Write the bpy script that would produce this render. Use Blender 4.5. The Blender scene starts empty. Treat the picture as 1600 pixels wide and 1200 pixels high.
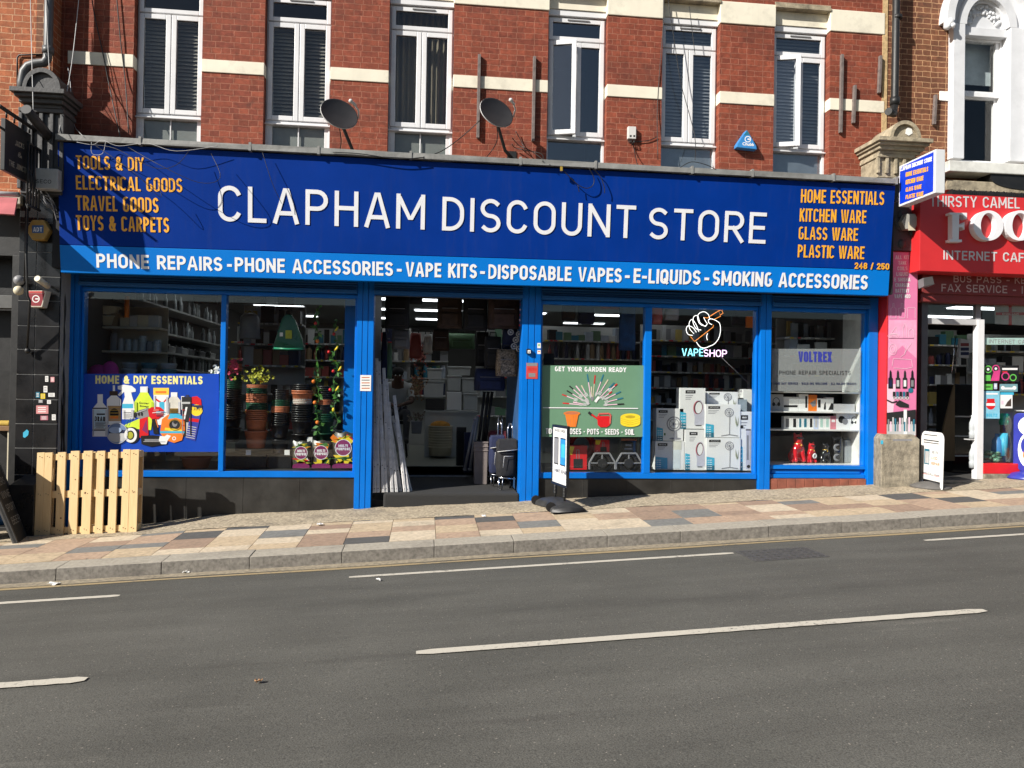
import bpy, bmesh, math, random
from mathutils import Vector as V, Matrix
random.seed(7)
S = bpy.context.scene
COL = S.collection
# ---------------------------------------------------------------- camera
FPX, DIST = 1200.0, 10.0
YAW, PIT, ROL = (math.radians(a) for a in (6.438, 0.562, 0.9285))
CF = V((math.sin(YAW)*math.cos(PIT), math.cos(YAW)*math.cos(PIT), math.sin(PIT)))
_r = V((math.cos(YAW), -math.sin(YAW), 0)); _u = _r.cross(CF)
CR = math.cos(ROL)*_r + math.sin(ROL)*_u
CU = -math.sin(ROL)*_r + math.cos(ROL)*_u
CC = V((0, -DIST, 0))
cam = bpy.data.cameras.new('camera'); camo = bpy.data.objects.new('camera', cam); COL.objects.link(camo)
camo.matrix_world = Matrix(((CR.x, CU.x, -CF.x, CC.x), (CR.y, CU.y, -CF.y, CC.y), (CR.z, CU.z, -CF.z, CC.z), (0, 0, 0, 1)))
cam.sensor_width = 36; cam.lens = FPX/1600*36; cam.clip_start = 0.05; cam.clip_end = 600
S.camera = camo
# ---------------------------------------------------------------- sky, sun, exposure
SUND = V((1.6, 1.0, -1.2)).normalized()
W = bpy.data.worlds.new('World'); S.world = W; W.use_nodes = True
_n = W.node_tree.nodes; _n.clear()
_sky = _n.new('ShaderNodeTexSky'); _sky.sky_type = 'NISHITA'; _sky.sun_disc = False
_sky.sun_elevation = math.asin(-SUND.z); _sky.sun_rotation = math.radians(238)
_bg = _n.new('ShaderNodeBackground'); _bg.inputs[1].default_value = 0.056
_wo = _n.new('ShaderNodeOutputWorld')
W.node_tree.links.new(_sky.outputs[0], _bg.inputs[0]); W.node_tree.links.new(_bg.outputs[0], _wo.inputs[0])
_sl = bpy.data.lights.new('sun', 'SUN'); _sl.energy = 4.9; _sl.angle = math.radians(0.5); _sl.color = (1.0, 0.95, 0.87)
_so = bpy.data.objects.new('sun', _sl); COL.objects.link(_so)
_so.rotation_euler = SUND.to_track_quat('-Z', 'Y').to_euler(); _so.location = (-30, -20, 30)
S.view_settings.view_transform = 'Standard'; S.view_settings.look = 'None'
S.view_settings.exposure = 0.66; S.view_settings.gamma = 1.0
S.render.engine = 'CYCLES'
S.cycles.use_denoising = True
S.cycles.max_bounces = 8; S.cycles.transparent_max_bounces = 12; S.cycles.caustics_reflective = False; S.cycles.caustics_refractive = False
S.cycles.sample_clamp_indirect = 4.0

# ---------------------------------------------------------------- measuring: a sight line meets a real plane of the place
def ray(px, py): return CF + (px-800)/FPX*CR - (py-600)/FPX*CU
def P(px, py, y=0.0):
    d = ray(px, py); t = (y+DIST)/d.y
    return CC + d*t
def PX(px, py, x):
    d = ray(px, py); t = x/d.x
    return CC + d*t
def PZ(px, py, z):
    d = ray(px, py); t = z/d.z
    return CC + d*t
def hit(px, py, o, n, off=0.0):
    d = ray(px, py); t = (o+n*off-CC).dot(n)/d.dot(n)
    return CC + d*t
def zpave(x, y):
    t = min(max(-y/2.2, 0), 1)
    dip = min(.065, .085*max(0, -2.6-x))*max(0, 1+min(y, 0)/1.5)      # the pavement sinks towards the pub corner
    return (1-t)*(-1.504+.047*x) + t*(-1.575+.053*x) - dip
def zroad(x, y):
    a = -2.2-y
    return -1.70+.053*x + (.015*a if a < 3 else .045-.015*(a-3))
def PG(px, py, f=zpave):
    z = f(0, -1); p = None
    for _ in range(30):
        p = PZ(px, py, z); z = f(p.x, p.y)
    return p

# ---------------------------------------------------------------- mesh builder
class MB:
    def __init__(s): s.v = []; s.f = []; s.m = []; s.s = []; s.M = None
    def add(s, vs, fs, mat=None, smooth=False):
        b = len(s.v)
        for v in vs:
            v = V(v); s.v.append(s.M @ v if s.M else v)
        for f in fs:
            s.f.append([i+b for i in f]); s.m.append(mat); s.s.append(smooth)
        return s
    def box(s, x0, x1, y0, y1, z0, z1, mat=None):
        vs = [(x, y, z) for z in (z0, z1) for y in (y0, y1) for x in (x0, x1)]
        return s.add(vs, [(0, 2, 3, 1), (4, 5, 7, 6), (0, 1, 5, 4), (1, 3, 7, 5), (3, 2, 6, 7), (2, 0, 4, 6)], mat)
    def hexa(s, a, b, mat=None):          # two quads, same order: a front loop, b back loop
        return s.add(list(a)+list(b), [(0, 1, 2, 3), (7, 6, 5, 4), (0, 4, 5, 1), (1, 5, 6, 2), (2, 6, 7, 3), (3, 7, 4, 0)], mat)
    def quad(s, a, b, c, d, mat=None): return s.add([a, b, c, d], [(0, 1, 2, 3)], mat)
    def poly(s, pts, mat=None): return s.add(pts, [tuple(range(len(pts)))], mat)
    def prism(s, pts, d, mat=None, smooth=False):   # polygon pushed along vector d
        n = len(pts); d = V(d)
        s.add([V(p) for p in pts]+[V(p)+d for p in pts], [tuple(range(n)), tuple(range(2*n-1, n-1, -1))], mat)
        s.add([V(p) for p in pts]+[V(p)+d for p in pts], [(i, i+n, (i+1) % n+n, (i+1) % n) for i in range(n)], mat, smooth)
        return s
    def lathe(s, prof, c=(0, 0, 0), seg=20, mat=None, ax='z', smooth=True, sx=1, sy=1):
        c = V(c); vs = []; fs = []; n = len(prof)
        for r, h in prof:
            for k in range(seg):
                a = 2*math.pi*k/seg; p = (r*math.cos(a)*sx, r*math.sin(a)*sy, h)
                if ax == 'y': p = (p[0], p[2], p[1])
                if ax == 'x': p = (p[2], p[0], p[1])
                vs.append(c+V(p))
        for i in range(n-1):
            for k in range(seg):
                k2 = (k+1) % seg; fs.append((i*seg+k, i*seg+k2, (i+1)*seg+k2, (i+1)*seg+k))
        s.add(vs, fs, mat, smooth)
        return s
    def cyl(s, c, r, h, seg=16, mat=None, ax='z', r2=None):
        r2 = r if r2 is None else r2
        return s.lathe([(0, 0), (r, 0)], c, seg, mat, ax, False).lathe([(r, 0), (r2, h)], c, seg, mat, ax).lathe([(r2, h), (0, h)], c, seg, mat, ax, False)
    def ball(s, c, r, seg=12, rings=8, mat=None, sc=(1, 1, 1)):
        c = V(c); vs = []; fs = []
        for i in range(rings+1):
            t = math.pi*i/rings
            for k in range(seg):
                a = 2*math.pi*k/seg
                vs.append(c+V((r*sc[0]*math.sin(t)*math.cos(a), r*sc[1]*math.sin(t)*math.sin(a), r*sc[2]*math.cos(t))))
        for i in range(rings):
            for k in range(seg):
                k2 = (k+1) % seg; fs.append((i*seg+k, (i+1)*seg+k, (i+1)*seg+k2, i*seg+k2))
        return s.add(vs, fs, mat, True)
    def tube(s, pts, r, seg=8, mat=None, closed=False):
        pts = [V(p) for p in pts]; n = len(pts); vs = []; fs = []
        up = V((0, 0, 1)); prev = None
        for i in range(n):
            a = pts[i-1] if (i or closed) else pts[0]; b = pts[(i+1) % n] if (i < n-1 or closed) else pts[-1]
            t = (b-a).normalized() if (b-a).length > 1e-9 else V((0, 0, 1))
            if prev is None:
                q = up if abs(t.dot(up)) < .9 else V((1, 0, 0)); prev = (q-t*q.dot(t)).normalized()
            else:
                prev = prev-t*prev.dot(t); prev = prev.normalized() if prev.length > 1e-6 else t.orthogonal().normalized()
            w = t.cross(prev); rr = r[i] if isinstance(r, (list, tuple)) else r
            for k in range(seg):
                an = 2*math.pi*k/seg; vs.append(pts[i]+(prev*math.cos(an)+w*math.sin(an))*rr)
        for i in range(n if closed else n-1):
            j = (i+1) % n
            for k in range(seg):
                k2 = (k+1) % seg; fs.append((i*seg+k, i*seg+k2, j*seg+k2, j*seg+k))
        s.add(vs, fs, mat, True)
        if not closed: s.add(vs[:seg], [tuple(range(seg-1, -1, -1))], mat); s.add(vs[-seg:], [tuple(range(seg))], mat)
        return s
    def bar(s, a, b, w, d, mat=None, side=None):    # rectangular bar a->b
        a, b = V(a), V(b); t = (b-a).normalized()
        q = V(side) if side else (V((0, 1, 0)) if abs(t.y) < .9 else V((1, 0, 0)))
        q = (q-t*q.dot(t)).normalized(); e = t.cross(q)
        c = [e*w/2+q*d/2, -e*w/2+q*d/2, -e*w/2-q*d/2, e*w/2-q*d/2]
        return s.hexa([a+x for x in c], [b+x for x in c], mat)
    def build(s, name, mat=None, parent=None, bevel=0, loc=None, bseg=2, recalc=True):
        o0 = parent_loc(parent) if parent else (V(loc) if loc is not None else V((0, 0, 0)))
        me = bpy.data.meshes.new(name)
        me.from_pydata([v-o0 for v in s.v], [], s.f)
        slots = []
        for k in s.m:
            k = k or mat
            if k not in slots: slots.append(k)
        for k in slots: me.materials.append(k)
        for p, k, sm in zip(me.polygons, s.m, s.s):
            p.material_index = slots.index(k or mat); p.use_smooth = sm
        if recalc:
            bm = bmesh.new(); bm.from_mesh(me); bmesh.ops.remove_doubles(bm, verts=bm.verts, dist=1e-6)
            bmesh.ops.recalc_face_normals(bm, faces=bm.faces); bm.to_mesh(me); bm.free()
        o = bpy.data.objects.new(name, me); COL.objects.link(o)
        if parent is not None: o.parent = parent
        else: o.location = o0
        if bevel:
            md = o.modifiers.new('bevel', 'BEVEL'); md.width = bevel; md.segments = bseg; md.limit_method = 'ANGLE'; md.angle_limit = math.radians(40)
        return o
def parent_loc(o):
    p = V((0, 0, 0))
    while o is not None: p += o.location; o = o.parent
    return p
def tag(o, label, cat, group=None, kind=None):
    if label: o['label'] = label
    if cat: o['category'] = cat
    if group: o['group'] = group
    if kind: o['kind'] = kind
    return o
def thing(name, label, cat, loc=(0, 0, 0), group=None):
    o = bpy.data.objects.new(name, None); o.empty_display_size = .1; COL.objects.link(o); o.location = loc
    return tag(o, label, cat, group)
def dup(o, loc, label=None, rz=None, group=None, sc=None):
    c = o.copy(); COL.objects.link(c); c.location = loc
    if rz is not None: c.rotation_euler = (0, 0, rz)
    if sc is not None: c.scale = (sc, sc, sc) if not isinstance(sc, tuple) else sc
    if label: c['label'] = label
    if group: c['group'] = group
    for ch in o.children:
        d = ch.copy(); COL.objects.link(d); d.parent = c
        for g in ch.children:
            e = g.copy(); COL.objects.link(e); e.parent = d
    return c
def struct(name, mb, mat, bevel=0):
    o = mb.build(name, mat, None, bevel); o['kind'] = 'structure'; return o

# ---------------------------------------------------------------- materials
def nodes(name):
    m = bpy.data.materials.new(name); m.use_nodes = True; t = m.node_tree
    return m, t, t.nodes['Principled BSDF']
def N(t, kind, **k):
    n = t.nodes.new(kind)
    for a, b in k.items():
        if hasattr(n, a): setattr(n, a, b)
        else: n.inputs[a].default_value = b
    return n
def mixrgb(t, fac, a, b, mode='MIX'):
    n = t.nodes.new('ShaderNodeMix'); n.data_type = 'RGBA'; n.blend_type = mode
    for i, x in ((0, fac), (6, a), (7, b)):
        if hasattr(x, 'type') and hasattr(x, 'is_linked'): t.links.new(x, n.inputs[i])
        else: n.inputs[i].default_value = x if i == 0 else (*x[:3], 1)
    return n.outputs[2]
def srgb(r, g, b):
    f = lambda c: (c/12.92 if c <= .04045 else ((c+.055)/1.055)**2.4)
    return tuple(f(x/255) for x in (r, g, b))
_pm = {}
def pm(name, col, rough=.5, var=.12, scale=9, metal=0, bump=0, spec=.5, bscale=None, coat=0, coords='Object', dirt=0, gum=0, streak=0):
    if name in _pm: return _pm[name]
    m, t, b = nodes(name); L = t.links
    tc = N(t, 'ShaderNodeTexCoord'); ns = N(t, 'ShaderNodeTexNoise', Scale=scale, Detail=5.0, Roughness=.6)
    L.new(tc.outputs[coords], ns.inputs['Vector'])
    lo = tuple(max(0, c*(1-var)) for c in col); hi = tuple(min(1, c*(1+var)) for c in col)
    mr = N(t, 'ShaderNodeMapRange'); mr.inputs[1].default_value = .3; mr.inputs[2].default_value = .7
    L.new(ns.outputs[0], mr.inputs[0])
    c = mixrgb(t, mr.outputs[0], lo, hi)
    if dirt:
        n2 = N(t, 'ShaderNodeTexNoise', Scale=2.3, Detail=8.0, Roughness=.7); L.new(tc.outputs[coords], n2.inputs['Vector'])
        m2 = N(t, 'ShaderNodeMapRange'); m2.inputs[1].default_value = .52; m2.inputs[2].default_value = .72; m2.inputs[4].default_value = dirt
        L.new(n2.outputs[0], m2.inputs[0]); c = mixrgb(t, m2.outputs[0], c, (.06, .052, .045))
    if streak:
        mp = N(t, 'ShaderNodeMapping'); mp.inputs['Scale'].default_value = (7, 7, .35); L.new(tc.outputs[coords], mp.inputs[0])
        n5 = N(t, 'ShaderNodeTexNoise', Scale=2.0, Detail=8.0, Roughness=.7); L.new(mp.outputs[0], n5.inputs['Vector'])
        m5 = N(t, 'ShaderNodeMapRange'); m5.inputs[1].default_value = .52; m5.inputs[2].default_value = .78; m5.inputs[4].default_value = streak; L.new(n5.outputs[0], m5.inputs[0])
        c = mixrgb(t, m5.outputs[0], c, tuple(x*.55+.035 for x in col))
    if gum:
        vo = N(t, 'ShaderNodeTexVoronoi', Scale=5.5); L.new(tc.outputs[coords], vo.inputs['Vector']); lt_ = N(t, 'ShaderNodeMath', operation='LESS_THAN'); lt_.inputs[1].default_value = .085; L.new(vo.outputs['Distance'], lt_.inputs[0])
        gm = N(t, 'ShaderNodeMath', operation='MULTIPLY'); gm.inputs[1].default_value = gum; L.new(lt_.outputs[0], gm.inputs[0]); c = mixrgb(t, gm.outputs[0], c, (.10, .09, .08))
    L.new(c, b.inputs['Base Color'])
    rr = N(t, 'ShaderNodeMapRange'); rr.inputs[3].default_value = max(0, rough-.08); rr.inputs[4].default_value = min(1, rough+.08)
    L.new(ns.outputs[0], rr.inputs[0]); L.new(rr.outputs[0], b.inputs['Roughness'])
    b.inputs['Metallic'].default_value = metal; b.inputs['Specular IOR Level'].default_value = spec
    if coat: b.inputs['Coat Weight'].default_value = coat; b.inputs['Coat Roughness'].default_value = .08
    if bump:
        n3 = N(t, 'ShaderNodeTexNoise', Scale=bscale or scale*4, Detail=6.0); L.new(tc.outputs[coords], n3.inputs['Vector'])
        bp = N(t, 'ShaderNodeBump', Strength=bump, Distance=.01); L.new(n3.outputs[0], bp.inputs['Height']); L.new(bp.outputs[0], b.inputs['Normal'])
    _pm[name] = m
    return m
def emis(name, col, strength):
    m, t, b = nodes(name)
    b.inputs['Base Color'].default_value = (*col, 1); b.inputs['Emission Color'].default_value = (*col, 1); b.inputs['Emission Strength'].default_value = strength
    return m
def glassmat(name, tint=(.93, .96, .95), refl=1.0, frost=0.0):
    m = bpy.data.materials.new(name); m.use_nodes = True; t = m.node_tree; t.nodes.clear(); L = t.links
    tr = N(t, 'ShaderNodeBsdfTransparent'); tr.inputs[0].default_value = (*tint, 1)
    gl = N(t, 'ShaderNodeBsdfGlossy'); gl.inputs['Roughness'].default_value = .01
    lw = N(t, 'ShaderNodeLayerWeight'); lw.inputs[0].default_value = .5
    pw = N(t, 'ShaderNodeMath', operation='POWER'); pw.inputs[1].default_value = 5; L.new(lw.outputs['Facing'], pw.inputs[0])
    ml = N(t, 'ShaderNodeMath', operation='MULTIPLY_ADD'); ml.inputs[1].default_value = .96*refl; ml.inputs[2].default_value = .045*refl; L.new(pw.outputs[0], ml.inputs[0])
    mx = N(t, 'ShaderNodeMixShader'); L.new(ml.outputs[0], mx.inputs[0]); L.new(tr.outputs[0], mx.inputs[1]); L.new(gl.outputs[0], mx.inputs[2])
    out = N(t, 'ShaderNodeOutputMaterial'); last = mx
    if frost:
        df = N(t, 'ShaderNodeBsdfDiffuse'); df.inputs[0].default_value = (.42, .45, .45, 1)
        m2 = N(t, 'ShaderNodeMixShader'); m2.inputs[0].default_value = frost
        L.new(mx.outputs[0], m2.inputs[1]); L.new(df.outputs[0], m2.inputs[2]); last = m2
    L.new(last.outputs[0], out.inputs[0])
    return m
def brickmat(name, c1, c2, mortar, dark, msize=.010, bump=.5, w=.225, h=.075, seed=0.0, soot=.5):
    m, t, b = nodes(name); L = t.links
    g = N(t, 'ShaderNodeNewGeometry'); sp = N(t, 'ShaderNodeSeparateXYZ'); L.new(g.outputs['Position'], sp.inputs[0])
    ad = N(t, 'ShaderNodeMath', operation='ADD'); L.new(sp.outputs[0], ad.inputs[0]); L.new(sp.outputs[1], ad.inputs[1])
    cb = N(t, 'ShaderNodeCombineXYZ'); L.new(ad.outputs[0], cb.inputs[0]); L.new(sp.outputs[2], cb.inputs[1])
    # wobble so that courses are not ruler straight
    nw = N(t, 'ShaderNodeTexNoise', Scale=7.0, Detail=3.0); L.new(cb.outputs[0], nw.inputs['Vector'])
    vs = N(t, 'ShaderNodeVectorMath', operation='SUBTRACT'); vs.inputs[1].default_value = (.5, .5, .5); L.new(nw.outputs['Color'], vs.inputs[0])
    vm = N(t, 'ShaderNodeVectorMath', operation='SCALE'); vm.inputs['Scale'].default_value = .026; L.new(vs.outputs[0], vm.inputs[0])
    va = N(t, 'ShaderNodeVectorMath', operation='ADD'); L.new(cb.outputs[0], va.inputs[0]); L.new(vm.outputs[0], va.inputs[1])
    br = N(t, 'ShaderNodeTexBrick'); br.offset = .5; br.offset_frequency = 2; br.squash = .52; br.squash_frequency = 2
    br.inputs['Scale'].default_value = 1; br.inputs['Mortar Size'].default_value = msize*.5; br.inputs['Mortar Smooth'].default_value = .25
    br.inputs['Bias'].default_value = -.1; br.inputs['Brick Width'].default_value = w; br.inputs['Row Height'].default_value = h
    br.inputs['Color1'].default_value = (*c1, 1); br.inputs['Color2'].default_value = (*c2, 1); br.inputs['Mortar'].default_value = (*mortar, 1)
    L.new(va.outputs[0], br.inputs['Vector'])
    n1 = N(t, 'ShaderNodeTexNoise', Scale=16.0, Detail=8.0, Roughness=.7); L.new(cb.outputs[0], n1.inputs['Vector'])
    m1 = N(t, 'ShaderNodeMapRange'); m1.inputs[1].default_value = .35; m1.inputs[2].default_value = .7; m1.inputs[3].default_value = .72; m1.inputs[4].default_value = 1.2; L.new(n1.outputs[0], m1.inputs[0])
    c = mixrgb(t, 1.0, br.outputs[0], (1, 1, 1), 'MULTIPLY')
    mu = t.nodes.new('ShaderNodeVectorMath'); mu.operation = 'SCALE'; L.new(c, mu.inputs[0]); L.new(m1.outputs[0], mu.inputs['Scale'])
    n2 = N(t, 'ShaderNodeTexNoise', Scale=1.1, Detail=9.0, Roughness=.68); L.new(cb.outputs[0], n2.inputs['Vector'])
    m2 = N(t, 'ShaderNodeMapRange'); m2.inputs[1].default_value = .5; m2.inputs[2].default_value = .75; m2.inputs[4].default_value = soot; L.new(n2.outputs[0], m2.inputs[0])
    c = mixrgb(t, m2.outputs[0], mu.outputs[0], dark)
    n4 = N(t, 'ShaderNodeTexNoise', Scale=5.5, Detail=4.0, Roughness=.6); L.new(va.outputs[0], n4.inputs['Vector'])
    m4 = N(t, 'ShaderNodeMapRange'); m4.inputs[1].default_value = .62; m4.inputs[2].default_value = .72; m4.inputs[4].default_value = .45; L.new(n4.outputs[0], m4.inputs[0])
    c = mixrgb(t, m4.outputs[0], c, dark)
    dv = N(t, 'ShaderNodeVectorMath', operation='DIVIDE'); dv.inputs[1].default_value = (w*.78, h, 1); L.new(va.outputs[0], dv.inputs[0]); fl = N(t, 'ShaderNodeVectorMath', operation='FLOOR'); L.new(dv.outputs[0], fl.inputs[0])
    wn = N(t, 'ShaderNodeTexWhiteNoise'); L.new(fl.outputs[0], wn.inputs['Vector']); wr = N(t, 'ShaderNodeMapRange'); wr.inputs[3].default_value = .80; wr.inputs[4].default_value = 1.12; L.new(wn.outputs['Value'], wr.inputs[0])
    m9 = t.nodes.new('ShaderNodeVectorMath'); m9.operation = 'SCALE'; L.new(c, m9.inputs[0]); L.new(wr.outputs[0], m9.inputs['Scale']); c = m9.outputs[0]
    L.new(c, b.inputs['Base Color']); b.inputs['Roughness'].default_value = .8; b.inputs['Specular IOR Level'].default_value = .3
    n3 = N(t, 'ShaderNodeTexNoise', Scale=60.0, Detail=6.0); L.new(cb.outputs[0], n3.inputs['Vector'])
    hm = N(t, 'ShaderNodeMath', operation='MULTIPLY_ADD'); hm.inputs[1].default_value = -1.0; L.new(br.outputs['Fac'], hm.inputs[0])
    ns = N(t, 'ShaderNodeMath', operation='MULTIPLY'); ns.inputs[1].default_value = .5; L.new(n3.outputs[0], ns.inputs[0]); L.new(ns.outputs[0], hm.inputs[2])
    bp = N(t, 'ShaderNodeBump', Strength=bump, Distance=.012); L.new(hm.outputs[0], bp.inputs['Height']); L.new(bp.outputs[0], b.inputs['Normal'])
    return m
# ---------------------------------------------------------------- stroke lettering (drawn, not a font file)
def arc(cx, cy, rx, ry, a0, a1, n=9):
    return [(cx+rx*math.cos(math.radians(a0+(a1-a0)*i/n)), cy+ry*math.sin(math.radians(a0+(a1-a0)*i/n))) for i in range(n+1)]
def glyph(ch, a):
    r = min(.5, a/2); q = min(.26, a*.45); e = a
    if ch == 'O': return [(arc(a-r, 1-r, r, r, 0, 90)+arc(r, 1-r, r, r, 90, 180)+arc(r, r, r, r, 180, 270)+arc(a-r, r, r, r, 270, 360), True)]
    if ch == 'C': return [(arc(a-r, 1-r, r, r, 26, 90)+arc(r, 1-r, r, r, 90, 180)+arc(r, r, r, r, 180, 270)+arc(a-r, r, r, r, 270, 334), False)]
    if ch == 'G': return [(arc(a-r, 1-r, r, r, 48, 90)+arc(r, 1-r, r, r, 90, 180)+arc(r, r, r, r, 180, 270)+arc(a-r, r, r, r, 270, 360)+[(a, .46)], None), ([(a, .46), (a*.62, .46)], None)]
    if ch == 'Q': return glyph('O', a)+[([(a*.6, .25), (a, -.02)], False)]
    if ch == 'U': return [([(0, 1)]+arc(r, r, r, r, 180, 270)+arc(a-r, r, r, r, 270, 360)+[(a, 1)], False)]
    if ch == 'D': 
        k = min(.42, a*.8); return [([(0, 0), (0, 1)]+arc(a-k, 1-k, k, k, 90, 0)+arc(a-k, k, k, k, 0, -90), True)]
    if ch in 'PR':
        k = min(.27, a*.8); g = [([(0, 0), (0, 1)], False), ([(0, 1)]+arc(a-k, 1-.27, k, .27, 90, -90)+[(0, .46)], None)]
        if ch == 'R': g.append(([(a*.45, .46), (a, 0)], False))
        return g
    if ch == 'B': return [([(0, 0), (0, 1)], False), ([(0, 1)]+arc(a-q-.02, .76, q, .24, 90, -90)+[(0, .52)], None), ([(0, .52)]+arc(a-q, .26, q, .26, 90, -90)+[(0, 0)], None)]
    if ch == 'S': return [(arc(a/2, .745, a/2, .255, 40, 270, 16)+arc(a/2, .245, a/2, .245, 90, -140, 16), False)]
    if ch == 'A': return [([(0, 0), (a*.44, 1), (a*.56, 1), (a, 0)], False), ([(a*.19, .27), (a*.81, .27)], None)]
    if ch == 'L': return [([(0, 1), (0, 0), (a, 0)], False)]
    if ch == 'H': return [([(0, 0), (0, 1)], False), ([(a, 0), (a, 1)], False), ([(0, .52), (a, .52)], False)]
    if ch == 'M': return [([(0, 0), (0, 1)], False), ([(a, 0), (a, 1)], False), ([(a*.03, .97), (a*.46, .30), (a*.54, .30), (a*.97, .97)], None)]
    if ch == 'N': return [([(0, 0), (0, 1)], False), ([(a, 0), (a, 1)], False), ([(a*.04, .98), (a*.96, .02)], None)]
    if ch == 'I': return [([(a/2, 0), (a/2, 1)], False)]
    if ch == 'T': return [([(0, 1), (a, 1)], False), ([(a/2, 0), (a/2, 1)], False)]
    if ch == 'E': return [([(a, 1), (0, 1), (0, 0), (a, 0)], False), ([(0, .51), (a*.9, .51)], False)]
    if ch == 'F': return [([(a, 1), (0, 1), (0, 0)], False), ([(0, .5), (a*.88, .5)], False)]
    if ch == 'K': return [([(0, 0), (0, 1)], False), ([(a, 1), (0, .4)], False), ([(a*.32, .6), (a, 0)], False)]
    if ch == 'V': return [([(0, 1), (a*.45, 0), (a*.55, 0), (a, 1)], False)]
    if ch == 'W': return [([(0, 1), (a*.23, 0), (a*.28, 0), (a*.48, 1), (a*.52, 1), (a*.72, 0), (a*.77, 0), (a, 1)], False)]
    if ch == 'X': return [([(0, 0), (a, 1)], False), ([(0, 1), (a, 0)], False)]
    if ch == 'Y': return [([(0, 1), (a/2, .45), (a, 1)], False), ([(a/2, .45), (a/2, 0)], False)]
    if ch == 'Z': return [([(0, 1), (a, 1), (0, 0), (a, 0)], False)]
    if ch == 'J': return [([(a, 1)]+arc(a-r, r, r, r, 0, -160), False)]
    if ch == '&': return [([(a, 0), (a*.16, .66)]+arc(a*.42, .79, a*.27, .21, 170, -20, 10)+[(a*.45, .52)], False), ([(a*.45, .52)]+arc(a*.42, .26, a*.42, .26, 130, 320, 12)+[(a*.98, .46)], False)]
    if ch == '-': return [([(0, .4), (a, .4)], False)]
    if ch == '/': return [([(0, -.05), (a, 1.05)], False)]
    if ch == '•': return [([(a*.3, .45), (a*.7, .45)], False)]
    if ch == '2': return [(arc(a/2, .72, a/2, .28, 165, -25, 12)+[(0, 0), (a, 0)], False)]
    if ch == '4': return [([(a*.75, 0), (a*.75, 1), (0, .3), (a, .3)], False)]
    if ch == '5': return [([(a*.9, 1), (a*.1, 1), (0, .52)]+arc(a/2, .3, a/2, .3, 130, -150, 14), False)]
    if ch == '8': return [(arc(a/2, .75, a*.46, .25, 0, 360, 16), True), (arc(a/2, .25, a/2, .25, 0, 360, 16), True)]
    if ch == '0': return glyph('O', a)
    return []
GW = {'I': .14, 'L': .52, 'A': .72, 'M': .84, 'W': 1.02, 'E': .56, 'F': .54, 'T': .62, 'N': .70, 'H': .68, 'O': .68, 'D': .66, 'C': .64, '&': .74, '-': .38, '/': .42, '•': .34, ' ': .34, 'Y': .66, 'V': .68, 'S': .62, '0': .6, '2': .58, '4': .62, '5': .58, '8': .6}
def ribbon(mb, pts, t, closed, fr, dep, w0, mat):
    o, u, v, n = fr
    pts = [V((p[0], p[1])) for p in pts]
    if closed is False:
        pts[0] = pts[0]+(pts[0]-pts[1]).normalized()*t/2; pts[-1] = pts[-1]+(pts[-1]-pts[-2]).normalized()*t/2
    closed = bool(closed)
    q = [pts[0]]
    for p in pts[1:]:
        if (p-q[-1]).length > 1e-5: q.append(p)
    if closed and (q[0]-q[-1]).length < 1e-5: q.pop()
    m = len(q); Lp = []; Rp = []
    if m < 2: return
    for i in range(m):
        d1 = (q[i]-q[i-1]).normalized() if (i or closed) else None
        d2 = (q[(i+1) % m]-q[i]).normalized() if (i < m-1 or closed) else None
        d1 = d1 if d1 is not None else d2; d2 = d2 if d2 is not None else d1
        n1 = V((-d1.y, d1.x)); n2 = V((-d2.y, d2.x)); k = n1+n2
        if k.length < .25: k = n1.copy(); ln = t/2
        else: k.normalize(); ln = min(t/2/max(k.dot(n1), .2), t*.9)
        la = lb = ln
        if (0 < i < m-1) or closed:
            cr = d1.x*d2.y-d1.y*d2.x; th = math.atan2(abs(cr), d1.dot(d2))
            if th > .02:
                R_ = min((q[i]-q[i-1]).length, (q[(i+1) % m]-q[i]).length)/2/math.tan(th/2)
                if cr > 0: la = min(la, max(R_*.98/max(math.cos(th/2), .3), 1e-5))
                else: lb = min(lb, max(R_*.98/max(math.cos(th/2), .3), 1e-5))
        Lp.append(q[i]+k*la); Rp.append(q[i]-k*lb)
    W3 = lambda p, w: o+u*p.x+v*p.y+n*w
    for i in range(m if closed else m-1):
        j = (i+1) % m
        f = [W3(Lp[i], w0+dep), W3(Rp[i], w0+dep), W3(Rp[j], w0+dep), W3(Lp[j], w0+dep)]
        mb.add(f, [(0, 1, 2, 3)], mat)
        if dep > .002:
            b = [W3(Lp[i], w0), W3(Rp[i], w0), W3(Rp[j], w0), W3(Lp[j], w0)]
            mb.add(f+b, [(0, 3, 7, 4), (1, 5, 6, 2)], mat)
            if not closed and i == 0: mb.add(f+b, [(0, 4, 5, 1)], mat)
            if not closed and i == m-2: mb.add(f+b, [(3, 2, 6, 7)], mat)
def stroke_text(mb, s, fr, width, h, t, mat, dep=.001, w0=.001, gap=.16, wscale=1.0):
    tt = t*h; k = 0
    adv = [(GW.get(c, .64)*wscale if c != 'I' else t) for c in s]
    nat = sum(adv)+gap*(len(s)-1)
    sx = width/nat
    o, u, v, n = fr; x = 0
    for c, a in zip(s, adv):
        wpx = a*sx
        if c != ' ':
            aw = max(1e-4, (wpx-tt)/(h-tt))
            for pts, cl in glyph(c, aw):
                pp = [(x+tt/2+p[0]*(h-tt), tt/2+p[1]*(h-tt)) for p in pts]
                ribbon(mb, pp, tt if c not in '•' else tt*1.1, cl, fr, dep+min(.0003, dep*.3+.00006)*(k % 3), w0, mat); k += 1
        x += wpx+gap*sx
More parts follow.
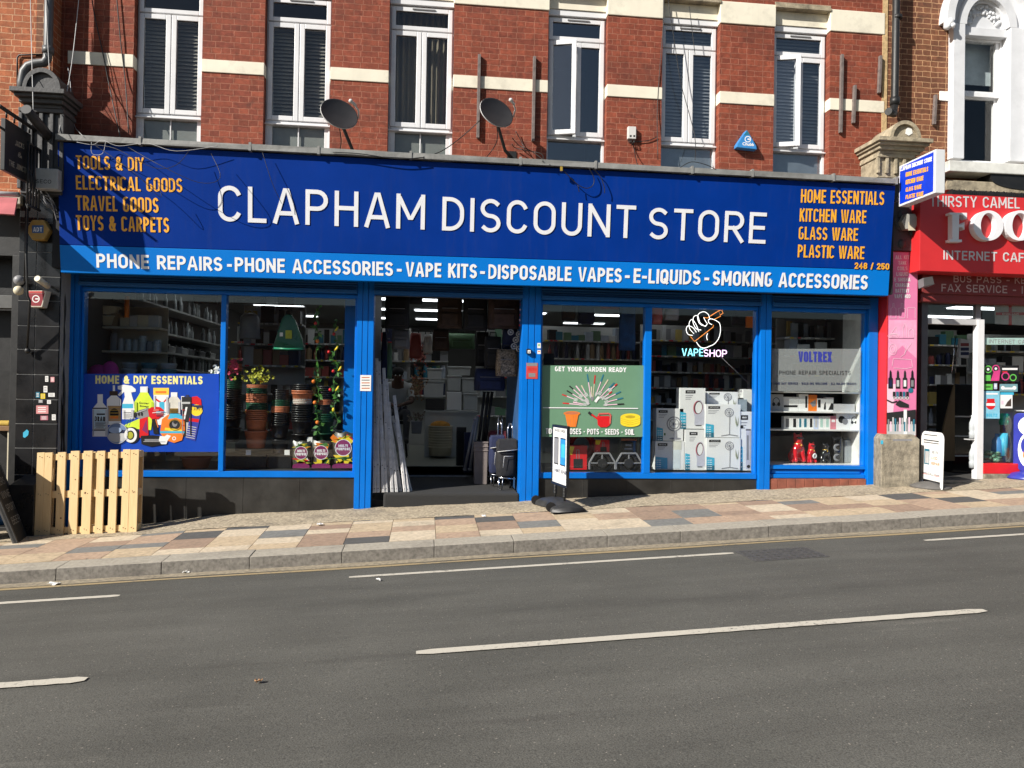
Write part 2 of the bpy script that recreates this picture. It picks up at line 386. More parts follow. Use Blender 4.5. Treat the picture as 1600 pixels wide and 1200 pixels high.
def font_text(mb, s, fr, width, h, mat, dep=.001, w0=.001, bold=0.0, fit=True):
    cu = bpy.data.curves.new('t', 'FONT'); cu.body = s; cu.size = 1; cu.offset = bold; cu.resolution_u = 3
    ob = bpy.data.objects.new('t', cu); COL.objects.link(ob)
    dg = bpy.context.evaluated_depsgraph_get(); dg.update()
    me = bpy.data.meshes.new_from_object(ob.evaluated_get(dg))
    xs = [p.co.x for p in me.vertices]; ys = [p.co.y for p in me.vertices]
    x0, x1, y0, y1 = min(xs), max(xs), min(ys), max(ys)
    sx = width/(x1-x0); sy = h/(y1-y0) if h else sx
    o, u, v, n = fr
    vs = [o+u*(p.co.x-x0)*sx+v*(p.co.y-y0)*sy+n*(w0+dep) for p in me.vertices]
    mb.add(vs, [tuple(p.vertices) for p in me.polygons], mat)
    bpy.data.objects.remove(ob); bpy.data.curves.remove(cu); bpy.data.meshes.remove(me)
class Art:                       # flat printed artwork lying on a real plane, each layer a fraction of a millimetre prouder
    def __init__(s, o, n, y=None):
        s.o = V(o); s.n = V(n).normalized(); s.k = 0; s.mb = MB(); s.step = .0001
    def pt(s, p, off=None): return hit(p[0], p[1], s.o, s.n, s.step*s.k if off is None else off)
    def poly(s, pts, mat): s.k += 1; s.mb.poly([s.pt(p) for p in pts], mat); return s
    def rect(s, x0, y0, x1, y1, mat): return s.poly([(x0, y1), (x1, y1), (x1, y0), (x0, y0)], mat)
    def ell(s, cx, cy, rx, ry, mat, n=20, rot=0):
        c, d = math.cos(rot), math.sin(rot)
        return s.poly([(cx+rx*math.cos(a)*c-ry*math.sin(a)*d, cy+rx*math.cos(a)*d+ry*math.sin(a)*c) for a in [2*math.pi*i/n for i in range(n)]], mat)
    def ring(s, cx, cy, rx, ry, th, mat, n=24):
        s.k += 1; A = [2*math.pi*i/n for i in range(n)]
        for i in range(n):
            a, b = A[i], A[(i+1) % n]
            s.mb.poly([s.pt(p) for p in ((cx+rx*math.cos(a), cy+ry*math.sin(a)), (cx+rx*math.cos(b), cy+ry*math.sin(b)), (cx+(rx-th)*math.cos(b), cy+(ry-th)*math.sin(b)), (cx+(rx-th)*math.cos(a), cy+(ry-th)*math.sin(a)))], mat)
        return s
    def line(s, pts, w, mat):
        s.k += 1
        for a, b in zip(pts, pts[1:]):
            d = V((b[0]-a[0], b[1]-a[1])); 
            if d.length < 1e-6: continue
            q = V((-d.y, d.x)).normalized()*w/2
            s.mb.poly([s.pt(p) for p in ((a[0]+q.x, a[1]+q.y), (b[0]+q.x, b[1]+q.y), (b[0]-q.x, b[1]-q.y), (a[0]-q.x, a[1]-q.y))], mat)
        return s
    def frame(s, bl, br, tl):
        o = s.pt(bl); u = s.pt(br)-o; w = u.length; u = u/w
        v = s.pt(tl)-o; v = v-u*v.dot(u); h = v.length
        return (o, u, v/h, s.n), w, h
    def text(s, txt, bl, br, tl, mat, t=None, font=False, bold=0, gap=.16, dep=.0005, mb=None, wscale=1):
        s.k += 2; fr, w, h = s.frame(bl, br, tl)
        m = mb or s.mb
        if font: font_text(m, txt, fr, w, h, mat, dep, 0, bold)
        else: stroke_text(m, txt, fr, w, h, t or .16, mat, dep, 0, gap, wscale)
        s.k += 2; return s
def yart(y): return Art((0, y, 0), (0, -1, 0))
# ---------------------------------------------------------------- palette
M_blue = pm('fascia_blue', (.0002, .028, .222), .55, .10, 1.2, spec=.08, dirt=.03, streak=.22)
M_sky = pm('strip_blue', (.0005, .175, .62), .45, .05, 1.0, spec=.2, dirt=.03, streak=.12)
M_paint = pm('shopfront_blue', (.0005, .150, .58), .35, .06, 3, spec=.3, dirt=.07, streak=.1)
M_paintd = pm('shutter_blue', (.002, .09, .30), .45, .08, 3)
M_white = pm('white_upvc', (.70, .70, .71), .28, .04, 3, dirt=.10)
M_letter = pm('white_letter', (.74, .74, .76), .4, .04, 4)
M_orange = pm('orange_letter', (.85, .40, .03), .45, .05, 6)
M_wtext = pm('white_vinyl', (.82, .82, .82), .45, .03, 6)
M_cream = pm('cream_paint', (.74, .69, .56), .6, .07, 3, dirt=.3, bump=.12, streak=.15)
M_riser = pm('black_riser', (.024, .023, .021), .42, .45, 4, dirt=.25, bump=.08)
M_tileb = pm('black_tile', (.016, .016, .017), .22, .35, 4, bump=.03, dirt=.15)
M_grout = pm('grey_grout', (.26, .26, .25), .8)
M_lead = pm('lead_grey', (.22, .22, .21), .55, .22, 6, bump=.3, dirt=.35)
M_black = pm('black_plastic', (.012, .012, .013), .4, .2, 8)
M_bfab = pm('black_fabric', (.012, .012, .014), .85, .4, 18, bump=.35)
M_iron = pm('black_iron', (.012, .012, .012), .5, .3, 10, bump=.1)
M_dark = pm('dark_void', (.010, .010, .011), .8, .3, 3)
M_grey = pm('mid_grey', (.22, .22, .23), .5, .1, 6)
M_lgrey = pm('light_grey', (.48, .48, .48), .5, .1, 6)
M_alu = pm('aluminium', (.62, .61, .60), .45, .18, 14, metal=.15)
M_chrome = pm('chrome', (.75, .75, .76), .18, .05, 10, metal=1)
M_stone = pm('weathered_stone', (.33, .28, .195), .85, .42, 9, bump=.8, dirt=.9, streak=.35)
M_stoneb = pm('sooty_stone', (.050, .050, .052), .6, .3, 7, bump=.35)
M_stoneg = pm('old_concrete', (.255, .225, .17), .9, .45, 12, bump=.9, dirt=.8, streak=.4)
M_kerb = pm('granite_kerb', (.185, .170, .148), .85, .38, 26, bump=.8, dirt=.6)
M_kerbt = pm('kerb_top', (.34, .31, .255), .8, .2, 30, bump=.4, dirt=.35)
M_wood = None
M_red = pm('sign_red', (.55, .025, .028), .4, .06, 3)
M_dred = pm('shutter_red', (.20, .030, .028), .5, .08, 3)
M_pink = pm('vinyl_pink', (.70, .20, .38), .4, .05, 4)
M_lpink = pm('vinyl_pale_pink', (.82, .55, .66), .4, .05, 4)
M_green = pm('poster_green', (.135, .265, .165), .45, .04, 3)
M_glass = glassmat('window_glass')
M_sglass = glassmat('shop_glass', (.97, .985, .98), 1.0)
M_uglass2 = glassmat('double_glass', (.95, .97, .98), 2.6)
M_uglass = glassmat('upper_glass', (.96, .97, .97), .8)
M_frost = glassmat('frosted_vinyl', frost=.30)
M_brick = brickmat('painted_brick', (.262, .064, .034), (.190, .045, .027), (.33, .125, .078), (.085, .034, .026), msize=.011, bump=.8, soot=.75)
M_brickl = brickmat('orange_brick', (.40, .125, .050), (.33, .095, .040), (.55, .31, .18), (.15, .05, .03), soot=.4)
M_brickr = brickmat('brown_brick', (.215, .088, .045), (.15, .060, .034), (.50, .29, .155), (.06, .035, .026), soot=.5)
M_shelf = pm('shelf_white', (.40, .395, .38), .5, .08, 5)
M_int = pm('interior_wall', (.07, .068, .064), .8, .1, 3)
M_floor = pm('vinyl_floor', (.26, .27, .23), .35, .12, 2)
M_ceil = pm('ceiling_tile', (.20, .21, .21), .8, .05, 3)
M_lamp = emis('lamp_panel', (.92, .97, 1.0), 2.3)
M_blind = pm('blind_slat', (.36, .35, .33), .6, .1, 3)
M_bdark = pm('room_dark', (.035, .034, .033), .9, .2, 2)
M_terra = pm('terracotta_plastic', (.52, .165, .075), .55, .12, 5)
M_gpot = pm('green_plastic', (.012, .075, .038), .4, .15, 5)
M_bpot = pm('black_pot', (.014, .014, .015), .32, .2, 5)
M_wpot = pm('pale_grey_pot', (.50, .50, .46), .5, .08, 5)
M_leaf = pm('leaf_green', (.055, .17, .030), .45, .35, 12)
M_lime = pm('lime_petals', (.42, .42, .03), .6, .2, 20)
M_petal = pm('pink_petals', (.62, .06, .13), .6, .25, 20)
M_wpetal = pm('white_petals', (.80, .80, .78), .6, .06, 20)
M_yel = pm('yellow', (.85, .62, .03), .45, .08, 6)
M_or = pm('orange', (.80, .20, .02), .45, .1, 6)
M_rd = pm('bright_red', (.62, .015, .02), .35, .08, 6)
M_gloss = pm('gloss_red', (.55, .012, .02), .15, .05, 6, coat=.6)
M_glblk = pm('gloss_black', (.008, .008, .009), .15, .1, 6, coat=.6)
M_wbox = pm('white_card', (.78, .78, .77), .5, .04, 4)
M_cyan = pm('cyan_print', (.05, .42, .62), .5, .08, 6)
M_teal = pm('teal_print', (.02, .16, .24), .5, .08, 6)
M_navy = pm('navy', (.008, .014, .060), .6, .2, 10)
M_nfab = pm('navy_fabric', (.010, .016, .055), .85, .3, 14, bump=.3)
M_purple = pm('purple_print', (.22, .015, .10), .5, .1, 6)
M_skin = pm('skin', (.10, .052, .034), .55, .1, 8)
M_brown = pm('brown_fabric', (.055, .034, .024), .9, .3, 16, bump=.3)
M_ppr = pm('paper', (.78, .77, .74), .7, .05, 8)
M_cream2 = pm('cream_plastic', (.58, .52, .38), .55, .1, 5)
M_clear = pm('clear_ware', (.40, .43, .44), .15, .3, 14, spec=.8)
M_gold = pm('gold', (.8, .5, .08), .3, .1, 10, metal=.7)
M_mag = pm('magenta_mesh', (.62, .03, .30), .6, .15, 10)
M_char = pm('charcoal_mat', (.024, .024, .024), .95, .25, 60, bump=.5)
def woodmat(name, c1, c2):
    m, t, b = nodes(name); L = t.links
    tc = N(t, 'ShaderNodeTexCoord'); mp = N(t, 'ShaderNodeMapping'); mp.inputs['Scale'].default_value = (14, 14, 1.3); L.new(tc.outputs['Object'], mp.inputs[0])
    n1 = N(t, 'ShaderNodeTexNoise', Scale=2.0, Detail=7.0, Distortion=.8); L.new(mp.outputs[0], n1.inputs['Vector'])
    g = N(t, 'ShaderNodeNewGeometry')
    c = mixrgb(t, n1.outputs[0], c1, c2)
    ri = N(t, 'ShaderNodeMapRange'); ri.inputs[3].default_value = .8; ri.inputs[4].default_value = 1.12; L.new(g.outputs['Random Per Island'], ri.inputs[0])
    mu = t.nodes.new('ShaderNodeVectorMath'); mu.operation = 'SCALE'; L.new(c, mu.inputs[0]); L.new(ri.outputs[0], mu.inputs['Scale'])
    vo = N(t, 'ShaderNodeTexVoronoi', Scale=7.0); L.new(tc.outputs['Object'], vo.inputs['Vector'])
    k = N(t, 'ShaderNodeMapRange'); k.inputs[1].default_value = .07; k.inputs[2].default_value = .10; k.inputs[3].default_value = 1; k.inputs[4].default_value = 0; L.new(vo.outputs['Distance'], k.inputs[0])
    c = mixrgb(t, k.outputs[0], mu.outputs[0], (.16, .08, .03))
    L.new(c, b.inputs['Base Color']); b.inputs['Roughness'].default_value = .75
    bp = N(t, 'ShaderNodeBump', Strength=.3, Distance=.004); L.new(n1.outputs[0], bp.inputs['Height']); L.new(bp.outputs[0], b.inputs['Normal'])
    return m
M_wood = woodmat('pallet_pine', (.82, .62, .34), (.66, .44, .20))
def asphalt():
    m, t, b = nodes('asphalt'); L = t.links
    g = N(t, 'ShaderNodeNewGeometry')
    n1 = N(t, 'ShaderNodeTexNoise', Scale=.55, Detail=6.0, Roughness=.6); L.new(g.outputs['Position'], n1.inputs['Vector'])
    mp = N(t, 'ShaderNodeMapping'); mp.inputs['Scale'].default_value = (.35, 2.2, 1); L.new(g.outputs['Position'], mp.inputs[0])
    n1b = N(t, 'ShaderNodeTexNoise', Scale=1.2, Detail=5.0, Roughness=.6); L.new(mp.outputs[0], n1b.inputs['Vector'])
    ad = N(t, 'ShaderNodeMath', operation='ADD'); L.new(n1.outputs[0], ad.inputs[0]); L.new(n1b.outputs[0], ad.inputs[1])
    mr = N(t, 'ShaderNodeMapRange'); mr.inputs[1].default_value = .75; mr.inputs[2].default_value = 1.25; L.new(ad.outputs[0], mr.inputs[0])
    c = mixrgb(t, mr.outputs[0], (.069, .068, .060), (.106, .104, .092))
    mq = N(t, 'ShaderNodeMapping'); mq.inputs['Scale'].default_value = (.55, 5.0, 1); mq.inputs['Rotation'].default_value = (0, 0, .05); L.new(g.outputs['Position'], mq.inputs[0])
    nq = N(t, 'ShaderNodeTexNoise', Scale=.8, Detail=7.0, Roughness=.7); L.new(mq.outputs[0], nq.inputs['Vector'])
    rq = N(t, 'ShaderNodeMapRange'); rq.inputs[1].default_value = .62; rq.inputs[2].default_value = .80; rq.inputs[4].default_value = .75; L.new(nq.outputs[0], rq.inputs[0])
    c = mixrgb(t, rq.outputs[0], c, (.165, .158, .138))
    rk = N(t, 'ShaderNodeMapRange'); rk.inputs[1].default_value = .40; rk.inputs[2].default_value = .24; rk.inputs[4].default_value = .6; L.new(nq.outputs[0], rk.inputs[0])
    c = mixrgb(t, rk.outputs[0], c, (.050, .047, .042))
    vk = N(t, 'ShaderNodeTexVoronoi', Scale=.55); vk.feature = 'DISTANCE_TO_EDGE'; nk = N(t, 'ShaderNodeTexNoise', Scale=1.7, Detail=6.0); L.new(g.outputs['Position'], nk.inputs['Vector'])
    ak = N(t, 'ShaderNodeVectorMath', operation='MULTIPLY_ADD'); ak.inputs[1].default_value = (.9, .9, 0); L.new(nk.outputs['Color'], ak.inputs[0]); L.new(g.outputs['Position'], ak.inputs[2]); L.new(ak.outputs[0], vk.inputs['Vector'])
    ck = N(t, 'ShaderNodeMapRange'); ck.inputs[1].default_value = .002; ck.inputs[2].default_value = .010; ck.inputs[3].default_value = .55; ck.inputs[4].default_value = 0; L.new(vk.outputs['Distance'], ck.inputs[0])
    mk = N(t, 'ShaderNodeMath', operation='MULTIPLY'); L.new(ck.outputs[0], mk.inputs[0]); L.new(rk.outputs[0], mk.inputs[1])
    c = mixrgb(t, mk.outputs[0], c, (.03, .028, .026))
    n2 = N(t, 'ShaderNodeTexNoise', Scale=120.0, Detail=3.0, Roughness=.7); L.new(g.outputs['Position'], n2.inputs['Vector'])
    m2 = N(t, 'ShaderNodeMapRange'); m2.inputs[1].default_value = .3; m2.inputs[2].default_value = .7; m2.inputs[3].default_value = .50; m2.inputs[4].default_value = 1.5; L.new(n2.outputs[0], m2.inputs[0])
    mu = t.nodes.new('ShaderNodeVectorMath'); mu.operation = 'SCALE'; L.new(c, mu.inputs[0]); L.new(m2.outputs[0], mu.inputs['Scale'])
    vo = N(t, 'ShaderNodeTexVoronoi', Scale=52.0); L.new(g.outputs['Position'], vo.inputs['Vector'])
    sx = N(t, 'ShaderNodeSeparateColor'); L.new(vo.outputs['Color'], sx.inputs[0])
    th = N(t, 'ShaderNodeMath', operation='GREATER_THAN'); th.inputs[1].default_value = .94; L.new(sx.outputs[0], th.inputs[0])
    dk = N(t, 'ShaderNodeMath', operation='LESS_THAN'); dk.inputs[1].default_value = .22; L.new(vo.outputs['Distance'], dk.inputs[0])
    tm = N(t, 'ShaderNodeMath', operation='MULTIPLY'); L.new(th.outputs[0], tm.inputs[0]); L.new(dk.outputs[0], tm.inputs[1])
    c = mixrgb(t, tm.outputs[0], mu.outputs[0], (.24, .22, .19))
    L.new(c, b.inputs['Base Color']); b.inputs['Roughness'].default_value = .82; b.inputs['Specular IOR Level'].default_value = .35
    bp = N(t, 'ShaderNodeBump', Strength=.55, Distance=.006); L.new(n2.outputs[0], bp.inputs['Height']); L.new(bp.outputs[0], b.inputs['Normal'])
    return m
M_road = asphalt()
def worn_paint(name, col, wear=.5, under=(.085, .08, .072)):
    m, t, b = nodes(name); L = t.links
    g = N(t, 'ShaderNodeNewGeometry'); n1 = N(t, 'ShaderNodeTexNoise', Scale=26.0, Detail=8.0, Roughness=.75); L.new(g.outputs['Position'], n1.inputs['Vector'])
    n0 = N(t, 'ShaderNodeTexNoise', Scale=2.0, Detail=3.0); L.new(g.outputs['Position'], n0.inputs['Vector'])
    ad = N(t, 'ShaderNodeMath', operation='MULTIPLY_ADD'); ad.inputs[1].default_value = .5; L.new(n0.outputs[0], ad.inputs[0]); L.new(n1.outputs[0], ad.inputs[2])
    mr = N(t, 'ShaderNodeMapRange'); mr.inputs[1].default_value = 1.02-wear*.4; mr.inputs[2].default_value = 1.12-wear*.4; L.new(ad.outputs[0], mr.inputs[0])
    n3 = N(t, 'ShaderNodeTexNoise', Scale=90.0, Detail=3.0); L.new(g.outputs['Position'], n3.inputs['Vector'])
    c0 = mixrgb(t, n3.outputs[0], tuple(c*.8 for c in col), tuple(min(1, c*1.15) for c in col))
    c = mixrgb(t, mr.outputs[0], c0, under)
    L.new(c, b.inputs['Base Color']); b.inputs['Roughness'].default_value = .8
    return m
M_rline = worn_paint('road_paint', (.50, .47, .40), .42)
M_yline = worn_paint('yellow_paint', (.33, .255, .14), .55, (.17, .15, .115))
PAV = [pm('flag_'+n, c, .85, .22, 22, bump=.4, dirt=.35, coords='Object', gum=.55) for n, c in (('buff', (.46, .36, .24)), ('pale', (.52, .435, .32)), ('pink', (.385, .275, .195)), ('rust', (.30, .21, .15)), ('slate', (.175, .175, .165)), ('dark', (.085, .083, .080)))]
M_grit = pm('gritty_mortar', (.39, .325, .23), .95, .55, 30, bump=1.0, dirt=.6)
M_gutter = pm('gutter_grit', (.27, .23, .165), .95, .4, 25, bump=.7, dirt=.3)
M_iron2 = pm('cover_iron', (.070, .068, .066), .6, .3, 40, bump=.6)
# ---------------------------------------------------------------- road, kerb, pavement
def sheet(xs, ys, f, mat, name, off=0):
    mb = MB(); vs = [(x, y, f(x, y)+off) for y in ys for x in xs]; n = len(xs)
    mb.add(vs, [(j*n+i, j*n+i+1, (j+1)*n+i+1, (j+1)*n+i) for j in range(len(ys)-1) for i in range(n-1)], None)
    return struct(name, mb, mat)
_xs = [-80, -40, -20]+[x*1.0 for x in range(-14, 16)]+[20, 40, 80]
sheet(_xs, [-40, -20, -12]+[-10+.65*i for i in range(0, 13)]+[-2.19], lambda x, y: zroad(x, y) if y > -8.4 else zroad(x, -8.4), M_road, 'road')
mb = MB()                                             # kerb: separate granite stones
x = -14.0; k = 0
while x < 15:
    L_ = .88+.1*math.sin(k*2.7); g = .0014
    def zc(a): return -1.575+.053*a
    t0 = random.uniform(-.0025, .0025)
    fr = [(x+g, -2.205+t0, zc(x)-.2), (x+L_-g, -2.205+t0, zc(x+L_)-.2), (x+L_-g, -2.2+t0, zc(x+L_)+t0), (x+g, -2.2+t0, zc(x)+t0)]
    bk = [(p[0], -1.905, p[2]+(.0 if i < 2 else .012)) for i, p in enumerate(fr)]
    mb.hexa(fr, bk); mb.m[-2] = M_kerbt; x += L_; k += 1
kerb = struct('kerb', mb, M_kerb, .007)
mb = MB()                                             # paving flags, laid in strips across the pavement
x = -14.0; k = 0
while x < 15:
    w = .47+.02*random.uniform(-1, 1); y = -1.895
    while y < -.78:
        l = random.choice([.22, .28, .28, .36, .36, .45]); y2 = min(y+l, -.74); 
        if -.74-y2 < .12: y2 = -.74
        g = .003; c = random.choices(PAV, [24, 20, 26, 14, 9, 7])[0]
        q = [(x+g, y+g), (x+w-g, y+g), (x+w-g, y2-g), (x+g, y2-g)]; dz = random.uniform(-.0015, .0015)
        mb.hexa([(a, b, zpave(a, b)+dz-.03) for a, b in q], [(a, b, zpave(a, b)+dz) for a, b in q], c)
        y = y2
    x += w; k += 1
struct('pavement', mb, PAV[0])
sheet(_xs, [-1.92, -.8], zpave, pm('joint_sand', (.20, .17, .125), .95, .3, 30), 'pavement_joints', -.006)
mb = MB(); xs = [-14+.12*i for i in range(242)]
rows = []
for j, y in enumerate([-.742, -.6, -.45, -.3, -.15, .0, .12]):
    rows.append([(x, y+(0 if j else .02*math.sin(x*5)+.012*math.sin(x*17)), zpave(x, y)+(.004 if j else .002)+(.010*random.random() if 0 < j else 0)) for x in xs])
vs = [p for r in rows for p in r]; n = len(xs)
mb.add(vs, [(j*n+i, j*n+i+1, (j+1)*n+i+1, (j+1)*n+i) for j in range(6) for i in range(n-1)], None, True)
struct('pavement_edge', mb, M_grit)
def strip(px0, px1, w, mat, name, nseg=14, round_=True, off=.004):
    a = PG(*px0, zroad); b = PG(*px1, zroad); y = (a.y+b.y)/2
    mb = MB(); n = nseg; vs = []
    for i in range(n+1):
        x = a.x+(b.x-a.x)*i/n; ww = w/2*(1+.06*math.sin(i*3.1))
        if round_ and i in (0, n): ww *= .6
        vs += [(x, y-ww, zroad(x, y-ww)+off), (x, y+ww, zroad(x, y+ww)+off)]
    mb.add(vs, [(2*i, 2*i+2, 2*i+3, 2*i+1) for i in range(n)]); return struct(name, mb, mat)
strip((545, 903), (1145, 864), .075, M_rline, 'road_marking', 40)
strip((-300, 962), (187, 931), .08, M_rline, 'road_marking', 40)
strip((1445, 845), (1900, 816), .075, M_rline, 'road_marking', 40)
strip((650, 1019), (1542, 955), .095, M_rline, 'road_marking', 40)
strip((-700, 1122), (132, 1064), .10, M_rline, 'road_marking', 40)
def band(y0, y1, mat, name, off, x0=-14, x1=15):
    mb = MB(); n = 90; vs = []
    for i in range(n+1):
        x = x0+(x1-x0)*i/n; vs += [(x, y0+.012*math.sin(x*2.1), zroad(x, y0)+off), (x, y1, zroad(x, y1)+off)]
    mb.add(vs, [(2*i, 2*i+2, 2*i+3, 2*i+1) for i in range(n)]); return struct(name, mb, mat)
band(-2.37, -2.2, M_gutter, 'gutter', .004)
band(-2.47, -2.40, M_yline, 'yellow_line', .004)
# ironwork in the road
c0 = PG(1220, 866, zroad)
mb = MB(); 
q = [(c0.x-.36, c0.y-.24), (c0.x+.36, c0.y-.24), (c0.x+.36, c0.y+.24), (c0.x-.36, c0.y+.24)]
mb.hexa([(a, b, zroad(a, b)-.02) for a, b in q], [(a, b, zroad(a, b)+.005) for a, b in q])
for i in range(9):
    for j in range(5):
        a, b = c0.x-.31+.077*i, c0.y-.19+.095*j
        mb.hexa([(a+p, b+r, zroad(a, b)+.004) for p, r in ((-.02, -.02), (.02, -.02), (.02, .02), (-.02, .02))], [(a+p, b+r, zroad(a, b)+.010) for p, r in ((-.02, -.02), (.02, -.02), (.02, .02), (-.02, .02))])
o = mb.build('manhole_cover', M_iron2, None, loc=c0); tag(o, 'dark iron access cover set in the road near the kerb', 'manhole cover')
# opposite side of the street, seen only in reflections
mb = MB(); mb.box(-40, 40, -12.6, -8.4, -2.2, -1.62); struct('far_pavement', mb, PAV[0])
t = thing('terrace_building', 'low grey terrace of shops across the road, behind the viewer', 'building', (0, -14, -1.6))
mb = MB(); mb.box(-40, 40, -16, -14.2, -1.62, 2.6); mb.build('wall', pm('far_wall', (.16, .13, .11), .9, .3, 2), t)
for i in range(14):
    mb = MB(); mb.box(-34+i*5, -31+i*5, -14.2, -14.12, -.9, 1.4); mb.build('window', M_dark, t)

# litter
def litter(px, py, f, label, w=.09, mat=None, seed=0):
    p = PG(px, py, f); rr = random.Random(seed); mb = MB(); n = 5
    vs = [(p.x+(i/(n-1)-.5)*w, p.y+(j/(n-1)-.5)*w*.8, f(p.x, p.y)+.006+.022*rr.random()) for j in range(n) for i in range(n)]
    mb.add(vs, [(j*n+i, j*n+i+1, (j+1)*n+i+1, (j+1)*n+i) for j in range(n-1) for i in range(n-1)])
    o = mb.build('litter', mat or M_ppr, None, loc=p); md = o.modifiers.new('t', 'SOLIDIFY'); md.thickness = .002; return tag(o, label, 'litter')
litter(291, 896, zroad, 'crumpled white tissue lying against the kerb', .06, None, 1)
litter(84, 914, zroad, 'flat white paper scrap lying in the gutter near the pallet', .09, None, 2)
litter(500, 821, zpave, 'small torn white paper on the paving before the flowerpot window', .07, None, 3)
litter(756, 808, zpave, 'tiny white scrap on the paving in front of the doorway', .05, None, 4)
litter(404, 1068, zroad, 'dry brown leaf lying alone on the road', .042, pm('dry_leaf', (.36, .20, .10), .8, .2, 20), 5)
litter(591, 908, zroad, 'pale scrap on the road beside the white lane dash', .04, None, 6)
# ---------------------------------------------------------------- the shop building
ZH, ZS = 1.215, -1.065            # window head, window sill
B = thing('shop_building', 'red painted brick building with blue shopfront between black and pink pilasters', 'building', (0, 0, -1.5))
XL, XR = -4.66, P(1379, 300, 0).x
WZ = dict(ft=P(898, 28, .12).z, tr=P(898, 66, .12).z, cs=P(898, 213, .12).z, bt=2.75)
WPX = [(214, 320, 100), (416, 519, 100), (608, 708.5, 110), (853.5, 945.5, 130), (1030, 1119.5, 140), (1203, 1289.5, 150)]
WX = [(P(a, y, .12).x, P(b, y, .12).x) for a, b, y in WPX]
ztopL = P(90, 222, -.525).z
# brickwork: piers between the openings, and the storey above
mb = MB(); edges = [XL]+[v for w in WX for v in w]+[XR]
Zl, Zm, Zh_ = 1.601, WZ['ft']+.36, 8.5
for i in range(0, len(edges), 2): mb.box(edges[i], edges[i+1], 0, .3, Zl, Zm)
mb.box(XL, XR, 0.0005, .3, Zm, Zh_)
for a, b in WX: mb.box(a, b, .02, .3, Zl, WZ['bt'])
mb.build('brick_wall', M_brick, B)
for i in range(0, len(edges), 2):
    a, b = edges[i], edges[i+1]
    a2 = a-.012 if i else a; b2 = b+.012 if i < len(edges)-2 else b
    if i == 0: a += .21
    MB().box(a-(.004 if i else 0), b+.004, -.014, .2, 3.955, 4.115).build('string_course', M_cream, B, .006)
    if i >= 6: MB().box(a2 if i else a, b2, -.016, .2, 5.045, 5.345).build('lintel_band', M_cream, B, .008)
for a, b in WX:
    m = MB(); m.box(a, b, .07, .3, WZ['ft']+.085, WZ['ft']+.27); m.build('lintel_board', M_cream, B)
    m = MB(); m.box(a, b, .085, .3, WZ['ft']+.004, WZ['ft']+.08); m.build('head_board', M_white, B, .004)
    m = MB(); m.box(a-.0, b+.0, -.03, .3, WZ['ft']+.275, WZ['ft']+.315); m.box(a, b, -.01, .3, WZ['ft']+.318, WZ['ft']+.358); m.build('moulding', M_stone, B, .006)
def ringframe(mb, x0, x1, z0, z1, y0, y1, w, mat=None):
    mb.box(x0, x0+w, y0, y1, z0, z1, mat); mb.box(x1-w, x1, y0, y1, z0, z1, mat)
    mb.box(x0+w, x1-w, y0+.0004, y1, z1-w, z1, mat); mb.box(x0+w, x1-w, y0+.0004, y1, z0, z0+w, mat)
def sash(x0, x1, z0, z1, parent, hinge=0, w=.062, name='sash', gm=None):
    m = MB(); pn = MB()
    if hinge:
        T = Matrix.Translation((x0, .105, 0)) @ Matrix.Rotation(-math.radians(hinge), 4, 'Z') @ Matrix.Translation((-x0, -.105, 0)); m.M = T; pn.M = T
    ringframe(m, x0, x1, z0, z1, .105, .155, w)
    ringframe(m, x0+w-.016, x1-w+.016, z0+w-.016, z1-w+.016, .112, .15, .016)
    s_ = m.build(name, M_white, parent, .006)
    pn.box(x0+w-.005, x1-w+.005, .128, .136, z0+w-.005, z1-w+.005); pn.build('pane', gm or M_uglass, s_)
    return s_
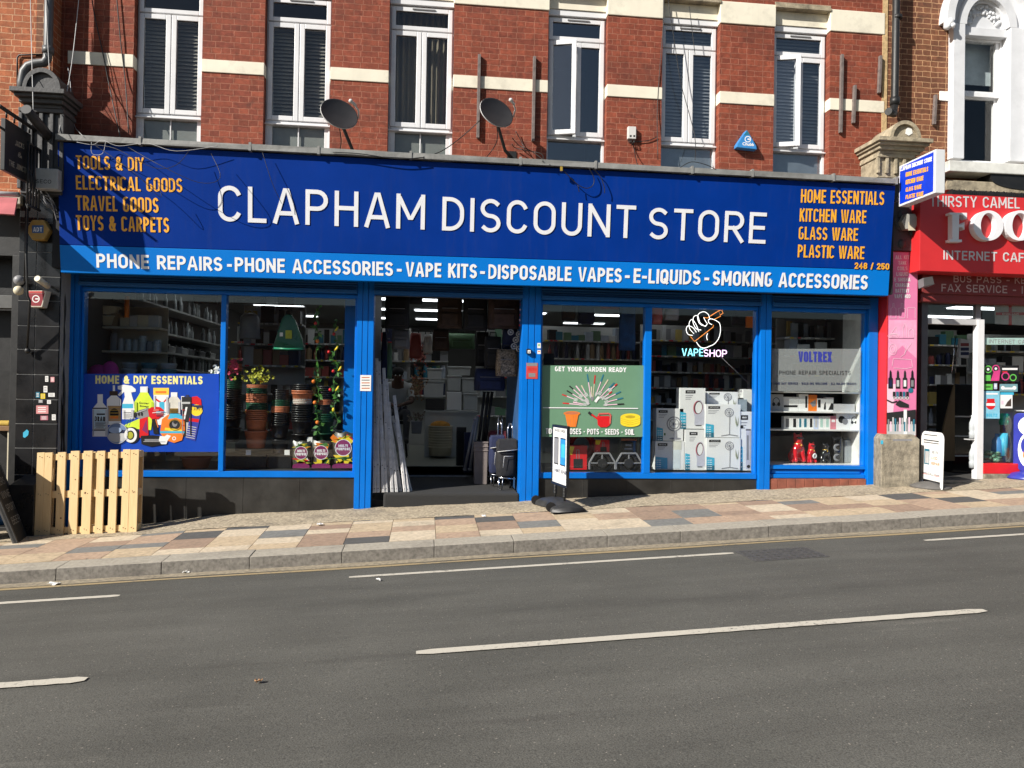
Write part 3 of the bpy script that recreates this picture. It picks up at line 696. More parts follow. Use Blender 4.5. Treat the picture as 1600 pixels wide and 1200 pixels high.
for i, (a, b) in enumerate(WX):
    m = MB(); fw = .036; g = WZ
    ringframe(m, a, b, g['bt'], g['ft'], .13, .2, fw); mid = (a+b)/2
    m.box(a+fw, b-fw, .131, .2, g['tr']-.02, g['tr']+.02); m.box(a+fw, b-fw, .121, .2, g['cs']-.045, g['cs']-.005)
    m.box(mid-.02, mid+.02, .1315, .2, g['cs'], g['tr']-.02)
    m.box(a-.0, b+.0, .09, .2, g['cs']-.062, g['cs']-.045)
    if i < 3: m.box(mid-.008, mid+.008, .15, .17, g['bt'], g['cs']-.05)
    if i < 3: m.box(a+fw, a+fw+.05, .14, .17, g['bt'], g['cs']-.05); m.box(b-fw-.05, b-fw, .14, .17, g['bt'], g['cs']-.05)
    win = m.build('window', M_white, B, .004); gq = M_uglass if i < 3 else M_uglass2
    sash(a+.022, b-.022, g['tr']+.008, g['ft']-.022, win, w=.055, gm=gq)
    sash(a+.022, mid-.004, g['cs']-.002, g['tr']-.008, win, hinge=(17 if i in (3, 5) else 0), gm=gq)
    sash(mid+.004, b-.022, g['cs']-.002, g['tr']-.008, win, gm=gq)
    m = MB(); m.box(a+.03, b-.03, .16, .166, g['bt'], g['cs']-.04); m.build('pane', gq, win)
    m = MB(); m.box(mid-.13, mid+.17, .092, .106, g['ft']-.052, g['ft']-.034); m.build('trickle_vent', M_grey, win, .004)
    if i != 3: m = MB(); m.box(a+.04, b-.04, .19, .194, g['bt'], g['cs']-.03); m.build('privacy_film', pm('net_grey%d' % (i > 2), (.17, .18, .165) if i < 3 else (.19, .22, .25), .8, .15, 5), win)
    if i not in (2, 3):
        m = MB(); z = g['bt']; k = 0
        zt = g['tr'] if i < 3 else g['ft']-.03
        while z < zt-.04:
            t_ = .010*math.sin(k*1.7+i); m.add([(a+.05, .215, z), (b-.05, .215, z+t_*.4), (b-.05, .245, z+.043+t_*.4), (a+.05, .245, z+.043)], [(0, 1, 2, 3)]); z += .047; k += 1
        bl = m.build('blind', pm('blind_slat%d' % min(i, 4), ((.17, .16, .14) if i < 3 else (.24, .245, .25)), .6, .1, 3), win)
        md = bl.modifiers.new('t', 'SOLIDIFY'); md.thickness = .002
# rooms behind the upper windows
m = MB(); m.box(XL+.1, XR-.1, 3.0, 3.05, 1.95, 6.0); m.box(XL+.1, XR-.1, .3, 3.0, 5.55, 5.6); m.box(XL+.1, XR-.1, .3, 3.0, 1.9, 1.95)
for i in range(5):
    c_ = (WX[i][1]+WX[i+1][0])/2; m.box(c_-.05, c_+.05, .3, 3.0, 1.95, 5.55)
m.box(XL+.1, XL+.15, .3, 3, 1.95, 5.55); m.box(XR-.15, XR-.1, .3, 3, 1.95, 5.55); m.build('room_lining', pm('upper_room', (.16, .16, .17), .9, .1, 1), B)
m = MB(); n_ = 60; x0_, x1_ = WX[2][0]-.05, WX[2][1]+.05
vs = [(x0_+(x1_-x0_)*k/n_, .36+.035*math.sin(k*1.25)+.012*math.sin(k*.4), z) for z in (2.7, 5.2) for k in range(n_+1)]; m.add(vs, [(k, k+1, n_+2+k, n_+1+k) for k in range(n_)], None, True); m.build('curtain', pm('tan_curtain', (.17, .145, .10), .9, .1, 3), B)
# lead flashing on top of the sign board
m = MB(); ztl, ztr = P(90, 222, -.525).z, P(1399, 290, -.525).z; xa, xb = P(88, 222, -.56).x, P(1401, 290, -.56).x
def zt(x): return ztl+(ztr-ztl)*(x-xa)/(xb-xa)
x = xa; k = 0
while x < xb-.01:
    x2 = min(x+[.95, 1.25, .8, 1.1, 1.35][k % 5], xb); j = .006*math.sin(k*4.1); k += 1
    f = lambda X, y, d: (X, y, zt(X)+d)
    m.hexa([f(x, -.585, .012), f(x2, -.585, .012), f(x2, -.585+j, .075+j), f(x, -.585-j, .08)], [f(x, -.01, .05), f(x2, -.01, .05), f(x2, -.01, .13), f(x, -.01, .13)])
    m.box(x2-.03, x2-.002, -.592, -.02, zt(x2)+.0, zt(x2)+.098)
    x = x2
m.build('lead_flashing', M_lead, B, .006)
for i in range(0, len(edges), 2):
    a, b = edges[i]+.02, edges[i+1]-.02; m = MB()
    m.hexa([(a, -.03, ztl-.05), (b, -.03, ztl-.05), (b, -.03, 2.945), (a, -.03, 2.955)], [(a, .02, ztl-.05), (b, .02, ztl-.05), (b, .01, 2.97), (a, .01, 2.975)])
    m.build('cement_upstand', M_lead, B, .004)
# carcass behind the fascia, shutter housing, pilasters
mb = MB(); mb.box(-4.42, 6.2, -.36, .30, ZH+.17, 1.6); mb.box(-4.42, 6.2, -.36, -.001, 1.6, 2.75); mb.build('sign_carcass', M_dark, B)
def shutter(x0, x1):
    m = MB(); m.box(x0, x1, -.05, .10, ZH+.005, ZH+.055); m.box(x0, x1, -.012, .10, ZH+.055, ZH+.16)
    for i in range(3): m.box(x0, x1, -.026, .0, ZH+.065+.032*i, ZH+.088+.032*i)
    m.build('shutter_box', M_paintd, B, .006)
cX = dict(c1=(P(106, 600, 0).x, P(121, 600, 0).x), c2=(P(556, 600, 0).x, P(582.3, 600, 0).x), c3=(P(814.6, 600, 0).x, P(844, 600, 0).x), c4=(P(1187.5, 600, 0).x, P(1204.5, 600, 0).x), c5=(P(1357, 600, 0).x, P(1371, 600, 0).x))
for k, (a, b) in cX.items():
    m = MB(); m.box(a, b, .02, .26, -1.85, ZH+.165); n = 3 if k in ('c2', 'c3') else (2 if k in ('c1', 'c4') else 1); w = (b-a)/n
    for i in range(n): m.box(a+w*i+(.004 if i else 0), a+w*(i+1)-(.004 if i < n-1 else 0), 0, .03, -1.85, ZH+.165)
    m.build('pilaster', M_paint, B, .003)
shutter(cX['c1'][1], cX['c2'][0]); shutter(cX['c2'][1], cX['c3'][0]); shutter(cX['c3'][1], cX['c4'][0]); shutter(cX['c4'][1], cX['c5'][0])
def shop_window(bars, x0, x1, z0, z1, name='shop_window', sill=.075):
    m = MB(); fw = .028
    m.box(x0, x1, .045, .16, z0-sill, z0, None); m.box(x0, x1, .055, .16, z1-.05, z1)
    m.box(x0, x0+fw, .06, .15, z0, z1-.05); m.box(x1-fw, x1, .06, .15, z0, z1-.05)
    for a, b in bars: m.box(a, b, .042, .158, z0, z1-.05)
    o = m.build(name, M_paint, B, .005)
    xs = [x0+fw]+[v for p in bars for v in p]+[x1-fw]
    for i in range(0, len(xs), 2):
        m = MB(); m.box(xs[i]-.003, xs[i+1]+.003, .098, .106, z0-.003, z1-.047); m.build('pane', M_sglass, o)
    return o
px_ = lambda p, y=.05: P(p, 650, y).x
shop_window([(px_(342.5), px_(350.5))], cX['c1'][1]+.005, cX['c2'][0]-.002, ZS, ZH)
shop_window([(px_(1006), px_(1016.5))], cX['c3'][1]+.002, cX['c4'][0]-.01, ZS, ZH)
ZS3 = P(1275, 727, .1).z
shop_window([], cX['c4'][1]+.002, cX['c5'][0]-.002, ZS3, ZH, sill=.05)
m = MB()
for a, b in ((cX['c1'][0]+.01, cX['c2'][0]-.003), (cX['c3'][1]+.003, cX['c4'][0]-.003)):
    m = MB(); m.box(a, b, .062, .2, -1.95, ZS-.076); 
    for k in range(1, 5): m.box(a+(b-a)*k/5-.004, a+(b-a)*k/5+.004, .0585, .07, -1.95, ZS-.08)
    m.build('stall_riser', M_riser, B, .004)
m = MB(); a, b = cX['c4'][1]+.004, cX['c5'][0]-.004
m.box(a, b, .09, .2, -1.9, ZS3-.05); m.box(a, b, .05, .1, ZS3-.175, ZS3-.12); m.box(a+.06, b-.06, .075, .1, ZS3-.115, ZS3-.06)
m.build('panelled_riser', M_paint, B, .006)
m = MB(); n_ = 11
for i in range(n_): m.box(a+(b-a)*i/n_+.003, a+(b-a)*(i+1)/n_-.003, .02, .2, -1.9, ZS3-.18)
m.build('tiled_plinth', pm('red_tile', (.26, .085, .055), .6, .25, 9, dirt=.4), B, .004)
# doorway: carpeted step, inner step, partitions
dx0, dx1 = cX['c2'][1], cX['c3'][0]
m = MB(); m.box(dx0+.16, dx1, .0, 2.0, -2.0, -1.335); m.build('door_step', M_char, B, .03, bseg=3)
m = MB(); m.box(dx0, dx0+.16, .12, 1.0, -2.0, -1.44); m.build('step_end', M_dark, B)
m = MB(); m.box(dx0-.1, dx1+.1, 2.0, 2.2, -2, -1.185, M_char); m.box(dx0, dx1, 1.985, 2.012, -1.34, -1.322, M_alu); m.build('inner_step', M_char, B)
m = MB(); m.box(dx0-.2, dx0-.02, .27, 2.0, -1.9, ZH+.2); m.build('partition', pm('partition_grey', (.10, .11, .13), .6, .2, 4), B)
m = MB(); m.box(dx1+.02, dx1+.2, .27, 2.0, -1.9, ZH+.2); m.build('partition', pm('partition_blue', (.02, .07, .18), .6, .2, 4), B)
m = MB(); m.box(P(537, 600, .5).x, cX['c2'][0]+.05, .5, .53, ZS, ZH+.2); m.build('display_board', M_sky, B)
# shop interior
m = MB(); m.box(-4.4, 6.2, 2.0, 11.2, -1.3, -1.18); m.build('shop_floor', M_floor, B)
for a_, b_ in ((cX['c1'][1], dx0-.2), (dx1+.2, cX['c4'][0])): MB().box(a_, b_, .16, 1.5, -1.6, ZS-.004).build('display_floor', pm('display_base', (.035, .035, .036), .6, .3, 6), B)
m = MB(); m.box(-4.45, 6.25, .3, 11.2, 1.75, 1.85); m.build('shop_ceiling', M_ceil, B)
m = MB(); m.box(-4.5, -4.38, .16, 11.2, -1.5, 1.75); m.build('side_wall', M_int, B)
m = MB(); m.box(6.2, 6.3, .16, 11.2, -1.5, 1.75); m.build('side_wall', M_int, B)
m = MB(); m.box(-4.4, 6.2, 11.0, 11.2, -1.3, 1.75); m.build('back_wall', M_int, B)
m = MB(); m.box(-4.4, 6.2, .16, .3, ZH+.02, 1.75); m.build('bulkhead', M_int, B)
lampm = MB(); lampm.box(-.5, .5, -.12, .12, -.03, -.012, M_lamp); 
lt = None
for j, y in enumerate((3.0, 4.8, 6.7, 8.8)):
    for i, x in enumerate((-3.1, -1.2, .25, 2.1, 3.9)):
        if lt is None:
            lt = thing('ceiling_light', 'lit white strip light on the shop ceiling', 'ceiling light', (x, y, 1.745), 'strip lights on the shop ceiling')
            for o in (lampm.build('diffuser', M_lamp),): o.parent = lt
            o = MB(); f = MB(); f.box(-.53, .53, -.15, .15, -.012, .0); o = f.build('housing', M_white); o.parent = lt
        else: dup(lt, (x, y, 1.745))

# ---------------------------------------------------------------- the big sign board
TL, TR, BR, BL = P(90, 222, -.525), P(1399, 290.3, -.525), P(1390.5, 421.5, -.42), P(93, 382, -.42)
nF = (TR-TL).cross(BL-TL).normalized(); nF = -nF if nF.y > 0 else nF
BR = hit(1390.5, 421.5, TL, nF)
SG = thing('shop_sign', 'wide dark blue fascia board with white raised shop name and orange lists', 'shop sign', (TL+BR)/2)
m = MB(); bk = [V((p.x, -.33, p.z)) for p in (BL, BR, TR, TL)]
m.hexa([BL, BR, TR, TL], bk); m.build('sign_board', M_blue, SG, .004)

A = Art((TL+BR)/2, nF); A.k = 10
for s, x0, x1 in (('CLAPHAM', 341, 663.5), ('DISCOUNT', 690.5, 992), ('STORE', 1013, 1195.5)):
    yb_ = lambda x: 345.5+(x-341)*.0415
    mb = MB(); A.text(s, (x0, yb_(x0)), (x1, yb_(x1)), (x0, 289.5+(x0-341)*.0514), M_letter, .120, gap=.19, dep=.007, mb=mb); mb.build('raised_lettering', M_letter, SG)
for s, bl, br, tl in (('TOOLS & DIY', (119, 264), (225, 267.5), (119, 242.5)), ('ELECTRICAL GOODS', (119, 296), (285, 300.5), (119, 274)), ('TRAVEL GOODS', (119, 328.5), (248, 332.5), (119, 305)), ('TOYS & CARPETS', (119, 359.5), (264.5, 363.5), (119, 336)),
                      ('HOME ESSENTIALS', (1251, 316.5), (1381, 320.5), (1251, 295.5)), ('KITCHEN WARE', (1249, 346), (1353, 349), (1249, 325.5)), ('GLASS WARE', (1247.5, 374), (1340, 376.5), (1247.5, 354)), ('PLASTIC WARE', (1246, 402), (1350, 405), (1246, 382))):
    mb = MB(); A.text(s, bl, br, tl, M_orange, .138, gap=.13, dep=.002, mb=mb); mb.build('orange_lettering', M_orange, SG)
mb = MB(); A.text('248 / 250', (1335, 420), (1389, 421.5), (1335, 410), M_orange, .2, gap=.12, dep=.003, mb=mb); mb.build('orange_lettering', M_orange, SG)
SL = (P(93, 382.6, -.425), P(1390.5, 422.2, -.425), P(1388, 462, -.385), P(95, 425.5, -.385))
nS = (SL[1]-SL[0]).cross(SL[3]-SL[0]).normalized(); nS = -nS if nS.y > 0 else nS
SL = (SL[0], SL[1], hit(1388, 462, SL[0], nS), SL[3])
SS = thing('sign_strip', 'light blue strip sign with white capitals below the dark blue fascia board', 'shop sign', (SL[0]+SL[2])/2)
m = MB(); f_ = [SL[3], SL[2], SL[1], SL[0]]; m.hexa(f_, [V((p.x, -.30, p.z)) for p in f_]); m.build('strip_board', M_sky, SS, .004)
A = Art((SL[0]+SL[2])/2, nS); A.k = 10
for s, x0, x1 in (('PHONE REPAIRS', 151, 347.5), ('-', 355, 362.5), ('PHONE ACCESSORIES', 367, 614), ('-', 620, 627.5), ('VAPE KITS', 634, 745), ('-', 750, 757.5), ('DISPOSABLE VAPES', 763, 971), ('-', 976, 983.5), ('E-LIQUIDS', 989.5, 1094), ('-', 1100, 1107.5), ('SMOKING ACCESSORIES', 1113, 1355)):
    yb_ = lambda x: 418+(x-151)*.02866
    mb = MB(); A.text(s, (x0, yb_(x0)), (x1, yb_(x1)), (x0, 396+(x0-151)*.0278), M_wtext, .185, gap=.12, dep=.002, mb=mb); mb.build('white_lettering' if s != '-' else 'white_dash', M_wtext, SS)
# ---------------------------------------------------------------- things in and behind the shop windows
def fr_box(px0, py0, px1, py1, y, d, zb=None):
    a = P(px0, py0, y); b = P(px1, py1, y); z0 = b.z if zb is None else zb
    return a.x, b.x, y, y+d, z0, a.z
def zfront(name, label, cat, px0, py0, px1, py1, y, d, mat, zb=None, group=None, bevel=.003):
    x0, x1, y0, y1, z0, z1 = fr_box(px0, py0, px1, py1, y, d, zb)
    t = thing(name, label, cat, ((x0+x1)/2, (y0+y1)/2, z0), group)
    MB().box(x0, x1, y0, y1, z0, z1).build('carton', mat, t, bevel); return t
def poster(name, label, px0, py0, px1, py1, y, mat, cat='poster'):
    a = P(px0, py1, y); A = yart(y); A.o = V((0, y, 0))
    t = thing(name, label, cat, P((px0+px1)/2, (py0+py1)/2, y))
    m = MB(); p = [P(px0, py1, y), P(px1, py1, y), P(px1, py0, y), P(px0, py0, y)]
    m.hexa(p, [q+V((0, .003, 0)) for q in p]); m.build('sheet', mat, t); A.k = 1
    return t, A
# --- poster in the left window
t, A = poster('window_poster', 'blue window poster of household bottles, cans and a drill behind the pallet', 121.5, 584, 342, 706, .094, pm('poster_blue', (.002, .055, .42), .4, .05, 3))
A.text('HOME & DIY ESSENTIALS', (149, 599.5), (316.5, 600.5), (149, 586.5), pm('pale_yellow', (.80, .74, .28), .5), .215, gap=.12)
def bottle(A, x, y0, y1, w, mat, cap, capm, neck=.35, sh=.2):
    h = y1-y0; A.poly([(x-w/2, y1), (x+w/2, y1), (x+w/2, y0+h*(sh+.14)), (x+w*neck/2, y0+h*sh), (x-w*neck/2, y0+h*sh), (x-w/2, y0+h*(sh+.14))], mat)
    A.rect(x-w*neck/2, y0, x+w*neck/2, y0+h*sh, capm)
bottle(A, 156.5, 616, 682, 24, M_wbox, 0, M_wbox); A.rect(144.5, 637, 168.5, 639, M_black); A.rect(146, 640, 168, 670, pm('pale_blue_print', (.55, .68, .74), .5)); A.rect(144.5, 671, 168.5, 673, M_black)
A.text('DRAIN', (148, 658), (166, 658.5), (148, 650.5), M_black, .2); A.rect(151, 646, 164, 648.5, M_black); A.rect(149, 661, 166, 662, M_navy); A.rect(149, 664, 166, 665, M_navy)
bottle(A, 178, 602, 664, 22, M_wbox, 0, M_wbox, .16, .22); A.rect(171, 611, 184, 618, M_brown); A.rect(168, 634, 189, 658, pm('tan_print', (.42, .27, .14), .5)); A.ell(178.5, 646, 7, 8, M_dark); A.rect(172, 650, 185, 654, M_or)
A.poly([(191, 655), (211, 655), (209, 628), (206, 618), (205, 613), (212, 612), (212, 608), (206, 603), (194, 601), (184, 603), (184, 608), (190, 610), (184, 617), (187, 619), (194, 612), (195, 620), (191, 632)], M_wbox)
A.rect(191, 631, 208, 638, M_cyan); A.rect(192, 644, 208, 645.5, M_grey)
A.poly([(210, 650), (241, 650), (240, 628), (233, 617), (231, 613), (219, 613), (217, 617), (210, 628)], pm('lime_print', (.62, .78, .04), .5)); A.rect(219, 604, 231, 613, M_wbox)
A.text('Sugar', (217, 632), (233, 633), (217, 627.5), M_dark, font=True, bold=.02); A.text('Soap', (218, 636.5), (232, 637.5), (218, 632.5), M_dark, font=True, bold=.02)
A.poly([(240, 664), (262, 664), (264, 606), (240, 606)], M_wbox); A.rect(239.5, 606, 264, 617, pm('amber_print', (.80, .55, .05), .5)); A.rect(243, 611, 260, 614.5, M_or); A.poly([(243, 622), (254, 629), (262, 620), (262, 623), (254, 632.5), (243, 625)], M_rd); A.rect(249, 628, 257, 640, M_cyan)
bottle(A, 272, 613, 655, 20, pm('bone_print', (.62, .60, .52), .5), 0, M_wbox, .5, .16); A.rect(264, 638, 280, 648, M_gold); A.rect(283, 619, 288, 640, M_wbox)
A.rect(284, 620, 299, 682, M_dark); A.rect(284, 628, 299, 631, M_lgrey); A.rect(290, 617, 295, 621, M_navy); A.poly([(286, 655), (290, 636), (293, 636), (289, 655)], M_wbox); A.rect(291, 660, 296, 678, M_lgrey)
A.poly([(290, 685), (305, 689), (316, 636), (300, 632)], pm('violet_blue', (.03, .04, .30), .5)); A.poly([(299, 630), (315, 634), (314, 624), (308, 619), (300, 620)], M_rd); A.ell(307, 641, 9.5, 9, M_yel); A.rect(298, 633, 316, 641, M_navy)
A.text('WD-40', (299.5, 641), (314.5, 643), (299.5, 635.5), M_yel, .22); A.poly([(295, 658), (310, 660), (311, 655), (296, 653)], M_rd)
for k in range(6): A.poly([(293-k*.6, 665+3.4*k), (307-k*.6, 667.5+3.4*k), (307-k*.6, 668.7+3.4*k), (293-k*.6, 666.2+3.4*k)], M_lgrey)
A.poly([(190, 666), (232, 648), (238, 652), (236, 672), (210, 670)], pm('lime_print', (0, 0, 0))); 
for k in range(3): A.line([(193+4*k, 668-k), (200+4*k, 655-k*1.6)], .7, M_teal)
A.ell(183, 677, 16.5, 16.5, pm('lens_blue', (.16, .24, .42), .4), 28); A.ell(183, 682, 14, 9, M_lgrey, 24); A.rect(170, 672, 197, 677, M_navy); A.rect(178, 668, 187, 672, M_or)
A.ell(206, 680, 12, 13, M_black); A.ring(204, 680, 10, 11.5, 4, M_wbox); A.ell(203.5, 680, 4.5, 5.5, M_lime)
A.poly([(211, 650), (217, 641), (232, 637), (233, 651), (218, 655)], M_grey); A.poly([(208, 646), (213, 643), (214, 651), (209, 652)], M_black)
A.poly([(231, 640), (238, 635), (250, 636), (256, 641), (255, 649), (247, 655), (238, 656), (233, 651)], M_rd); A.poly([(218, 684), (218, 655), (231, 651), (232, 680)], M_rd); A.poly([(222, 672), (229, 655), (231, 678)], M_purple)
A.poly([(237, 655), (244, 654), (248, 678), (240, 678)], M_black); A.line([(243, 655), (247, 668)], 1.2, M_or); A.poly([(220, 681), (238, 680), (260, 682), (261, 694), (236, 698), (221, 694)], M_black); A.rect(226, 686, 250, 689, M_grey)
A.poly([(250, 676), (253, 655), (262, 648), (280, 648), (288, 656), (289, 672), (284, 688), (272, 692), (257, 687)], M_or); A.poly([(262, 655), (266, 646), (277, 645), (285, 651), (287, 656), (275, 653)], M_cyan); A.ell(273, 663, 9, 8, M_dark); A.ell(273, 662, 4, 5, M_grey); A.poly([(258, 668), (288, 672), (287, 676), (257, 672)], M_yel)
A.rect(250, 673.5, 288, 677, M_cyan); A.poly([(248, 688), (250, 681), (257, 682), (261, 679), (267, 681), (262, 688), (260, 694), (252, 694)], M_wbox); A.ring(272, 685, 3, 3, 1.2, M_wbox)
sh1 = pm('print_shade', (.50, .51, .54), .5); sh2 = pm('print_dim', (.36, .38, .42), .5)
for x0, x1, y0, y1, mt in ((164.5, 168.3, 640, 681, sh1), (145, 146.6, 640, 681, sh2), (186.5, 189, 624, 633, sh1), (168, 169.5, 636, 662, sh2), (205, 208.5, 640, 654, sh1), (192.5, 194, 640, 654, sh1), (236.5, 240.5, 628, 636, pm('lime_shade', (.42, .55, .03), .5)), (211, 214, 628, 645, pm('lime_shade', (0, 0, 0))), (229, 231, 605, 613, sh1), (259.5, 262.3, 620, 645, sh1), (241, 242.5, 618, 640, sh1), (278.5, 281.5, 628, 646, sh1), (263, 264.5, 628, 646, sh2), (284.5, 286, 632, 680, M_grey), (297, 298.6, 622, 680, M_dark)): A.rect(x0, y0, x1, y1, mt)
for k in range(7): A.rect(148+(k % 2)*2, 659.5+1.6*k, 166-(k % 3)*2, 660.2+1.6*k, M_grey)
for k in range(4): A.rect(193.5, 646.5+1.7*k, 206-(k % 2)*3, 647.2+1.7*k, M_grey); A.rect(171, 636+4.5*k, 187, 636.7+4.5*k, M_gold); A.rect(265.5, 639+2*k, 279, 639.8+2*k, M_brown)
for k in range(3): A.rect(244, 643+3*k, 258-(k*2), 644.2+3*k, (M_cyan, M_grey, M_navy)[k]); A.ell(212+k*4.5, 646.5, 1.2, 3.2, M_dark)
A.ell(244, 641, 5, 2, pm('coral', (.62, .12, .10), .5)); A.line([(238, 645), (252, 644)], .9, M_wbox); A.line([(213, 645), (228, 640)], .8, M_lgrey); A.line([(224, 690), (258, 690)], .7, M_lgrey); A.ell(273, 659.5, 2.5, 2.5, M_dark); A.ring(273, 664, 9.5, 8.5, 1, M_gold); A.ell(180, 672, 10, 5, pm('lens_light', (.34, .44, .62), .4)); A.ring(183, 677, 16.5, 16.5, 1, sh1)
for k in range(5): A.rect(285, 640+8*k, 288, 641+8*k, M_rd)
A.mb.build('printed_artwork', M_wbox, t)
# --- garden poster
t, A = poster('window_poster', 'green window poster of a fan of garden tools above pot, watering can and hose', 846.5, 571, 1007, 682.5, .094, M_green)
A.text('GET YOUR GARDEN READY', (867, 580), (978.5, 581.5), (867, 572.5), M_wtext, .22, gap=.12)
def tool(a, r0, r1, hm, kind=0):
    cx, cy = 925, 634; c, s = math.cos(a), math.sin(a); p = lambda r: (cx+r*c*1.0, cy-r*s*1.0)
    A.line([p(r0), p(r0+(r1-r0)*.6)], 1.3, M_lpink if kind != 2 else M_cream2); A.line([p(r0+(r1-r0)*.6), p(r1)], 1.9, hm); e = (c*2.4, -s*2.4); f = (s*1.7, c*1.7); q = p(r0); A.poly([(q[0]+f[0], q[1]+f[1]), (q[0]-f[0], q[1]-f[1]), (q[0]-f[0]*.9-e[0]*1.6, q[1]-f[1]*.9-e[1]*1.6), (q[0]-e[0]*3, q[1]-e[1]*3), (q[0]+f[0]*.9-e[0]*1.6, q[1]+f[1]*.9-e[1]*1.6)], M_lgrey if kind == 0 else M_grey) if kind != 1 else [A.line([(q[0]+f[0]*k, q[1]+f[1]*k), (q[0]+f[0]*k-e[0]*2.4, q[1]+f[1]*k-e[1]*2.4)], .7, M_wtext) for k in (-1, 0, 1)]
for a, r0, r1, hm, k in ((3.05, 20, 46, M_rd, 0), (2.78, 30, 50, M_red, 1), (2.6, 20, 46, M_black, 0), (2.42, 26, 47, M_black, 1), (2.25, 14, 40, M_lpink, 0), (2.05, 22, 36, M_cream2, 1), (1.72, 18, 50, M_teal, 0), (1.47, 14, 48, M_red, 2), (1.6, 14, 30, M_cream2, 2), (1.22, 22, 52, M_teal, 0), (1.02, 26, 48, M_cream2, 1), (.8, 20, 50, M_teal, 0), (.62, 24, 38, M_red, 1), (.46, 28, 50, M_teal, 0), (.25, 26, 50, M_teal, 1), (.06, 24, 50, M_dark, 0), (2.95, 14, 30, M_lpink, 1), (.72, 40, 52, M_rd, 1)): tool(a, r0, r1, hm, k)
A.line([(914, 624), (920, 632)], 4, M_lgrey); A.line([(930, 628), (936, 620)], 4, M_wbox)
A.line([(848, 637), (997, 638.2)], 1.4, M_wtext)
A.poly([(883, 647), (904, 647), (900, 667), (887, 667)], M_or); A.ell(893.5, 646, 13, 3.6, M_or); A.ell(893.5, 645.6, 11, 2.2, M_terra)
for k in range(4): A.line([(887+4.3*k, 650), (888.5+3.5*k, 666)], .6, M_terra)
A.poly([(933, 650), (952, 650), (953, 664), (948, 667.5), (938, 667.5), (934, 664)], M_rd); A.line([(922, 646), (936, 656)], 2.6, M_rd); A.line([(919.5, 644), (924, 648)], 4, M_dark); A.line([(935, 650), (936, 646.5), (951, 646), (954, 648), (953, 662)], 2.4, pm('coral', (.62, .12, .10), .5))
A.ell(985, 661, 15.5, 6, M_yel); A.rect(969.5, 651, 1000.5, 661, M_yel); A.ell(985, 651.5, 15.5, 5.5, M_yel); A.ell(985, 651.3, 8, 2.4, pm('dark_yellow', (.45, .33, .02), .5))
for k in range(3): A.line([(970, 654+3*k), (985, 658+3*k), (1000, 654+3*k)], .5, pm('dark_yellow', (0, 0, 0)))
A.text('TOOLS • HOSES • POTS • SEEDS • SOIL', (852.5, 678), (991, 679.5), (852.5, 669), M_wtext, .17, gap=.1)
A.mb.build('printed_artwork', M_wtext, t)
# --- frosted phone-repair vinyl
t, A = poster('window_vinyl', 'frosted window vinyl about phone repair above shelves of small boxes', 1206, 545, 1345, 611, .094, M_frost)
A.text('VOLTREX', (1247.5, 565.5), (1299.5, 566), (1247.5, 549), pm('violet_blue', (0, 0, 0)), .2, gap=.1)
A.text('PHONE REPAIR SPECIALISTS', (1217.5, 585.5), (1329, 586), (1217.5, 579), M_dark, .14, gap=.2)
A.text('SAME DAY SERVICE • WALK-INS WELCOME • ALL MAJOR BRANDS', (1208, 601), (1338, 601.5), (1208, 597.3), M_navy, .2, gap=.16)
A.mb.build('printed_lettering', M_dark, t)
# --- neon sign
NW = emis('neon_white', (1, .97, .93), 1.5); NO = emis('neon_orange', (1, .32, .06), 1.1); NC = emis('neon_cyan', (.25, .85, 1), 1.5); NP = emis('neon_pink', (.95, .6, .95), 1.5)
t = thing('neon_sign', 'lit neon sign of a fist gripping a vape over two-tone lettering', 'neon sign', P(1100, 520, .2))
zz = lambda pts: [P(1000+x/5.333, 450+y/5.333, .2) for x, y in pts]
def smooth(pts, n=5):
    out = []; m = len(pts)
    for i in range(m-1):
        p0, p1, p2, p3 = [V(pts[max(0, min(m-1, i+k))]) for k in (-1, 0, 1, 2)]
        for k in range(n):
            u = k/n; out.append(tuple(.5*((2*p1)+(p2-p0)*u+(2*p0-5*p1+4*p2-p3)*u*u+(3*p1-p0-3*p2+p3)*u**3)))
    return out+[tuple(pts[-1])]
m = MB()
for pts in ([(440, 395), (400, 385), (385, 345), (400, 315), (440, 330), (470, 370)], [(450, 380), (415, 340), (410, 290), (435, 262), (470, 310), (490, 365)], [(510, 350), (470, 340), (443, 290), (448, 240), (480, 232), (500, 290), (530, 310)], [(550, 320), (500, 300), (480, 250), (492, 212), (535, 198), (570, 222), (582, 262)], [(530, 245), (545, 275), (560, 300), (540, 320)], [(600, 305), (575, 290), (572, 262), (600, 258), (640, 275), (665, 300), (670, 360), (655, 420), (620, 465), (580, 485), (540, 500), (500, 490), (470, 450)], [(563, 378), (555, 405), (562, 435)]):
    m.tube(zz(smooth(pts)), .0042, 6)
m.build('white_tube', NW, t)
m = MB()
for pts in ([(420, 405), (455, 445), (610, 325), (612, 308)], [(535, 245), (560, 250), (655, 190), (672, 235), (610, 265)], [(655, 190), (680, 182), (692, 210), (672, 222)], [(590, 230), (640, 200)]): m.tube(zz(pts), .004, 6)
m.build('orange_tube', NO, t)
A = yart(.2)
m = MB(); A.text('VAPE', (1065.5, 556), (1098.5, 556.5), (1065.5, 544.5), NC, .105, dep=.006, mb=m); m.build('lettering', NC, t)
m = MB(); A.text('SHOP', (1099.5, 557), (1135.5, 558), (1099.5, 546), NP, .105, dep=.006, mb=m); m.build('lettering', NP, t)
m = MB(); m.tube([P(1127, 558, .21), P(1150, 580, .3), P(1173, 602, .35)], .003, 5); m.build('flex', M_grey, t)
A = yart(.55); t = thing('neon_sign', 'small coloured light-up word hung high under the shutter', 'neon sign', P(1125, 474, .55))
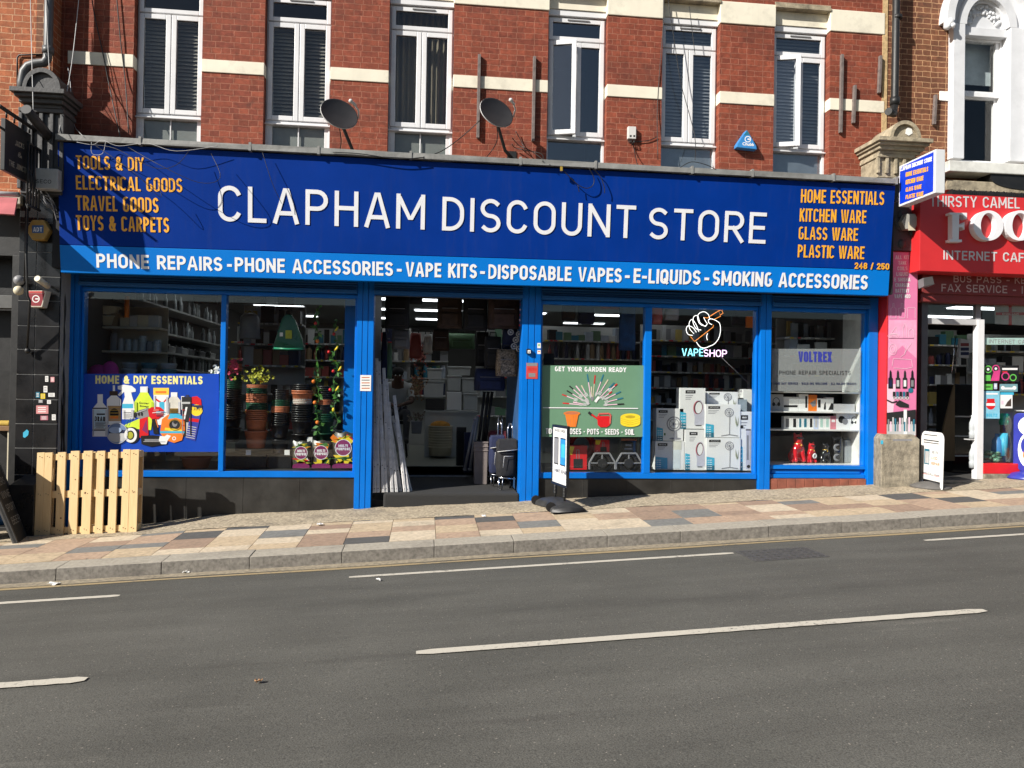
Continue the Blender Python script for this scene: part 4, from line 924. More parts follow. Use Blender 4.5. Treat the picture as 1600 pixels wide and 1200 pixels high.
m = MB(); A.text('VENUE', (1112, 478), (1140, 478.5), (1112, 471), NP, .2, dep=.006, mb=m); m.build('lettering', NP, t)

# --- plant pots: every nested pot a thing
def pot_mesh(r, h, mat):
    m = MB(); m.lathe([(0, 0), (r*.72, 0), (r*.74, .008), (r*.925, h-.017), (r*.985, h-.016), (r*1.0, h-.013), (r*1.0, h-.003), (r*.985, h), (r*.94, h), (r*.91, h*.9), (r*.73, h*.1), (0, h*.08)], (0, 0, 0), 28); return m
protos = {}
def pot(col, r, h, loc, label, group):
    k = (col, r, h)
    if k not in protos:
        o = pot_mesh(r, h, None).build('plant_pot', {'t': M_terra, 'g': M_gpot, 'b': M_bpot, 'w': M_wpot}[col]); protos[k] = o; o.location = loc; tag(o, label, 'plant pot', group); return o
    o = dup(protos[k], loc, label, random.uniform(0, 6), group); return o
CN = dict(t='terracotta', g='green', b='black', w='pale grey')
def stack(pxc, pw, base_px, seq, y, nm, grp):
    c = P(pxc, base_px, y); x = c.x; r = (P(pxc+pw/2, base_px, y).x-P(pxc-pw/2, base_px, y).x)/2; z = c.z
    for col, n, ph, rr in seq:
        for k in range(n):
            h = r*rr*1.5; pot(col, round(r*rr, 3), round(h, 3), (x+random.uniform(-.004, .004), y, z), '%s plastic pots nested in the %s' % (CN[col], nm), grp)
            z += ph if k < n-1 else ph
    return x, z
PXM = 1/113.0
stack(400, 34, 700, [('t', 1, .17, 1.1), ('t', 6, .026, 1.0), ('g', 4, .024, .97), ('t', 5, .024, .97), ('g', 3, .024, .97), ('t', 2, .024, .97)], .55, 'tall banded stack topped with lime flowers', 'pots in the banded stack')
stack(362, 30, 690, [('b', 1, .14, 1), ('b', 14, .030, .95), ('g', 10, .024, .95), ('t', 4, .026, .95)], .75, 'dark stack topped with pink flowers by the window bar', 'pots in the stack with pink flowers')
stack(437, 30, 708, [('b', 1, .20, 1), ('b', 6, .030, 1), ('t', 4, .020, .98), ('g', 4, .024, .95), ('b', 6, .024, .93)], .5, 'narrow stack left of the grey banded one', 'pots in the narrow stack')
stack(471, 33, 702, [('b', 1, .17, 1), ('b', 8, .031, 1.05), ('w', 5, .024, .9), ('t', 2, .030, 1.05), ('b', 4, .026, .93)], .5, 'stack with a pale grey band', 'pots in the stack with a grey band')
stack(506, 32, 700, [('g', 1, .17, 1), ('g', 4, .03, 1), ('b', 5, .026, .95), ('t', 3, .026, .9), ('b', 7, .026, .9)], .62, 'stack half hidden behind the hanging vines', 'pots in the stack behind the vines')
o = pot('t', .2, .16, P(303, 734, .45)+V((0, .1, 0)), 'wide terracotta bowl pot below the blue poster', None)
def flowers(pxc, pyc, w, h, mat, label, n=26, y=.55):
    rr = random.Random(pxc); m = MB(); c = P(pxc, pyc, y); s = 1/113
    for k in range(n):
        p = c+V((rr.gauss(0, .33)*w*s, rr.uniform(-.1, .1), rr.gauss(0, .3)*h*s)); 
        for j in range(4):
            a = rr.uniform(0, 6.3); d = V((math.cos(a), rr.uniform(-.6, .2), math.sin(a)))*.030; e = d.cross(V((0, 1, 0))).normalized()*.014
            m.add([p, p+d*.6+e, p+d+V((0, -.006, 0)), p+d*.6-e], [(0, 1, 2, 3)], mat)
    t = thing('artificial_flowers', label, 'flowers', (c.x, c.y, c.z-h*s/2)); o = m.build('petals', mat, t, recalc=False); md = o.modifiers.new('t', 'SOLIDIFY'); md.thickness = .002
    m = MB()
    for k in range(6): m.tube([c+V((rr.uniform(-.03, .03), 0, -.12)), c+V((rr.uniform(-.06, .06), 0, .0))], .003, 5)
    m.build('stems', M_leaf, t)
flowers(364, 574, 20, 18, M_petal, 'pink cloth flowers on top of the dark pot stack', 34, .6)
flowers(400, 586, 34, 20, M_lime, 'lime green cloth flowers on the banded pot stack', 44)
flowers(338, 579, 13, 12, M_wpetal, 'white cloth flowers beside the blue poster corner', 20, .2)
# platforms and price cards
for a, b, lb in ((353, 416, 'black display plinth under the banded pot stack'), (418, 455, 'black display plinth under the narrow pot stack')):
    zfront('display_plinth', lb, 'display stand', a, 709, b, 735, .42, .3, M_bpot, zb=ZS)
m = MB(); 
for px, py, lb in ((388, 707, 'white price card below the banded pot stack'), (448.5, 707, 'white price card below the narrow pot stack'), (484, 687, 'white price card hung beside the vines')):
    zz0 = fr_box(px-4, py-4, px+4, py+4, .405, .002); o = MB().box(*zz0).build('price_card', M_ppr, None, loc=P(px, py, .405)); tag(o, lb, 'price card')
# compost bags
for i, (x0, y0, x1, y1, lb, tilt) in enumerate(((456, 690, 484.5, 732, 'small upright compost bag, leftmost of three in the window', -.02), (486, 689, 517, 732, 'middle compost bag with maroon top between two others', 0), (518, 676, 554.5, 732, 'biggest compost bag standing against the window end', .03))):
    y = .22; a = P(x0, y0, y); b = P(x1, y1, y); w = b.x-a.x; h = a.z-b.z; t = thing('compost_bag', lb, 'compost bag', ((a.x+b.x)/2, y+.06, b.z))
    m = MB(); nx, nz = 9, 11; vs = []; 
    for j in range(nz):
        for k in range(nx):
            u, v = k/(nx-1), j/(nz-1); bul = (math.sin(math.pi*u)**.6)*(math.sin(math.pi*min(1, v*.93+.04))**.55); pin = 1-.09*max(0, v-.8)*3
            vs.append((a.x+w*(.5+(u-.5)*pin)+tilt*v*h, y+.10-.085*bul+.006*math.sin(u*9+v*13+i), b.z+h*v*(1+.03*math.cos(u*12))))
    nf = len(vs); vs2 = [(p[0], 2*(y+.10)-p[1], p[2]) for p in vs]
    fs = [(j*nx+k, j*nx+k+1, (j+1)*nx+k+1, (j+1)*nx+k) for j in range(nz-1) for k in range(nx-1)]
    m.add(vs, fs, None, True); m.add(vs2, [f[::-1] for f in fs], None, True); m.build('sack', pm('compost_print', (.055, .05, .035), .35, .5, 30, spec=.6), t)
    A = yart(y+.008); A.k = 1; s = (x1-x0); cx = (x0+x1)/2; hh = y1-y0; rr = random.Random(i+3)
    cols = [M_or, M_yel, M_leaf, M_rd, M_lime, M_wpetal]
    for k in range(16):
        top = k < 8; A.poly([(cx+rr.uniform(-.42, .42)*s+dx*rr.uniform(3, 6), y0+hh*(rr.uniform(.08, .26) if top else rr.uniform(.62, .86))+dy*rr.uniform(1.5, 4)) for dx, dy in ((-1, 0), (-.2, -1), (1, -.4), (.6, .7), (-.4, .9))], cols[rr.randrange(3) + (0 if top else 1) if k % 3 else rr.randrange(6)])
    A.rect(x0+1, y1-5, x1-1, y1-.5, M_purple); A.ell(cx, y1-5, s*.44, 3, M_purple)
    A.ell(cx, y0+hh*.42, s*.36, s*.36, M_wtext, 26); A.ell(cx, y0+hh*.42, s*.335, s*.335, M_purple, 26)
    A.text('MULTI', (cx-s*.2, y0+hh*.42-1), (cx+s*.2, y0+hh*.42-1), (cx-s*.2, y0+hh*.42-5), M_wtext, .24); A.text('PURPOSE', (cx-s*.29, y0+hh*.42+4), (cx+s*.29, y0+hh*.42+4), (cx-s*.29, y0+hh*.42), M_wtext, .24)
    A.mb.build('printed_front', M_purple, t)
# hanging garlands with fruit
def garland(px, py0, py1, y, label, fruit, seed, amp=4):
    rr = random.Random(seed); t = thing('fruit_garland', label, 'garland', P(px, py0, y)); m = MB(); st = MB(); pts = []
    n = 30
    for k in range(n+1):
        f = k/n; pts.append(P(px+amp*math.sin(k*.9+seed)*.6+rr.uniform(-1, 1), py0+(py1-py0)*f, y+rr.uniform(-.015, .015)))
    st.tube(pts, .004, 5)
    for p in pts:
        for j in range(rr.choice([1, 2, 3, 4])):
            a = rr.uniform(0, 6.28); L_ = rr.uniform(.03, .085); d = V((math.cos(a), rr.uniform(-.8, .5), math.sin(a)-.25)).normalized()*L_; e = d.cross(V((rr.uniform(-1, 1), rr.uniform(-1, 1), rr.uniform(-1, 1)))).normalized()*L_*.33
            q = p+d*.15; m.add([q, q+d*.45+e, q+d, q+d*.45-e], [(0, 1, 2, 3)])
    st.build('stem', M_leaf, t); o = m.build('leaves', M_leaf, t, recalc=False); md = o.modifiers.new('t', 'SOLIDIFY'); md.thickness = .0015
    for fx, fy, kind in fruit:
        p = P(fx, fy, y-.02); f = MB()
        if kind == 'b': f.tube([p+V((.018, 0, .032)), p+V((.012, -.01, .012)), p+V((-.004, -.01, -.014)), p+V((-.026, 0, -.03))], [.006, .014, .014, .005], 8); mt = M_yel
        elif kind == 'l': f.ball(p, .026, 10, 8, None, (.75, .75, 1.1)); mt = M_yel
        else: f.ball(p, .026 if kind == 'o' else .022, 10, 8); mt = M_or if kind == 'o' else M_rd
        f.build('fruit', mt, t)
garland(496, 480, 672, .3, 'plastic vine hung with oranges and red fruit, left of two in the window', [(496, 533, 'o'), (490, 596, 'o'), (492, 629, 'o'), (496, 660, 'o'), (493, 505, 'r')], 1)
garland(524, 500, 672, .3, 'plastic vine hung with bananas and lemons, right of two in the window', [(526, 514, 'b'), (526, 544, 'b'), (531, 576, 'b'), (527, 607, 'b'), (521, 640, 'l'), (514, 550, 'r'), (516, 609, 'r'), (521, 580, 'r'), (522, 522, 'r')], 2, 6)
# green leaf scoop
t = thing('leaf_scoop', 'dark green plastic leaf scoop hanging in the window by its handle', 'leaf scoop', P(450, 480, .35))
q = [P(425.5, 546, .30), P(475, 547, .30), P(472, 530, .30), P(461, 500, .33), P(455, 492, .36), P(446, 491, .36), P(440, 499, .33), P(430, 530, .30)]
m = MB(); m.prism(q, (0, .05, 0)); m.build('scoop', pm('scoop_green', (.010, .10, .050), .3, .15, 5), t, .008)
m = MB(); m.tube([P(428, 544, .29), P(450, 545.5, .28), P(473, 545, .29)], .014, 8); m.build('lip', pm('scoop_lip', (.03, .26, .14), .3), t)
m = MB(); m.tube([P(446, 492, .36), P(446, 484, .37), P(455, 484, .37), P(455, 492, .36)], .010, 6); m.tube([P(450, 484, .37), P(449, 462, .37)], .004, 5); m.build('handle', M_black, t)
A = yart(.295); A.rect(446, 516, 456, 529, M_lime); A.rect(437, 519.5, 442, 525.5, M_ppr); A.mb.build('sticker', M_lime, t)
t = thing('laundry_bucket', 'pale grey plastic bucket on a shelf end behind the flowerpots', 'bucket', P(390, 530, 1.6)); m = MB(); c = P(390, 529, 1.6)
m.lathe([(0, 0), (.15, 0), (.135, .30), (.1, .35), (.04, .37), (0, .37)], c, 20); m.build('bucket', pm('blue_grey_plastic', (.26, .29, .33), .5), t); m = MB(); m.tube([c+V((-.13, 0, .32)), c+V((0, -.03, .42)), c+V((.13, 0, .32))], .006, 6); m.build('handle', M_lgrey, t)

# --- shelving along the left wall, with goods
def shelf_run(name, label, x0, x1, y0, y1, zs, zbase, mat=M_shelf, back=None):
    t = thing(name, label, 'shelving', ((x0+x1)/2, (y0+y1)/2, zbase))
    for z in zs: MB().box(x0, x1, y0, y1, z-.03, z).build('shelf', mat, t, .003)
    if name == 'shelf_unit':
        for z in zs:
            m = MB(); xx = x0
            while xx < x1-.08:
                w_ = random.uniform(.04, .08); m.box(xx, xx+w_, y0-.004, y0-.001, z-.028, z-.004, random.choice([M_ppr, M_ppr, M_yel, M_lgrey, M_rd])); xx += w_+random.uniform(.01, .09)
            m.build('price_strip', M_ppr, t)
    if back: MB().box(*back, zbase, zs[-1]+.3).build('back_panel', mat, t)
    return t
def item(kind, rr):
    m = MB(); 
    if kind == 'jar': r = rr.uniform(.04, .055); h = rr.uniform(.12, .22); m.lathe([(0, 0), (r, 0), (r, h*.8), (r*.8, h*.86), (r*.85, h), (0, h)], (0, 0, 0), 12)
    elif kind == 'bottle': r = rr.uniform(.03, .04); h = rr.uniform(.2, .28); m.lathe([(0, 0), (r, 0), (r, h*.6), (r*.4, h*.78), (r*.45, h), (0, h)], (0, 0, 0), 12)
    elif kind == 'tub': m.lathe([(0, 0), (.09, 0), (.105, .05), (.11, .055), (.10, .075), (0, .078)], (0, 0, 0), 14)
    elif kind == 'box': w, d, h = rr.uniform(.05, .1), .07, rr.uniform(.10, .19); m.box(-w, w, -d, d, 0, h)
    elif kind == 'card': w, h = rr.uniform(.035, .055), rr.uniform(.12, .17); m.box(-w, w, -.012, .012, 0, h); m.box(-w*.5, w*.5, -.016, -.012, h*.15, h*.55)
    elif kind == 'pan': m.lathe([(0, 0), (.10, 0), (.11, .09), (.115, .095), (.06, .115), (.02, .12), (.02, .145), (0, .145)], (0, 0, 0), 18)
    elif kind == 'pack': w, h = rr.uniform(.025, .045), rr.uniform(.08, .14); m.box(-w, w, -.05, .05, 0, h)
    return m
itp = {}
KN = dict(jar=('glass_jar', 'jar'), bottle=('bottle', 'bottle'), tub=('food_tub', 'food tub'), box=('small_carton', 'carton'), card=('blister_pack', 'packet'), pan=('cooking_pot', 'cooking pot'), pack=('vape_carton', 'carton'))
def goods(kind, mats, pos, label, group, seed=1, big=None):
    rr = random.Random(seed)
    for i, p in enumerate(pos):
        mt_ = mats[(i*7+seed+i//3) % len(mats)]; k = (kind, i % 4, mt_.name)
        if k not in itp:
            o = item(kind, rr).build(KN[kind][0], mt_, None, .003); itp[k] = o; o.location = p; tag(o, label, KN[kind][1], group)
        else: dup(itp[k], p, label, rr.uniform(-.2, .2), group, (rr.uniform(*big[0]), 1, rr.uniform(*big[1])) if big else None)
shelf_run('wall_shelving', 'long white shelves of jars and pans along the left wall', -4.38, -3.98, 1.36, 6.2, [-.45, -.08, .27, .53, .82, 1.22], -1.06)
shelf_run('front_shelving', 'short cream shelves behind the left end of the window', -4.36, -3.62, .95, 1.3, [-.2, .07, .47, .80], -1.06, pm('cream_shelf', (.46, .41, .31), .6), (-4.37, -3.62, 1.3, 1.32))
gm = [M_clear, M_grey, M_clear, pm('smoke_glass', (.16, .18, .19), .15, .3, 10)]
for z, kd, lb, gp, ms in ((-.45, 'jar', 'glass jars along the lowest left wall shelf', 'jars on the lowest wall shelf', gm), (-.08, 'jar', 'clear jars on the left wall shelf second from the bottom', 'jars on the second wall shelf', gm), (.27, 'bottle', 'glass bottles on the left wall shelf below the pans', 'bottles on the wall shelf', gm), (.82, 'bottle', 'dim bottles on the left wall shelf above the pans', 'bottles on the upper wall shelf', gm), (1.22, 'bottle', 'tall clear bottles on the top left wall shelf', 'bottles on the top wall shelf', [M_clear, M_clear, M_lgrey])):
    goods(kd, ms, [(-4.14+random.uniform(-.06, .1), 1.5+.24*i+random.uniform(-.04, .04), z) for i in range(18)], lb, gp, int(z*100)+50)
goods('pan', [M_glblk, M_alu, M_grey], [(-4.12, 1.55+.34*i, .53) for i in range(12)], 'dark cooking pots on the left wall shelf', 'cooking pots on the wall shelf', 5)
# cream baskets and tubs on the short shelves
kr0 = pm('kraft', (.30, .20, .11), .7)
goods('box', [kr0, M_cream2, M_lgrey], [(-4.25+.13*i, 1.1, .80) for i in range(5)], 'cartons behind the cream baskets on the short shelf', 'cartons on the short shelf', 6, ((.8, 1.1), (1.2, 1.6)))
goods('jar', [M_clear, M_grey, M_lgrey], [(-4.27+.095*i, 1.12, .47) for i in range(7)], 'jars on the short cream shelf under the baskets', 'jars on the short shelf', 7, ((1, 1.1), (1, 1.4)))
def basket(px0, py0, px1, py1, y, label):
    a = P(px0, py0, y); b = P(px1, py1, y); w = (b.x-a.x)/2; h = a.z-b.z; c = ((a.x+b.x)/2, y+w*.7, b.z)
    t = thing('storage_basket', label, 'basket', c); m = MB(); m.lathe([(0, 0), (w*.86, 0), (w*.95, h*.85), (w, h*.86), (w, h), (w*.92, h), (w*.84, h*.1), (0, h*.08)], c, 24, None, 'z', True, 1, .7); m.build('tub', M_cream2, t)
    for s in (-1, 1): MB().box(c[0]+s*w*.97-.015, c[0]+s*w*.97+.03*s, c[1]-.05, c[1]+.05, c[2]+h*.7, c[2]+h*.86).build('handle', M_cream2, t, .005)
basket(143, 492, 186, 508, 1.0, 'lower cream plastic basket of the two at the window left end'); basket(146, 477, 182, 491, 1.0, 'upper cream plastic basket stacked on another one')
goods('tub', [pm('teal_lid', (.10, .22, .26), .4), M_lgrey, M_clear], [(-4.05+.26*(i % 3), 1.1, .075+.082*(i//3)) for i in range(9)], 'stacked food tubs on the short cream shelf', 'food tubs on the cream shelf', 3)
goods('tub', [M_navy, M_lgrey], [(-4.02+.3*(i % 2), 1.1, -.19+.082*(i//2)) for i in range(4)], 'dark food tubs on the lowest short shelf', 'food tubs on the low shelf', 4)
m = MB(); c = P(158, 588, .6); m.ball(c+V((-.03, 0, .02)), .15, 16, 10, None, (1, .5, .9)); m.ball(c+V((.12, -.02, .06)), .11, 14, 8, None, (1, .5, 1.3)); tag(m.build('mesh_laundry_basket', M_mag, None, loc=c), 'magenta mesh laundry basket peeping above the blue poster', 'laundry basket')
m = MB(); c = P(198, 464, .9); m.cyl(P(198, 496, .9), .03, P(198, 463, .9).z-P(198, 496, .9).z, 12); tag(m.build('rolled_mat', M_or, None, loc=P(198, 496, .9)), 'orange roll standing by the top left shelf', 'roll')
# --- free-standing shelf units deeper in the shop
def gondola(px0, px1, y, zs, label, kinds, seed, mats, back=True, d=.45, zbase=-1.18):
    x0, x1 = P(px0, 600, y).x, P(px1, 600, y).x
    t = shelf_run('shelf_unit', label, x0, x1, y, y+d, zs, zbase, M_shelf, (x0, x1, y+d-.02, y+d) if back else None)
    rr = random.Random(seed)
    for j, z in enumerate(zs):
        kd = kinds[j % len(kinds)]; n = int((x1-x0)/(.155 if kd in ('box', 'pan', 'tub') else .105))
        goods(kd, mats[j % len(mats)], [(x0+.09+(x1-x0-.14)*(i+.5)/n+rr.uniform(-.02, .02), y+.12+rr.uniform(-.03, .05), z) for i in range(n)], '%s on the %s shelf of %s' % ({'box': 'small cartons', 'card': 'upright packs', 'pack': 'narrow cartons', 'jar': 'jars', 'bottle': 'bottles', 'pan': 'pans', 'tub': 'tubs'}[kd], ['lowest', 'second', 'third', 'fourth', 'fifth', 'sixth', 'top'][j], label.replace('tall ', 'the ').replace('low ', 'the low ')), '%s row %d' % (label, j), seed*10+j, ((.9, 1.25), (1.1, 1.75)) if kd != 'tub' else None)
kr = pm('kraft', (.30, .20, .11), .7); pb = pm('pale_print', (.42, .47, .55), .5); dr = pm('dull_red_print', (.36, .07, .06), .5); dy = pm('dull_yellow_print', (.45, .34, .10), .5); dg = pm('dull_green_print', (.10, .20, .10), .5)
dk = [[M_lgrey, M_navy, kr, M_dark, dr], [M_dark, pb, M_teal, M_wbox, dg], [M_lgrey, M_dark, dy, M_grey, pb], [M_wbox, dr, M_grey, M_navy, kr]]
gondola(360, 545, 4.2, [-.75, -.42, -.1, .22, .52, .82], 'tall shelf unit behind the flowerpot stacks', ['box', 'jar', 'card', 'box', 'bottle', 'card'], 11, dk)
gondola(850, 1000, 4.5, [-.7, -.35, 0, .33, .66, 1.0], 'tall shelf unit behind the green garden poster', ['box', 'bottle', 'card', 'card', 'bottle', 'box'], 12, dk)
gondola(1010, 1190, 3.2, [-.75, -.45, -.16, .12, .40, .68, .96], 'tall shelf unit behind the neon sign', ['pack', 'box', 'pack', 'card', 'pack', 'box', 'card'], 13, dk)
gondola(1215, 1335, 2.4, [.26, .60, .90], 'tall shelf unit behind the frosted vinyl', ['pack', 'card', 'pack'], 14, dk)
gondola(604, 700, 6.2, [-.1, .26, .62, .95], 'tall shelf unit behind the counter at the back', ['box', 'jar', 'box', 'tub'], 15, dk)
gondola(745, 806, 5.8, [-.5, -.1, .3, .65, 1.0], 'tall shelf unit behind the hanging backpacks', ['box', 'box', 'tub', 'box', 'box'], 16, [[M_lgrey, M_clear, M_green, M_grey]])
# hanging goods behind the glass tops
def hang(px0, py0, px1, py1, y, d, mat, name, cat, label, strap=True, pocket=True, taper=.9, strapmat=None):
    a = P(px0, py0, y); b = P(px1, py1, y); w = b.x-a.x; h = a.z-b.z; cx = (a.x+b.x)/2
    t = thing(name, label, cat, (cx, y+d/2, a.z)); m = MB(); nz, nu = 9, 20; vs = []
    for j in range(nz):
        v = j/(nz-1); s = 1-(1-taper)*(abs(v-.35)/.65)**2; dd = d/2*(math.sin(math.pi*(v*.92+.04))**.35)
        for k in range(nu):
            an = 2*math.pi*k/nu; ca, sa = math.cos(an), math.sin(an); e = .45
            vs.append((cx+w/2*s*math.copysign(abs(ca)**e, ca)+.004*math.sin(k*2.3+j), y+d/2+dd*math.copysign(abs(sa)**e, sa)+.006*math.sin(j*2.1+k*1.7), b.z+h*v))
    m.add(vs, [(j*nu+k, j*nu+(k+1) % nu, (j+1)*nu+(k+1) % nu, (j+1)*nu+k) for j in range(nz-1) for k in range(nu)]+[tuple(range(nu-1, -1, -1)), tuple(range((nz-1)*nu, nz*nu))], None, True)
    m.build('bag', mat, t)
    if pocket: MB().box(cx-w*.34, cx+w*.34, y-.022, y+.05, b.z+h*.08, b.z+h*.45).build('pocket', mat, t, .012); MB().box(cx-w*.32, cx+w*.32, y-.02, y+.03, b.z+h*.60, b.z+h*.615).build('zip', M_grey, t)
    if strap: m = MB(); m.tube([(cx-.05, y+d/2, a.z-.01), (cx-.04, y+d/2, a.z+.06), (cx+.04, y+d/2, a.z+.06), (cx+.05, y+d/2, a.z-.01)], .009, 6); m.build('handle', strapmat or M_black, t)
    return t
hang(602, 462, 639, 513, .7, .22, M_bfab, 'hanging_bag', 'bag', 'black fabric bag hung high at the doorway left', taper=1)
hang(684, 461, 722, 513, .9, .2, M_brown, 'hanging_bag', 'bag', 'brown checked bag hung in the doorway middle', taper=1)
hang(725, 461, 762, 516, .7, .24, M_bfab, 'hanging_bag', 'bag', 'black zipped bag hung right of the brown one', taper=1)
hang(764, 463, 812, 513, .5, .24, pm('patterned_brown', (.06, .035, .03), .9, .6, 6), 'hanging_bag', 'bag', 'dark patterned bag hung highest at the doorway right', taper=1)
hang(758, 525, 784, 575, .8, .2, M_bfab, 'backpack', 'backpack', 'black backpack hung left of the patterned one')
hang(776, 545, 810, 588, .6, .2, pm('leaf_pattern', (.22, .17, .12), .9, .95, 45), 'backpack', 'backpack', 'beige leaf-patterned backpack hanging in the doorway')
hang(744, 518, 764, 572, 1.2, .2, M_bfab, 'backpack', 'backpack', 'plain black backpack hung deepest left of the others at the doorway right')
hang(786, 512, 812, 545, .75, .18, M_nfab, 'hanging_bag', 'bag', 'navy bag hung behind the spoked wheels at the doorway right', pocket=False)
hang(640, 461, 660, 474, 1.0, .2, M_bfab, 'hanging_bag', 'bag', 'short black bag hung high beside the ceiling lights', pocket=False)
hang(612, 514, 640, 545, 1.4, .2, M_grey, 'hanging_bag', 'bag', 'grey bag hung below the high black one at the doorway left', pocket=True)
hang(676, 514, 702, 548, 1.6, .2, M_brown, 'hanging_bag', 'bag', 'small brown bag hung below the brown checked one', pocket=True)
hang(714, 668, 728, 735, 2.1, .25, M_bfab, 'folded_trolley', 'trolley', 'folded black trolley standing left of the waste bins', strap=False, pocket=False, taper=1)
hang(726, 676, 741, 740, 1.6, .22, M_nfab, 'folded_trolley', 'trolley', 'folded navy trolley standing against the waste bins', strap=False, pocket=False, taper=1)
hang(742, 575, 790, 611, .9, .28, M_nfab, 'travel_bag', 'bag', 'navy travel bag hung under the black backpack')
for x0, x1, lb in ((362, 414, 'black bag hung at the window top above the grey bucket'), (300, 336, 'black bag hung at the window top left of the bar'), (432, 458, 'black strap bag hung at the window top above the leaf scoop')):
    hang(x0, 452, x1, 474, .6, .2, M_bfab, 'hanging_bag', 'bag', lb, pocket=False)
hang(940, 462, 975, 482, .7, .2, pm('dull_red', (.30, .03, .03), .8), 'hanging_bag', 'bag', 'red round bag hung at the top of the garden window', pocket=False, taper=.7)
t = hang(969, 470, 993, 548, .6, .06, pm('denim', (.012, .06, .17), .9, .35, 9), 'beach_towel', 'towel', 'long blue patterned towel hung beside the window bar', strap=False, pocket=False, taper=1)
hang(1148, 460, 1178, 508, .9, .2, M_bfab, 'hanging_bag', 'bag', 'dark bag hung at the top right of the neon window', pocket=False)
tag(MB().box(*fr_box(1167, 494, 1177, 512, .8, .05)).build('orange_pack', M_or, None, .004, loc=P(1172, 512, .8)), 'orange pack hung near the top of the blue window post', 'packet')
tag(MB().box(*fr_box(850, 552, 866, 570, .3, .03)).build('black_sign', M_dark, None, .004, loc=P(858, 570, .3)), 'small black card with red emblem above the garden poster', 'sign')
gondola(1225, 1340, 1.1, [.33, .62, .90], 'low shelf unit above the frosted vinyl', ['pack', 'box', 'card'], 17, dk, True, .3, .25)
gondola(585, 640, 4.6, [-.5, -.15, .2, .55, .9], 'tall shelf unit behind the seated person', ['box', 'card', 'box', 'jar', 'box'], 18, dk)
gondola(370, 470, 2.2, [.35, .68, 1.0], 'low shelf unit by the grey bucket', ['box', 'card', 'box'], 19, dk, True, .4, .05)
hang(596, 518, 604, 600, 1.6, .12, M_nfab, 'hanging_umbrella', 'umbrella', 'long navy folded umbrella hung inside the doorway left', pocket=False, taper=.6)
hang(604, 535, 612, 592, 1.9, .12, M_green, 'hanging_umbrella', 'umbrella', 'green folded umbrella hung behind the navy one', pocket=False, taper=.6)
hang(640, 520, 658, 560, 2.6, .15, dr, 'soft_toy_bag', 'bag', 'dull red bag hung in the middle of the doorway', pocket=False, taper=.8)
hang(662, 522, 676, 552, 2.6, .15, M_wbox, 'net_bag', 'bag', 'white net bag hung beside the dull red one', pocket=False, taper=.8)
hang(700, 520, 742, 545, 3.0, .2, dg, 'hanging_bag', 'bag', 'green holdall hung above the white counter pile', pocket=True, taper=1)
for k, (x, y) in enumerate(((798, 519), (806, 531), (811, 522), (803, 541), (811, 545))):
    A_ = P(x, y, .45); m = MB(); m.lathe([(.030, 0), (.042, 0), (.042, .015), (.030, .015), (.030, 0)], A_, 18, M_lgrey, 'y'); m.cyl(A_+V((0, .002, 0)), .014, .012, 10, M_lgrey, 'y'); [m.bar(A_+V((.014*math.cos(q_), .008, .014*math.sin(q_))), A_+V((.032*math.cos(q_), .008, .032*math.sin(q_))), .005, .005, M_lgrey) for q_ in (0, 1.26, 2.5, 3.77, 5.03)]
    tag(m.build('trolley_wheel', M_lgrey, None, loc=A_), 'grey spoked wheel of a hanging trolley by the right doorway post', 'wheel', 'spoked wheels hung by the doorway post')
for k in range(6): m = MB(); m.ball(P(815-.3*k, 468+8*k, .25), .022, 10, 8); tag(m.build('paper_bauble', M_red if k % 2 else M_lpink, None, loc=P(815, 468+8*k, .25)), ['pale', 'red'][k % 2]+' bauble in the string down the right doorway post', 'bauble', ['pale', 'red'][k % 2]+' baubles by the doorway')
for k, (x0, x1, mt, lb) in enumerate(((880, 900, M_brown, 'brown bag hung at the garden window top'), (905, 930, M_nfab, 'navy bag hung at the garden window top'), (1040, 1062, M_grey, 'grey bag hung at the neon window top left'), (1020, 1036, dr, 'dull red pouch hung at the neon window top corner'))): hang(x0, 466, x1, 500+6*(k % 2), .8, .16, mt, 'hanging_bag', 'bag', lb, pocket=False)
# --- doorway
t = thing('trim_rack', 'x', 'x'); bpy.data.objects.remove(t)
mm = None
for i, (tx, ty, bx, by) in enumerate(((578, 575, 586, 766), (586, 560, 592, 766), (592, 565, 600, 767), (590, 590, 605, 768), (604, 592, 614, 766), (603, 605, 621, 767), (616, 618, 634, 764), (619, 640, 639, 762), (580, 600, 589, 764), (596, 575, 608, 765), (608, 628, 617, 764), (600, 610, 627, 763), (613, 650, 643, 760), (584, 620, 596, 763))):
    b = P(bx-1, by, .07+.012*i); b.z = -1.334; a = P(tx, ty, .55); a.x = max(a.x, dx0+.0+.012*i)
    m = MB(); m.bar(a, b, .042, .018, None, (0, 1, 0)); [m.bar(a+V((q_, -.012, 0)), b+V((q_, -.012, 0)), .006, .01, None, (0, 1, 0)) for q_ in (-.012, 0, .012)]
    for k in (.1, .45, .8, .97): p = a+(b-a)*k; m.ball(p+V((0, -.012, 0)), .008, 6, 4, M_black)
    tag(m.build('aluminium_pole', M_alu, None, .002, loc=b), 'long ribbed aluminium floor edging leaning inside the doorway left', 'metal edging', 'metal edgings leaning in the doorway', 'thing')
